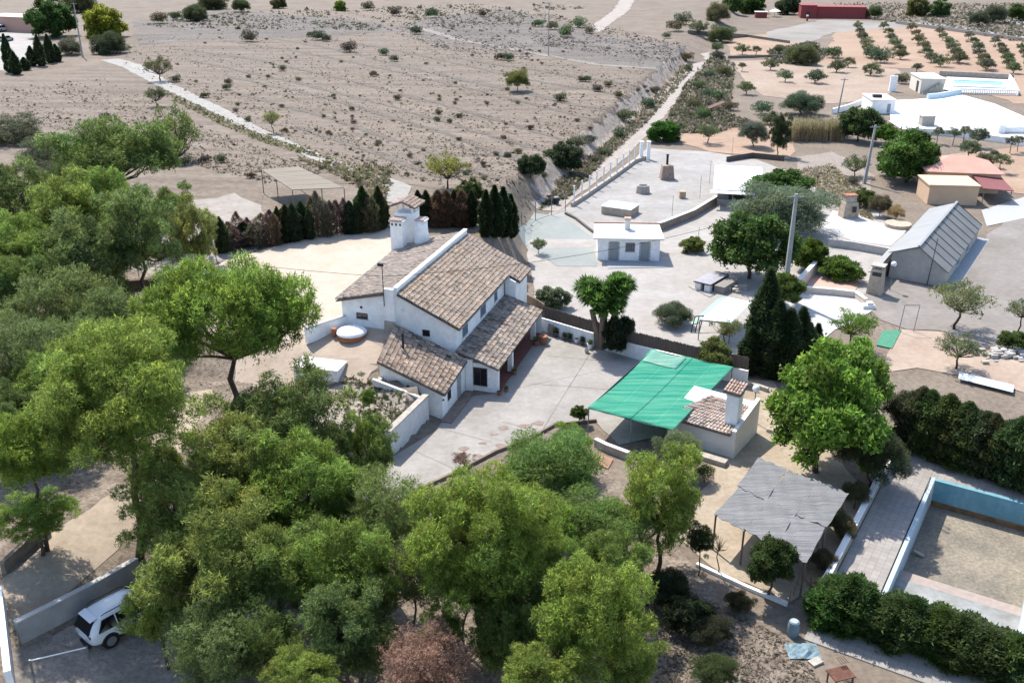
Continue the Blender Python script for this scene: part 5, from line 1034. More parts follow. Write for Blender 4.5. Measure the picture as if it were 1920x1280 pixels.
# ------------------------------------------------------------------ lower left: walls, barrier
wall_run('sand_lane_wall', 'grey rendered wall between the parked car and the sand lane', [W(38, 1205), W(110, 1168), W(185, 1128), W(262, 1082)], 1.2, .25, mat('grey_render', (.30, .29, .275), var=.15, scale=1), CONC)
wall_run('sand_lane_wall', 'dark brown low wall along the upper edge of the sand lane', [W(8, 1075), W(50, 1035), W(92, 998)], .7, .25, mat('brown_wall', (.17, .14, .11), var=.25))
wall_run('gate_wall', 'short whitewashed gate wall in the bottom left corner', [W(22, 1290), W(12, 1200), W(4, 1130)], 1.0, .3, WHITE)
bar = thing('white_barrier', 'long white bar barrier behind the parked car', 'barrier', W(62, 1262))
a, c = W(62, 1262), W(168, 1236); MB().path([(a.x, a.y, a.z + .75), (c.x, c.y, c.z + .75)], [.03, .03], 6).build('bar', WHITE, bar, local=False)
for q in (a, c): MB().tube((q.x, q.y, q.z - .1), (q.x, q.y, q.z + .8), .05, None, 8).build('post', METAL, bar, local=False)
rl = thing('pipe_rail', 'thin pale pipe rail under the grey pine in the left wood', 'railing', W(240, 524))
a, c = W(228, 530), W(325, 507); MB().path([(a.x, a.y, a.z + .9), (c.x, c.y, c.z + .9)], [.04, .04], 5).build('rail', WHITE, rl, local=False)
for k in range(4): q = a.lerp(c, k / 3); MB().tube((q.x, q.y, q.z - .2), (q.x, q.y, q.z + .9), .035, None, 5).build('post', METAL, rl, local=False)
wall_run('dark_bank_wall', 'dark brown earth bank below the pipe rail', [W(228, 545), W(290, 540), W(345, 520)], .9, .5, mat('dark_earth', (.09, .065, .05), var=.3, scale=2), cat='bank')
gp = thing('gate_post', 'grey concrete gate post at the corner of the sandy yard', 'post', W(400, 512)); MB().box(-.16, .16, -.16, .16, -.2, 1.45).build('post', CONC, gp); MB().box(-.19, .19, -.19, .19, 1.452, 1.52).build('cap', CONC, gp)
lp = thing('leaning_pole', 'thin pale pole beside the farm track at the yard corner', 'pole', W(407, 490)); MB().tube((0, 0, -.2), (-.35, .1, 3.4), .06, .045, 6).build('pole', mat('pale_pole', (.45, .42, .38)), lp)

# ------------------------------------------------------------------ carport beyond the hedge
kc = [W(490, 318, 7.0), W(560, 312, 7.0), W(645, 352, 6.5), W(548, 356, 6.4)]
kp = thing('reed_carport', 'tan reed roofed open carport on thin posts beyond the conifer row', 'carport', (kc[0].x, kc[0].y, 4.2))
TAN = mat('tan_reed', (.185, .16, .125), col2=(.24, .21, .17), scale=1.5, stretch=(.2, 4, 1), rough=.95)
for k in range(5):
    a, b_, c, d = kc[0].lerp(kc[3], k / 5), kc[1].lerp(kc[2], k / 5), kc[1].lerp(kc[2], (k + .97) / 5), kc[0].lerp(kc[3], (k + .97) / 5)
    MB().slab([tuple(a), tuple(b_), tuple(c), tuple(d)], .07).build('roof_mat', TAN, kp, local=False)
for q in (kc[0], kc[0].lerp(kc[3], .5), kc[3], kc[1], kc[1].lerp(kc[2], .5), kc[2]): MB().tube((q.x, q.y, 4.0), (q.x, q.y, q.z - .05), .06, None, 6).build('post', METAL, kp, local=False)
# ------------------------------------------------------------------ neighbour: small white outhouse
FT = mat('flat_roof_render', (.60, .58, .55), var=.08, scale=.8)
nb = W(1120, 488); ob = thing('white_outhouse', 'small flat roofed white outhouse with two doors and a window facing the camera', 'outhouse', nb, math.radians(-3))
MB().box(0, 6.5, 0, 4.3, -.2, 2.45).build('wall', WHITE, ob)
MB().slab([(-.5, -.45, 2.58), (6.9, -.45, 2.58), (6.7, 4.4, 2.85), (-.3, 4.4, 2.85)], .13).build('roof', FT, ob)
MB().box(-.35, 6.75, 4.15, 4.35, 2.852, 2.98).build('roof_edge', mat('brick_edge', (.42, .27, .21), var=.3, scale=5), ob)
c_ = MB().box(2.9, 3.45, 2.2, 2.75, 2.6, 3.85).build('chimney', FT, ob); MB().box(2.82, 3.53, 2.12, 2.83, 3.852, 4.0).build('chimney_cap', mat('brick_edge', (.42, .27, .21)), c_)
GD = mat('grey_door_paint', (.26, .28, .29), var=.1)
for (x0, x1) in ((1.25, 2.15), (4.5, 5.4)):
    dd = MB().box(x0, x1, -.03, .02, .05, 2.1).build('door', GD, ob); MB().tube((x1 - .12, -.06, 1.0), (x1 - .12, -.02, 1.0), .03).build('handle', METAL, dd)
    for sx in (x0 - .14, x1 + .02):
        for k in range(6): MB().box(sx, sx + .12, -.045, .0, .08 + k * .34, .34 + k * .34).build('stone_quoin', STONE, ob)
window(ob, 2.9, 3.9, 1.0, 2.0, 0.0, frame=METAL, bars=3, pane=mat('grey_pane', (.10, .11, .12), rough=.2))
sheet('threshold', [(1135, 490), (1238, 491), (1250, 502), (1140, 504)], mat('blue_grey_slab', (.33, .35, .37), var=.1), .08)
# patio things
fu = thing('brick_oven', 'square brick oven with black flue on the upper patio', 'oven', W(1250, 336), .05)
MB().add([(-.95, -.75, 0), (.95, -.75, 0), (.95, .75, 0), (-.95, .75, 0), (-.72, -.6, 2.0), (.72, -.6, 2.0), (.72, .6, 2.0), (-.72, .6, 2.0)], [(0, 3, 2, 1), (4, 5, 6, 7), (0, 1, 5, 4), (1, 2, 6, 5), (2, 3, 7, 6), (3, 0, 4, 7)]).build('body', mat('brown_brick', (.30, .225, .175), var=.25, scale=4, fine=(8, .2)), fu)
MB().tube((0, .3, 2.0), (0, .3, 3.3), .16, .16, 8).build('flue', DARKM, fu); MB().tube((0, .3, 3.3), (0, .3, 3.42), .22, .22, 8).build('flue_cap', DARKM, fu)
wl_ = thing('stone_well', 'rough stone well head on the upper patio', 'well', W(1205, 362)); MB().lathe((0, 0, 0), [(.95, 0), (.9, .5), (.82, 1.05)], 9).build('well_head', STONE, wl_); MB().lathe((0, 0, 1.0), [(.6, .06), (.5, .07)], 9).build('well_hole', DARKM, wl_)
lb = thing('stone_tank', 'long low stone water tank with pale top on the upper patio', 'tank', W(1180, 408), math.radians(-28))
MB().box(-3.6, .2, -.2, 2.6, 0, .95).build('wall', mat('ochre_stone', (.40, .33, .255), var=.2, scale=2, fine=(6, .15)), lb); MB().box(-3.65, .25, -.25, 2.65, .952, 1.06).build('top', CAP, lb)
bx = thing('brick_pier', 'small orange brick pier on the upper patio near the white canopy', 'pier', W(1279, 372)); MB().box(-.4, .4, -.3, .3, 0, .95).build('pier', mat('orange_brick', (.42, .30, .20), var=.2, scale=5), bx)
bn2 = thing('litter_bin', 'dark litter bin on the dirt track corner by the fence', 'bin', W(1043, 384)); MB().lathe((0, 0, 0), [(.32, 0), (.38, .95)], 10).build('bin', DARKM, bn2); MB().lathe((0, 0, .955), [(.40, 0), (.3, .1)], 10).build('lid', METAL, bn2)
wall_run('patio_wall', 'long brown retaining wall at the front of the upper patio', [W(1160, 446), W(1240, 432), W(1300, 408), W(1342, 382)], .95, .3, mat('brown_stone', (.26, .205, .16), var=.25, scale=1.5, fine=(4, .2)), CAP)
wall_run('track_wall', 'low stone wall carrying the post fence along the dirt track', [W(1072, 388), W(1100, 370), W(1155, 332), W(1190, 306), W(1212, 298)], .55, .35, STONE)
pf = thing('post_fence', 'row of white fence posts on the low stone wall by the dirt track', 'fence', W(1072, 388, .5))
for i in range(10):
    q = i / 9; a = W(1076, 386).lerp(W(1190, 306), q); MB().box(a.x - .09, a.x + .09, a.y - .09, a.y + .09, .4, 2.6).build('post', CAP, pf, local=False)
wr = MB(); a, c = W(1076, 386), W(1190, 306)
for z in (1.0, 1.7, 2.4): wr.path([(a.x, a.y, z), (c.x, c.y, z)], [.012, .012], 4)
wr.build('fence_wire', METAL, pf, local=False)
for (x, lab) in ((1202, 'white gate pillar at the far corner of the patio nearest the dirt track'), (1215, 'white gate pillar next to the round citrus at the patio gate')):
    gq = thing('gate_pillar', lab, 'pillar', W(x, 300), 0, 'patio gate pillars'); MB().box(-.25, .25, -.25, .25, 0, 2.7).build('pillar', WHITE, gq); MB().box(-.3, .3, -.3, .3, 2.702, 2.8).build('cap', CAP, gq)
wf = thing('wire_fence', 'thin grey wire mesh fence along the games court', 'fence', W(978, 424))
fpts = [W(978, 424), W(1004, 414), W(1034, 404), W(1060, 396)]
for i, q in enumerate(fpts): MB().tube(tuple(q), (q.x, q.y, 2.4), .05, None, 6).build('post', METAL, wf, local=False)
wr = MB()
for i in range(3):
    for z in (.1, 1.2, 2.3): wr.path([(fpts[i].x, fpts[i].y, z), (fpts[i + 1].x, fpts[i + 1].y, z)], [.02, .02], 4)
wr.build('mesh_wire', METAL, wf, local=False)
pts = [W(1060, 402), W(1080, 412), W(1105, 432), W(1120, 442)]
wall_run('court_kerb', 'curved dark kerb between the games court and the upper patio', pts, .3, .25, mat('dark_kerb', (.10, .095, .09)), cat='kerb')
for i, (x, y, h, lab) in enumerate([(1308, 465, 2.4, 'thin pole standing in the yellow green bush'), (1260, 405, 2.6, 'thin metal pole on the patio wall near the stone tank'), (1312, 372, 3.0, 'tall thin pole at the left of the white canopy shed'), (1330, 345, 3.2, 'second tall thin pole at the white canopy shed roof'), (1372, 295, 3.0, 'thin pole behind the white canopy shed')]):
    t = thing('thin_pole', lab, 'pole', W(x, y), 0, 'thin poles round the patio'); MB().tube((0, 0, 0), (0, 0, h), .03, .025, 5).build('pole', METAL, t)
# white canopy shed
cs_ = W(1345, 386); cn = thing('canopy_shed', 'shed with large white sheet roof and open dark front on the upper patio', 'shed', cs_, math.radians(-12))
WS = mat('white_sheet', (.78, .79, .80), var=.03, rough=.6); ROWN = mat('dark_interior', (.05, .05, .05))
MB().box(-.1, 5.0, 1.0, 9.5, 0, 2.05).build('wall', mat('grey_blockwork', (.24, .235, .23), var=.15), cn)
for x in (0.0, 1.7, 3.4): MB().box(x, x + .12, -.5, -.38, 0, 2.1).build('post', METAL, cn)
MB().box(1.3, 3.9, .90, .985, .7, 1.75).build('opening', ROWN, cn)
MB().box(-.1, 4.3, .3, .5, 0, .75).build('front_counter', mat('grey_counter', (.36, .36, .36)), cn)
for k in range(4): MB().slab([(-.7 + k * 1.55, -.8, 2.32), (.82 + k * 1.55, -.8, 2.32), (.82 + k * 1.55, 11.2, 2.62), (-.7 + k * 1.55, 11.2, 2.62)], .07).build('roof_sheet', WS, cn)
MB().slab([(-1.0, -1.6, 2.05), (4.4, -1.6, 2.05), (4.4, -.82, 2.2), (-1.0, -.82, 2.2)], .06).build('front_canopy', WS, cn)
wall_run('dark_fence', 'dark low fence behind the white canopy shed', [W(1362, 304), W(1410, 296), W(1470, 302)], .8, .15, mat('dark_fence', (.09, .075, .065)), cat='fence')
# stone oven with dark mouth
so = thing('stone_oven', 'ochre stone oven with dark mouth on the white gravel', 'oven', W(1590, 407), math.radians(8))
MB().add([(-1.0, -.7, 0), (1.0, -.7, 0), (1.0, .8, 0), (-1.0, .8, 0), (-.8, -.55, 1.9), (.8, -.55, 1.9), (.8, .7, 1.9), (-.8, .7, 1.9)], [(0, 3, 2, 1), (4, 5, 6, 7), (0, 1, 5, 4), (1, 2, 6, 5), (2, 3, 7, 6), (3, 0, 4, 7)]).build('body', mat('ochre_stone', (.40, .33, .255)), so)
MB().box(.1, .6, -.70, -.58, .75, 1.45).build('mouth', ROWN, so); MB().box(-.7, .6, -.4, .5, 1.902, 2.7).build('flue', STONE, so); MB().box(-.8, .7, -.5, .6, 2.702, 2.82).build('cap', TERRA, so)
rp = thing('round_planter', 'round low stone planter by the grey metal roofed house', 'planter', W(1683, 425)); MB().lathe((0, 0, 0), [(1.5, 0), (1.5, .45), (1.2, .46)], 18).build('rim', mat('ochre_stone', (.40, .33, .255)), rp)
tw_ = wall_run('terrace_wall', 'grey stained retaining wall below the white gravel terrace', [W(1552, 462), W(1600, 468), W(1665, 480)], .9, .3, CONC)
# grey metal roofed house
go = W(1770, 538); gh = thing('grey_roofed_house', 'long grey rendered house with standing seam metal roof', 'house', go, math.radians(-33))
GR = mat('grey_house_render', (.37, .345, .31), var=.14, scale=.7, fine=(5, .08)); SEAM2 = mat('right_slope_zinc', (.15, .147, .14), var=.12, scale=.5, rough=.55, spec=.3); SEAM = mat('zinc_sheet', (.235, .23, .222), var=.08, scale=.5, rough=.5, spec=.4)  # right slope panels get a darker tone than the left slope
m_ = MB(); gable_body(m_, [-5.3, -2.85, -.02], [2.62, 3.5, 1.55], 0, 18.6, -.2); m_.build('wall', GR, gh)
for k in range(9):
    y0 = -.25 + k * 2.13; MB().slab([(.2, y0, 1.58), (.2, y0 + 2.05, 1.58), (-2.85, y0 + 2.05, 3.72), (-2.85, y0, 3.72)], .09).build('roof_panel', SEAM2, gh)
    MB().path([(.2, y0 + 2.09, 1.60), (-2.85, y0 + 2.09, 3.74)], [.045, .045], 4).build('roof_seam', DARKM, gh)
for k in range(2): MB().slab([(-2.87, -.25 + k * 9.6, 3.72), (-2.87, 9.3 + k * 9.6, 3.72), (-5.6, 9.3 + k * 9.6, 2.66), (-5.6, -.25 + k * 9.6, 2.66)], .09).build('roof_panel', SEAM, gh)
MB().box(-2.98, -2.74, -.3, 19.2, 3.74, 3.84).build('ridge_cap', SEAM, gh)
window(gh, 6.0, 7.2, .35, 1.3, -.02, axis='x', out=1, frame=METAL, pane=mat('blue_shutter', (.10, .20, .36), var=.1)); window(gh, 11.5, 12.7, .35, 1.3, -.02, axis='x', out=1, frame=METAL, pane=mat('blue_shutter', (.10, .20, .36)))
MB().slab([(-.02, .5, .10), (-.02, 19, .10), (1.2, 19, .06), (1.2, .5, .06)], .3).build('plinth', mat('blue_grey_slab', (.33, .35, .37)), gh)
MB().slab([(-5.62, -4.5, 2.0), (-5.62, 4.0, 2.2), (-6.4, 4.0, 1.8), (-6.4, -4.5, 1.7)], .1).build('lean_to_roof', SEAM, gh); MB().box(-6.1, -5.65, -4.0, 3.6, -.1, 1.6).build('lean_to_wall', GR, gh)
lamp('round white globe lamp at the corner of the grey house', W(1668, 545), 2.5)
tm = thing('thin_mast', 'thin dark mast standing in front of the grey gable', 'mast', W(1738, 534)); MB().tube((0, 0, 0), (.25, 0, 4.8), .045, .03, 6).build('mast', DARKM, tm)
sc_ = thing('stone_barbecue', 'tapered stone barbecue chimney beside the pink terrace', 'barbecue', W(1640, 550), math.radians(-33))
MB().add([(-.7, -.6, 0), (.7, -.6, 0), (.7, .6, 0), (-.7, .6, 0), (-.55, -.5, 2.55), (.55, -.5, 2.55), (.55, .5, 2.55), (-.55, .5, 2.55)], [(0, 3, 2, 1), (4, 5, 6, 7), (0, 1, 5, 4), (1, 2, 6, 5), (2, 3, 7, 6), (3, 0, 4, 7)]).build('body', mat('ochre_stone', (.40, .33, .255)), sc_)
MB().box(-.4, .45, -.54, -.46, 1.9, 2.3).build('opening', ROWN, sc_)
for (x, y) in ((-.5, -.45), (.38, -.45), (-.5, .33), (.38, .33)): MB().box(x, x + .12, y, y + .12, 2.552, 2.85).build('cap_post', STONE, sc_)
MB().box(-.65, .65, -.6, .6, 2.852, 2.95).build('cap', STONE, sc_)
PINKT = mat('pink_paving', (.52, .34, .275), var=.1, scale=.8)
sheet('pink_terrace', [(1525, 518), (1612, 530), (1600, 552), (1498, 543)], PINKT, .09)
wall_run('terrace_edge', 'low cream wall in front of the pink terrace', [W(1494, 548), W(1560, 553), W(1602, 558), W(1622, 572)], .6, .3, mat('cream_wall', (.58, .50, .42), var=.1), CAP)
wall_run('terrace_edge', 'sloping pinkish end wall of the pink terrace', [W(1494, 547), W(1512, 528), W(1530, 508)], 1.2, .35, mat('cream_wall', (.58, .50, .42)), CAP)
ls = thing('broken_wall_end', 'pale broken masonry lump at the end of the terrace wall', 'rubble', W(1628, 578)); MB().box(-.6, .5, -.35, .4, -.1, .4).build('lump', CAP, ls); MB().box(-.2, .35, -.2, .25, .402, .62).build('lump', CAP, ls)
tr_ = thing('trellis_frame', 'thin metal swing frame on the green mat', 'frame', W(1685, 622))
for k, dx in enumerate((0, 1.3)):
    MB().path([(dx, 0, 0), (dx + .15, 0, 2.5)], [.035, .035], 5).build('post', METAL, tr_)
MB().path([(.15, 0, 2.5), (1.45, 0, 2.5)], [.035, .035], 5).build('cross_bar', METAL, tr_)
tag(sheet('green_mat', [(1655, 622), (1690, 620), (1672, 655), (1642, 648)], mat('green_felt', (.07, .24, .15), var=.15), .1), 'worn green mat on the ground behind the mulberry', 'mat', kind='thing')
# low block structure with dark flat top
tl = thing('block_counter', 'low pale block structure with dark flat top on the neighbouring yard', 'outdoor counter', W(1332, 550), math.radians(-38))
for (x0, x1) in ((-1.7, -1.1), (-.7, -.1)): MB().box(x0, x1, 0, .5, -.1, .85).build('block_leg', CAP, tl)
MB().box(-1.6, -.2, .5, 4.2, -.1, .8).build('body', mat('body_grey', (.13, .12, .115)), tl)  # body is one even dark grey below the top
MB().box(-1.8, 0, -.1, 3.4, .852, .93).build('top', mat('slate_top', (.30, .285, .30), var=.15, scale=1.5, rough=.4), tl); MB().box(-1.86, .06, -.16, 3.46, .80, .85).build('top_edge', DARKM, tl)
MB().box(.15, 1.2, .4, 3.4, -.1, .75).build('side_crate', mat('grey_brown_crate', (.22, .20, .18), var=.2), tl)
sheet('counter_slab', [(1290, 538), (1330, 558), (1352, 548), (1310, 530)], PATIO, .085)
rb_ = thing('rubble_pile', 'pale rubble blocks piled under the broadleaf tree', 'rubble', W(1378, 545)); rg = random.Random(5)
for k in range(8): x, y = rg.uniform(-.9, .9), rg.uniform(-.7, .7); s = rg.uniform(.18, .4); MB().box(x - s, x + s, y - s * .7, y + s * .7, -.05, s * 1.2).build('block', STONE, rb_)
# corrugated shelter
cc_ = [W(1362, 556, 2.0), W(1410, 566, 2.0), W(1370, 606, 1.85), W(1312, 600, 1.85)]
csx = thing('corrugated_shelter', 'shelter with pale translucent corrugated roof beside the dark cypresses', 'shelter', (cc_[3].x, cc_[3].y, 0))
for k in range(5):
    a, b_, c, d = cc_[0].lerp(cc_[1], k / 5), cc_[0].lerp(cc_[1], (k + .97) / 5), cc_[3].lerp(cc_[2], (k + .97) / 5), cc_[3].lerp(cc_[2], k / 5)
    MB().slab([tuple(a), tuple(b_), tuple(c), tuple(d)], .05).build('roof_sheet', mat('pale_corrugated', (.60, .64, .66), var=.06, rough=.5), csx, local=False)
for q in cc_: MB().tube((q.x, q.y, 0), (q.x, q.y, q.z - .04), .05, None, 6).build('post', METAL, csx, local=False)
MB().path([tuple(cc_[3]), tuple(cc_[2])], [.06, .06], 4).build('front_beam', DARKM, csx, local=False)
sheet('green_slab', [(1345, 562), (1362, 556), (1310, 606), (1290, 612)], mat('green_paint_slab', (.34, .48, .40), var=.1), .09)
ss = thing('folding_frame', 'black folding frame standing in front of the corrugated shelter', 'frame', W(1305, 622))
for k in range(3): MB().path([(k * .35 - .5, -.3, 0), (k * .35 - .1, .4, 1.3)], [.05, .05], 5).build('bar', DARKM, ss)
MB().path([(-.1, .4, 1.3), (1.4, .6, 1.3)], [.05, .05], 5).build('bar', DARKM, ss)
# yard fence remnants behind the house end
wall_run('panel_fence', 'weathered wooden panel fence behind the far end of the porch', [W(972, 572), W(1010, 592), W(1020, 600)], 1.5, .1, WOOD, cat='fence')
# rubble heap at right
rh = thing('rubble_heap', 'heap of grey rubble stones on the pink soil at the right', 'rubble', W(1880, 665)); rg = random.Random(6)
for k in range(70):
    x, y = rg.gauss(0, 1.6), rg.gauss(0, .8); s = rg.uniform(.08, .28); z = max(0, .35 - .1 * abs(x) - .2 * abs(y))
    MB().box(x - s, x + s, y - s * .7, y + s * .7, z - .1, z + s).build('stone', CONC if k % 2 else STONE, rh)

# ------------------------------------------------------------------ poles and wires
def conc_pole(label, p, h, r=.16, lean=(0, 0)):
    t = thing('utility_pole', label, 'utility pole', p, 0, 'utility poles'); b = MB(); w = r
    b.add([(-w, -w, -.3), (w, -w, -.3), (w, w, -.3), (-w, w, -.3), (lean[0] - w * .55, lean[1] - w * .55, h), (lean[0] + w * .55, lean[1] - w * .55, h), (lean[0] + w * .55, lean[1] + w * .55, h), (lean[0] - w * .55, lean[1] + w * .55, h)], [(0, 3, 2, 1), (4, 5, 6, 7), (0, 1, 5, 4), (1, 2, 6, 5), (2, 3, 7, 6), (3, 0, 4, 7)])
    b.build('pole', mat('pole_concrete', (.27, .27, .265), var=.12, scale=1), t); MB().box(lean[0] - .7, lean[0] + .7, lean[1] - .05, lean[1] + .05, h - .35, h - .24).build('cross_arm', METAL, t)
    return t
conc_pole('tall grey concrete utility pole in front of the large grey olive', W(1470, 560), 10.2, .24)
conc_pole('leaning concrete utility pole left of the orange roofed house', W(1620, 345), 8.0, .2, (.4, 0))
conc_pole('dark slanting wooden pole by the far white house', W(1570, 215), 6.6, .14, (.5, 0))
conc_pole('slim pale pole rising past the top edge in the dry field', W(1028, 105), 12.5, .13)
conc_pole('slim white pole at the corner of the far parking yard', W(155, 107), 12.5, .16)
def wire(label, a, b, sag=.6):
    pts = [Vector(a).lerp(Vector(b), k / 14) - Vector((0, 0, sag * 4 * (k / 14) * (1 - k / 14))) for k in range(15)]
    tag(MB().path([tuple(p) for p in pts], [.018] * 15, 4).build('power_line', mat('black_cable', (.03, .03, .03))), label, 'cable', 'power lines')
pa = hw(-9.0, -.35, 8.6); wire('black cable running from the left wood across the sandy yard to the house mast', W(395, 486, 6.2), pa, .15)
wire('black cable crossing the tiled roof towards the concrete pole', pa, W(1492, 380, 9.8), 1.2)

# ------------------------------------------------------------------ far buildings
def block(name, label, cat, p, rz, w, d, h, m, roofm, over_=.15, group=None, slope=0.0):
    t = thing(name, label, cat, p, rz, group); MB().prism([(0, 0), (w, 0), (w, d), (0, d)], -.2, [h, h, h + slope, h + slope]).build('wall', m, t)
    MB().slab([(-over_, -over_, h + .16), (w + over_, -over_, h + .16), (w + over_, d + over_, h + .16 + slope), (-over_, d + over_, h + .16 + slope)], .155).build('roof', roofm, t); return t
OR = mat('orange_render', (.50, .35, .235), var=.08, scale=.6); PINKR = mat('pink_roof', (.50, .27, .21), var=.1, scale=.6); REDR = mat('red_roof', (.30, .10, .08), var=.12)
o1 = block('orange_house', 'small orange house with pale flat roof in front of the red roofed one', 'house', W(1738, 383), math.radians(-6), 6.0, 5.0, 2.4, OR, mat('tan_roof', (.50, .40, .28), var=.08))
o2 = thing('red_roofed_house', 'orange walled house with faded pink hipped roof', 'house', W(1735, 358), math.radians(-10))
MB().box(0, 9, 0, 7.5, -.2, 2.6).build('wall', OR, o2)
MB().add([(-.4, -.4, 2.7), (9.4, -.4, 2.7), (9.4, 7.9, 2.7), (-.4, 7.9, 2.7), (3.2, 3.8, 4.1), (6.0, 3.8, 4.1), (-.4, -.4, 2.602), (9.4, -.4, 2.602), (9.4, 7.9, 2.602), (-.4, 7.9, 2.602)], [(0, 1, 5, 4), (1, 2, 5), (2, 3, 4, 5), (3, 0, 4), (0, 6, 7, 1), (1, 7, 8, 2), (2, 8, 9, 3), (3, 9, 6, 0), (9, 8, 7, 6)]).build('roof', PINKR, o2)
pr_ = thing('red_awning', 'dark red sloping awning on the right side of the orange house', 'awning', W(1840, 375), math.radians(-8))
MB().slab([(-.5, -1.5, 1.9), (3.2, -1.5, 1.7), (3.2, 4.5, 2.2), (-.5, 4.5, 2.5)], .1).build('roof', mat('dark_red_sheet', (.20, .075, .075), var=.1), pr_)
for (x, y) in ((-.3, -1.3), (3.0, -1.3), (3.0, 4.3)): MB().tube((x, y, 0), (x, y, 1.7), .06).build('post', METAL, pr_)
rd = thing('red_building', 'long dark red building with flat roof at the top of the picture', 'building', W(1500, 34), math.radians(-10))
RED = mat('dark_red_render', (.21, .045, .045), var=.1, scale=.2)
MB().box(0, 5.5, -1, 8, -.2, 4.4).build('wall', RED, rd); MB().box(5.51, 23, 0, 8, -.2, 3.9).build('wall', RED, rd); MB().box(-.2, 5.6, -1.2, 8.2, 4.402, 4.6).build('roof', mat('red_flat_roof', (.26, .075, .07)), rd); MB().box(5.62, 23.2, -.2, 8.2, 3.902, 4.1).build('roof', mat('red_flat_roof', (.26, .075, .07)), rd)
MB().box(23.01, 24.5, 1, 8, -.2, 3.0).build('annex', RED, rd)
MB().box(2.0, 3.2, -1.06, -1.0, 0, 2.2).build('door', mat('dark_door', (.06, .03, .03)), rd)
sp = thing('red_hut', 'small dark red hut left of the long red building', 'hut', W(1416, 34), -.1); MB().box(0, 4.2, 0, 2.5, 0, 2.0).build('wall', RED, sp); MB().box(-.2, 4.4, -.2, 2.7, 2.002, 2.2).build('roof', CAP, sp)
um = thing('white_parasol', 'pale parasol beside the small red hut', 'parasol', W(1452, 32)); MB().lathe((0, 0, 2.0), [(2.2, 0), (1.2, .45), (.1, .8)], 10).build('canopy', CAP, um); MB().tube((0, 0, 0), (0, 0, 2.3), .06).build('pole', METAL, um)
sg = thing('red_sign_post', 'little red and white post in front of the red building', 'post', W(1513, 40)); MB().box(-.3, .3, -.2, .2, 0, 1.6).build('post', RED, sg); MB().box(-.35, .35, -.25, .25, 1.602, 2.1).build('panel', CAP, sg)
# white terrace compound with the far pool
WT = mat('blinding_white_slab', (.80, .80, .79), var=.03, scale=.3, rough=.8)
sheet('white_terrace', [(1665, 190), (1740, 186), (1800, 178), (1865, 196), (1925, 222), (1990, 250), (1990, 262), (1880, 240), (1780, 232), (1670, 228)], WT, .12)
sheet('white_terrace', [(1665, 228), (1780, 230), (1880, 240), (1990, 262), (1990, 278), (1880, 262), (1780, 250), (1690, 244)], mat('pale_concrete_far', (.58, .565, .54), var=.06), .14)
wall_run('terrace_wall', 'curved pale blue wall behind the white terrace', [W(1738, 187), W(1760, 185), W(1785, 180), W(1800, 178)], 1.1, .5, mat('pale_blue_wall', (.50, .60, .66), var=.05))
wall_run('terrace_wall', 'white front wall below the pale terrace slab', [W(1700, 250), W(1790, 256), W(1880, 268), W(1990, 285)], 1.0, .4, WHITE)
ub = thing('utility_box', 'square grey box standing on the white terrace', 'box', W(1736, 236)); MB().box(-1.1, 1.1, -.8, .8, 0, 1.7).build('wall', mat('beige_box', (.34, .32, .28)), ub); MB().box(-1.2, 1.2, -.9, .9, 1.702, 1.85).build('roof', mat('grey_box_top', (.42, .41, .39)), ub)
tk = thing('white_tank', 'long white rounded tank at the right edge of the terrace', 'tank', W(1880, 250)); MB().path([(0, 0, .7), (6.5, -.3, .7)], [.8, .8], 14).build('body', WHITE, tk, smooth=True); MB().box(-1.2, -.05, -.8, .6, 0, 1.5).build('end_block', WHITE, tk)
wh = block('white_house', 'low white house with flat cluttered roof left of the white terrace', 'house', W(1633, 213), math.radians(-4), 4.2, 7, 2.4, WHITE, CAP); MB().box(2.8, 3.4, -.05, .02, 0.2, 1.8).build('door', GD, wh); MB().box(.6, 2.2, 2, 3, 2.62, 3.1).build('roof_tank', DARKM, wh)
wall_run('garden_wall', 'white stepped garden wall left of the low white house', [W(1560, 214), W(1590, 206), W(1625, 192)], 1.0, .3, WHITE)
wp = thing('white_panel_wall', 'upright white wall panel beside the pool house', 'wall', W(1672, 172)); MB().box(-.6, .9, 0, .35, 0, 3.2).build('panel', WHITE, wp)
ph = block('pool_house', 'cream pool house with outside stair beside the blue swimming pool', 'house', W(1724, 176), math.radians(-6), 4.6, 8, 3.0, mat('cream_far', (.58, .53, .46), var=.06), CAP); MB().box(-.04, .02, 1.5, 3.0, .1, 2.3).build('door', ROWN, ph)
for k in range(6): MB().box(.4 + k * .6, 1.0 + k * .6, -.8, -.01, 0, .4 + k * .4).build('step', STONE, ph)
sheet('pool_deck', [(1768, 170), (1775, 146), (1895, 152), (1912, 178), (1800, 176)], mat('far_pool_deck', (.62, .58, .53), var=.05), .25)
fp = thing('swimming_pool', 'narrow bright blue swimming pool with white surround in the distance', 'pool', W(1785, 158))
q = [W(1786, 154), W(1880, 158), W(1879, 165), W(1790, 161)]
MB().prism([(v.x, v.y) for v in q], .1, .42).build('water', mat('pool_water', (.03, .24, .42), var=.1, rough=.1, spec=.5), fp, local=False)
q2 = [W(1782, 151), W(1886, 155), W(1884, 169), W(1786, 165)]; bb = MB()
for i in range(4): bb.slab([(q2[i].x, q2[i].y, .5), (q2[(i + 1) % 4].x, q2[(i + 1) % 4].y, .5), (q[(i + 1) % 4].x, q[(i + 1) % 4].y, .5), (q[i].x, q[i].y, .5)], .3)
bb.build('surround', mat('pale_blue_tile', (.55, .66, .70), var=.05), fp, local=False)
bl = thing('balustrade', 'white balustrade in front of the distant blue swimming pool', 'balustrade', W(1798, 176)); a, c = W(1798, 176), W(1908, 180)
bb = MB(); 
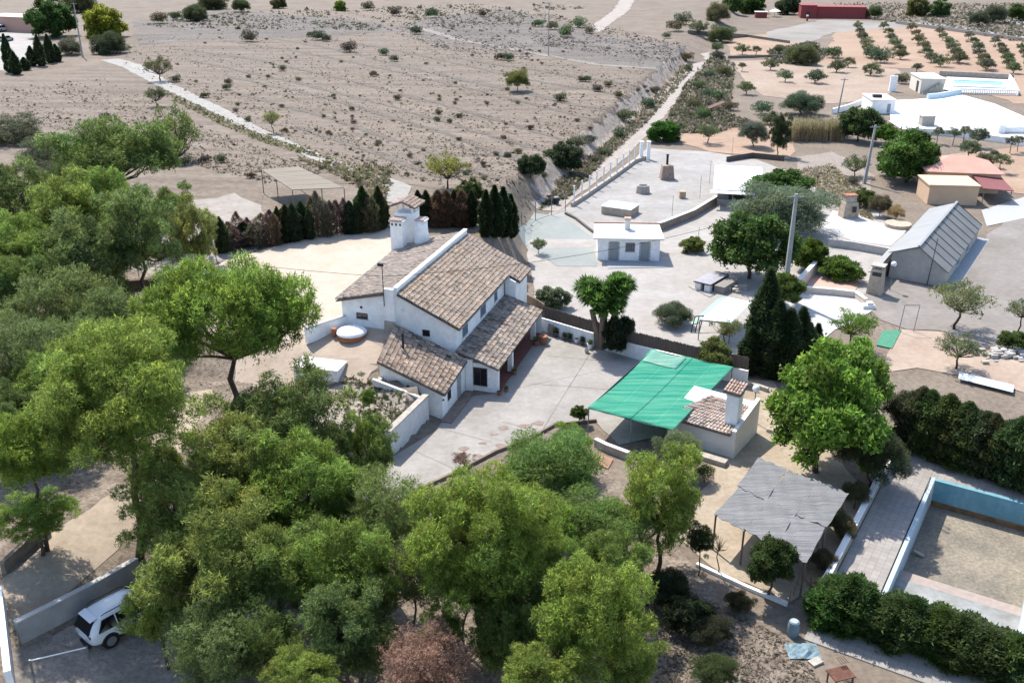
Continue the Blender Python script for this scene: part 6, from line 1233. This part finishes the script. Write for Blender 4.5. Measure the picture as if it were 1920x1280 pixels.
for k in range(34): v = a.lerp(c, k / 33); bb.tube((v.x, v.y, 0), (v.x, v.y, .95), .1, .1, 5)
o = bb.build('balusters', WHITE, bl, local=False); o['kind'] = 'stuff'
MB().prism([tuple(a + Vector((0, .2, 0))), tuple(c + Vector((0, .2, 0))), tuple(c - Vector((0, .2, 0))), tuple(a - Vector((0, .2, 0)))], .952, 1.15).build('rail', WHITE, bl, local=False)
wall_run('balustrade', 'white side wall at the right end of the distant pool deck', [W(1908, 180), W(1898, 158), W(1890, 148)], 1.1, .3, WHITE, cat='balustrade')
wall_run('dry_stone_wall', 'grey dry stone wall behind the distant swimming pool', [W(1760, 143), W(1830, 146), W(1900, 150)], 1.2, .5, STONE)
# far upper left
hb = block('pink_house', 'pinkish house at the left end of the far parking yard', 'house', W(-30, 58), math.radians(-20), 20, 9, 4.2, mat('pink_render', (.40, .25, .20), var=.08), mat('pale_roof_far', (.55, .47, .40)))
# dark structures at track bank
dr_ = thing('fallen_shed_roof', 'rusty brown sheet lying slanted in the scrub by the dirt track', 'sheet', W(1335, 210)); MB().slab([(-2.5, -2, .3), (2.8, 1.5, 1.6), (2.2, 2.6, 1.6), (-3, -1, .4)], .1).build('sheet', mat('rust_brown', (.14, .08, .065), var=.2), dr_)
wall_run('terrace_bank', 'long dry stone bank across the middle of the beige orchard', [W(1365, 110), W(1450, 108), W(1530, 113)], .7, .4, mat('dark_stone', (.16, .14, .12), var=.3), cat='bank')
wall_run('terrace_bank', 'dark stone bank behind the beige orchard', [W(1290, 62), W(1400, 70), W(1480, 82)], .8, .4, mat('dark_stone', (.16, .14, .12)), cat='bank')
wall_run('terrace_bank', 'grey stone bank between the road and the rows of young olives', [W(1680, 45), W(1790, 60), W(1920, 78), W(2000, 90)], 1.0, .6, mat('grey_stone_far', (.24, .22, .20), var=.25), cat='bank')

# ------------------------------------------------------------------ orchard trees, bushes, dry growth
def small(label, x, y, rx, hc, key, col, group=None, name='olive_tree', cat='tree', zs=1.0, lite=False):
    p = over(x, y, hc); g = Vector((p.x, p.y, float(T(p.x, p.y)))); return tree(name, label, cat, g, key, rx / PXM(p), hc, tuple(v * random.uniform(.85, 1.15) for v in col), group, zs=zs)
# rows of young olives
rows = [((1606, 52), (1634, 104)), ((1660, 52), (1692, 106)), ((1712, 55), (1746, 112)), ((1764, 62), (1800, 112)), ((1818, 70), (1852, 124)), ((1868, 80), (1902, 132)), ((1915, 92), (1940, 140))]
ORD = ['first', 'second', 'third', 'fourth', 'fifth', 'sixth', 'seventh', 'eighth', 'ninth', 'tenth']
for (a, b) in rows:
    k = 6
    for i in range(k):
        rn = ORD[rows.index((a, b))]; lab = f"{ORD[i]} young olive from the far road in the {rn} orchard row from the left"; q = i / (k - 1); x = a[0] + (b[0] - a[0]) * q + random.uniform(-3, 3); y = a[1] + (b[1] - a[1]) * q
        small(lab, x, y - 4, 9 + 5 * q + random.uniform(-1, 1), 1.3, f'olive{(i) % 3}', (0.115, 0.13, 0.07), 'young olives in the orchard rows')
L1 = [(1505, 112, 30, 'large spreading olive in the beige orchard'), (1345, 42, 26, 'olive at the upper left of the beige orchard'), (1352, 72, 24, 'second olive below the upper left one of the beige orchard'), (1445, 124, 14, None), (1473, 145, 14, None), (1530, 148, 19, None), (1570, 128, 17, None), (1635, 134, 18, None), (1592, 118, 12, None), (1392, 95, 12, None), (1418, 95, 10, None), (1345, 92, 14, None), (1310, 55, 16, None), (1400, 168, 16, None), (1392, 125, 8, None), (1460, 95, 12, None), (1720, 128, 10, None), (1765, 118, 15, None), (1800, 112, 15, None), (1850, 125, 16, None), (1890, 110, 12, None)]
for (x, y, r, lab) in L1:
    small(lab or 'small scattered olive tree on the beige orchard soil', x, y - r * .2, r, 1.9 if r > 20 else 1.4, random.choice(['olive0', 'olive1', 'olive2']) if r < 20 else 'feather1', (0.11, 0.13, 0.065), None if lab else 'scattered olives on the beige soil')
L2 = [(1818, 278, 22), (1835, 255, 20), (1845, 300, 20), (1760, 248, 12), (1790, 250, 12), (1810, 246, 12), (1898, 265, 12), (1912, 262, 10), (1880, 300, 16), (1865, 290, 12)]
for (x, y, r) in L2: small('loose grey olive on the pink soil in front of the white terrace', x, y, r, 1.9, f'olive{random.randrange(3)}', (0.105, 0.125, 0.07), 'olives in front of the white terrace')
FAR = [('round dark tree beside the long red building', 1478, 14, 22, 2.6, 'broad0', (.05, .08, .03)), ('dense green tree left of the red hut', 1410, 12, 24, 2.6, 'broad1', (.07, .12, .03)), ('green tree behind the small red hut', 1375, 14, 22, 2.6, 'broad0', (.08, .13, .035)),
  ('yellow green tree beyond the road at the top right', 1720, 18, 24, 2.2, 'broad1', (.13, .14, .04)), ('green tree next to the yellow one beyond the road', 1762, 20, 20, 2.2, 'broad0', (.09, .13, .04)), ('grey tree beyond the road right of the green one', 1865, 30, 24, 2.4, 'feather0', (.10, .11, .06)), ('bright tree in the top right corner', 1912, 25, 18, 2.6, 'broad1', (.07, .13, .03)), ('grey olive beyond the road near the top right', 1835, 36, 18, 2.2, 'feather1', (.09, .11, .06)), ('grey green tree right of the red building', 1640, 24, 16, 2.2, 'feather0', (.09, .11, .06)),
  ('large deep green tree by the far parking yard', 96, 40, 42, 4.2, 'broad0', (.05, .095, .025)), ('bright yellow green tree at the lane corner', 195, 52, 42, 2.6, 'broad1', (.20, .23, .02)), ('grey green shrub mass at the end of the pale lane', 205, 88, 34, 1.6, 'feather0', (.07, .09, .04)), ('grey brown shrub left of the lane corner', 130, 90, 24, 1.6, 'feather1', (.11, .11, .07)), ('green tree at the top edge beside the far tree', 150, 12, 30, 2.2, 'feather1', (.07, .09, .04)),
  ('olive with dark trunk crossing the pale lane', 297, 128, 27, 2.6, 'airy0', (.10, .12, .05)), ('lone dark trunked tree at the edge of the grey field below the lane', 292, 180, 22, 1.9, 'airy1', (.08, .10, .045)), ('small light green tree leaning over the pale lane', 510, 224, 19, 2.2, 'airy0', (.15, .18, .06)), ('lone bright green tree in the middle of the dry field', 970, 150, 24, 2.2, 'feather1', (.14, .18, .05)),
  ('yellow green willow like tree at the end of the dry field', 838, 318, 40, 2.3, 'airy1', (.19, .20, .055)), ('low green bush under the yellow green willow like tree', 880, 362, 26, 1.0, 'broad0', (.07, .11, .03)), ('round dark bush beside the cypress clump', 995, 350, 24, 1.5, 'broad1', (.055, .085, .03)), ('wide dark bush on the bank of the dirt track', 1058, 305, 34, 1.2, 'broad0', (.06, .085, .035)),
  ('dark green tree at the top of the dry field', 365, 30, 24, 1.6, 'feather0', (.07, .09, .04)), ('small dark tree at the top edge of the dry field', 450, 12, 18, 2.0, 'feather1', (.07, .09, .04)), ('row of dark bushes at the top of the dry field', 395, 8, 28, 1.8, 'feather0', (.065, .085, .035)), ('bright bush at the top edge of the dry field', 638, 14, 13, 1.2, 'broad1', (.13, .19, .02)), ('small tree at the top edge centre left', 522, 8, 14, 1.5, 'broad0', (.10, .13, .04))]
for (lab, x, y, r, hc, key, col) in FAR: small(lab, x, y, r, hc, key, col, name='far_tree', cat='tree')
# bushes: single ones placed as in the photograph, then the scatter of the dry field
BANK = [(1085, 268, 16), (1105, 262, 14), (1160, 250, 14), (1172, 218, 20), (1215, 195, 14), (1228, 170, 12), (1287, 108, 14), (1290, 128, 10), (1310, 160, 14), (1325, 175, 12), (1330, 140, 12), (1355, 135, 16), (1300, 195, 14), (1320, 215, 16), (1345, 180, 14), (1370, 200, 14), (1085, 295, 12), (1130, 285, 12), (1115, 300, 10), (1060, 62, 16), (1085, 45, 14), (1010, 45, 12), (1105, 58, 10), (1035, 50, 12), (1290, 215, 10), (1345, 105, 14), (1265, 50, 18), (1280, 38, 16), (1250, 68, 8), (1430, 205, 18), (1440, 225, 16), (1650, 108, 20), (1632, 100, 16), (1690, 150, 14), (1600, 340, 12), (1562, 100, 18), (1520, 92, 16)]
for (x, y, r) in BANK:
    g = W(x, y + r * .5); bush('green grey scrub bush on the rocky bank of the dirt track', g, r / PXM(g) * 1.05, tuple(v * random.uniform(.8, 1.3) for v in G_SCRUB), 'bank scrub bushes')
DF = [(468, 72, 16), (654, 92, 15), (598, 70, 14), (612, 74, 10), (584, 66, 9), (822, 212, 7), (972, 285, 8), (700, 140, 8), (745, 185, 8), (820, 225, 7), (860, 218, 7), (843, 228, 6), (906, 308, 7), (930, 290, 6), (952, 292, 8), (995, 240, 8), (1050, 185, 12), (530, 130, 8), (425, 165, 10), (428, 155, 8), (560, 150, 6), (300, 38, 16), (330, 32, 14), (362, 25, 16), (720, 100, 10), (740, 112, 9), (780, 60, 12), (810, 28, 14), (740, 25, 12), (690, 15, 12), (905, 28, 10), (940, 108, 12), (955, 110, 10), (660, 205, 6), (625, 180, 5), (1020, 330, 9), (1100, 150, 9), (1120, 168, 10), (1140, 160, 8), (1160, 180, 10), (1090, 150, 8), (330, 150, 10), (385, 180, 9), (465, 225, 8), (535, 245, 7), (200, 222, 12), (415, 300, 12), (470, 330, 10), (345, 305, 14), (385, 300, 12)]
for (x, y, r) in DF:
    g = W(x, y + r * .4); bush('dark round scrub bush on the dry grey field', g, r / PXM(g), tuple(v * random.uniform(.75, 1.3) for v in (.062, .07, .038)), 'dry field scrub bushes')
rg = random.Random(21)
def inpoly(x, y, P_):
    c = False; n = len(P_)
    for i in range(n):
        (x1, y1), (x2, y2) = P_[i], P_[(i + 1) % n]
        if (y1 > y) != (y2 > y) and x < (x2 - x1) * (y - y1) / (y2 - y1) + x1: c = not c
    return c
FP = [(225, 108), (250, 60), (420, 30), (760, 40), (1000, 80), (1240, 150), (1225, 200), (1130, 255), (1030, 330), (1000, 372), (900, 372), (765, 335), (610, 286), (510, 244), (400, 190), (300, 142)]
LANE_U = [(760, 345), (510, 250), (300, 150), (215, 112)]
k = 0
while k < 150:
    x, y = rg.uniform(180, 1240), rg.uniform(35, 370)
    if not inpoly(x, y, FP) or math.sin(x * .021 + 1.7) * math.sin(y * .045 + x * .006) + .35 * math.sin(x * .06) < rg.uniform(-.9, .75): continue
    k += 1; r = rg.uniform(1.8, 5) * (0.5 + y / 300); g = W(x, y); bush('small grey scrub tuft on the dry field', g, r / PXM(g), tuple(v * rg.uniform(.7, 1.5) for v in (.085, .082, .05)), 'small tufts on the dry field', zs=.9, name='scrub_tuft', cat='scrub')
# uncountable dry stubble of the field and litter on slopes
def tufts(name, n, poly, h, w, cols, seed, m=None, rows=None):
    rng = np.random.default_rng(seed); V = []; C = []; xs = np.array([p[0] for p in poly]); ys = np.array([p[1] for p in poly]); pts = []
    while len(pts) < n:
        x, y = rng.uniform(xs.min(), xs.max()), rng.uniform(ys.min(), ys.max())
        if inpoly(x, y, poly): pts.append((x, y))
    return pts
def stubble(name, poly_px, n, size, cols, seed, height=.5):
    rng = np.random.default_rng(seed); wp = [W(*p) for p in poly_px]; poly = [(p.x, p.y) for p in wp]
    xs = [p[0] for p in poly]; ys = [p[1] for p in poly]; P_ = []
    # denser close to the camera: sample in picture space, then drop on the terrain
    px = np.array(poly_px, float)
    while len(P_) < n:
        x, y = rng.uniform(px[:, 0].min(), px[:, 0].max()), rng.uniform(px[:, 1].min(), px[:, 1].max())
        if inpoly(x, y, poly_px) and math.sin(x * .013 + seed) * math.sin((y - x * .22) * .11) + .5 * math.sin((y - x * .235) * .35) > rng.uniform(-1.3, .9): P_.append((x, y))
    V = np.zeros((n * 9, 3)); C = np.zeros((n * 9, 3))
    for i, (x, y) in enumerate(P_):
        d = ray(x, y); gz = 4.2 if x < 1000 else 0.0
        t = (gz - CAM_H) / d[2]; gx_, gy_ = d[0] * t, d[1] * t; s = size * rng.lognormal(0, .45); V0 = np.array([gx_, gy_, 0.0])
        c = np.array(cols[rng.integers(len(cols))]) * rng.uniform(.75, 1.25)
        for q in range(3):
            a = rng.random() * 6.28; dx, dy = math.cos(a) * s, math.sin(a) * s
            V[i * 9 + q * 3] = V0 + (-dx, -dy, 0); V[i * 9 + q * 3 + 1] = V0 + (dx, dy, 0); V[i * 9 + q * 3 + 2] = V0 + (rng.normal() * s * .5, rng.normal() * s * .5, s * height * 2 * rng.uniform(.6, 1.3))
            C[i * 9 + q * 3: i * 9 + q * 3 + 3] = c
    V[:, 2] += T(V[:, 0], V[:, 1])
    o = link(name, mesh_np(name, V, np.arange(n * 9).reshape(-1, 3), LEAF, C)); o['kind'] = 'stuff'; return o
DRY = [(.27, .222, .18), (.215, .176, .142), (.29, .236, .185), (.14, .125, .092), (.125, .12, .075), (.24, .198, .16)]
stubble('dry_grass', FP, 13000, .13, DRY, 3, .45)
stubble('dry_grass', [(740, 52), (830, 30), (960, 20), (1110, 62), (1200, 78), (1290, 95), (1275, 140), (1235, 143), (1100, 118), (960, 96), (830, 82)], 4000, .22, [(.20, .18, .165), (.14, .125, .115), (.25, .22, .20)], 4, .4)
stubble('dry_grass', [(250, 40), (420, 15), (900, 0), (1100, 30), (760, 48), (420, 45)], 2600, .3, [(.17, .165, .12), (.22, .19, .165), (.13, .13, .09)], 5, .5)
stubble('dry_grass', [(0, 150), (190, 132), (500, 272), (610, 322), (500, 345), (380, 320), (330, 300), (120, 260), (0, 230)], 5500, .12, DRY, 6, .5)
def litter(name, poly, n, s, cols, seed, lift=0.04, hh=1.0):
    rng = np.random.default_rng(seed); px = np.array(poly, float); V = []; C = []
    k = 0
    while k < n:
        x, y = rng.uniform(px[:, 0].min(), px[:, 0].max()), rng.uniform(px[:, 1].min(), px[:, 1].max())
        if not inpoly(x, y, poly): continue
        k += 1; d = ray(x, y); t = (1.6 - CAM_H) / d[2]; V0 = np.array([d[0] * t, d[1] * t, lift]); c = np.array(cols[rng.integers(len(cols))]) * rng.uniform(.7, 1.3)
        for q in range(2):
            a = rng.normal(size=3) * s; b = rng.normal(size=3) * s; a[2] = abs(a[2]) * hh; b[2] = abs(b[2]) * hh
            V += [V0 - a * .5 * np.array([1, 1, 0]), V0 + a, V0 + b]; C += [c] * 3
    V = np.array(V); V[:, 2] += T(V[:, 0], V[:, 1])
    o = link(name, mesh_np(name, V, np.arange(len(V)).reshape(-1, 3), LEAF, np.array(C))); o['kind'] = 'stuff'; return o
LC = [(.17, .125, .09), (.13, .10, .075), (.24, .19, .14), (.12, .12, .06), (.20, .155, .115)]
litter('undergrowth', [(0, 380), (390, 480), (430, 620), (600, 740), (700, 900), (900, 930), (1180, 1000), (1300, 1060), (1500, 1280), (420, 1290), (520, 1120), (400, 1060), (300, 1050), (330, 950), (240, 900), (0, 1050)], 20000, .055, LC, 9, .02, .8)
litter('dry_grass', [(1210, 1060), (1300, 1062), (1480, 1150), (1590, 1280), (1240, 1280)], 3500, .08, [(.30, .25, .20), (.18, .14, .11), (.38, .33, .28), (.10, .10, .05)], 10, .02, .7)
litter('dry_grass', [(1500, 300), (1560, 290), (1630, 340), (1640, 390), (1560, 360)], 1500, .2, [(.33, .27, .19), (.26, .22, .15), (.20, .19, .10)], 11, .03, 1.0)
litter('dry_grass', [(1040, 330), (1120, 265), (1200, 215), (1180, 235), (1100, 310), (1060, 345)], 1200, .2, [(.20, .17, .11), (.28, .23, .18), (.12, .12, .06)], 12, .03, .8)
litter('bank_scrub', [(1240, 230), (1290, 140), (1340, 90), (1380, 110), (1370, 200), (1420, 215), (1330, 235)], 4500, .28, [(.10, .105, .06), (.18, .15, .11), (.24, .20, .16), (.07, .085, .04)], 13, .05, 1.2)
litter('bank_scrub', [(1440, 85), (1520, 70), (1560, 90), (1530, 108), (1450, 108)], 1300, .35, [(.10, .10, .075), (.17, .15, .12), (.07, .075, .05)], 14, .05, 1.2)
litter('bank_scrub', [(1560, 0), (1920, 0), (1920, 70), (1760, 45), (1640, 30)], 2500, .45, [(.13, .125, .085), (.20, .17, .14), (.085, .09, .05)], 15, .05, 1.0)
litter('bank_scrub', [(300, 174), (400, 222), (510, 276), (640, 334), (600, 325), (500, 290), (290, 182)], 700, .25, [(.13, .14, .06), (.20, .18, .11)], 16, .05, 1.0)
litter('bank_scrub', [(560, 330), (740, 350), (725, 425), (640, 372)], 500, .3, [(.12, .12, .055), (.22, .18, .12)], 17, .05, 1.0)
litter('bed_plants', [(645, 728), (705, 735), (785, 765), (745, 790), (650, 800)], 420, .14, [(.14, .15, .07), (.22, .19, .13), (.09, .11, .04)], 18, .03, .9)
litter('bank_scrub', [(1010, 372), (1060, 318), (1118, 268), (1205, 192), (1285, 108), (1300, 118), (1216, 212), (1132, 284), (1070, 346)], 2600, .24, [(.12, .125, .065), (.20, .165, .12), (.26, .215, .17), (.09, .10, .05)], 20, .05, 1.1)
# reed bed beyond the neighbour's yard
rng = np.random.default_rng(44); V = []; C = []
for k in range(1500):
    x = rng.uniform(1478, 1582); y = rng.uniform(252, 266); d = ray(x, y); t = -CAM_H / d[2]; b = np.array([d[0] * t, d[1] * t, 0.0]); h = rng.uniform(2.4, 3.6); a = rng.random() * 6.28
    s = np.array([math.cos(a), math.sin(a), 0]) * .07; tip = b + np.array([rng.normal() * .35, rng.normal() * .25, h]); V += [b - s, b + s, tip]; c = np.array([.42, .34, .22]) * rng.uniform(.7, 1.15); C += [c] * 3
    for q in range(3):
        m_ = b + (tip - b) * rng.uniform(.5, .95); e = m_ + np.array([rng.normal() * .5, rng.normal() * .4, rng.normal() * .2 - .1]); V += [m_ - s * .8, m_ + s * .8, e]; c = np.array([.20, .19, .07]) * rng.uniform(.7, 1.3); C += [c] * 3
o = link('reeds', mesh_np('reeds', np.array(V), np.arange(len(V)).reshape(-1, 3), LEAF, np.array(C))); o['kind'] = 'stuff'
# patches of fallen leaves on the court
rg = random.Random(9)
for (x, y) in ((870, 842), (905, 832), (925, 815), (945, 803), (893, 855), (938, 836), (850, 900), (985, 800), (1010, 795)):
    w = rg.uniform(.2, .45); g = W(x, y); pts = [g + Vector((math.cos(a) * w * rg.uniform(.6, 1.2) * 1.4, math.sin(a) * w * rg.uniform(.6, 1.2), 0)) for a in np.linspace(0, 6.28, 9)[:-1]]
    sheet('leaf_stain', None, mat('brown_stain', (.25, .19, .155), var=.2, scale=3), .066, world_pts=pts, kind='structure')
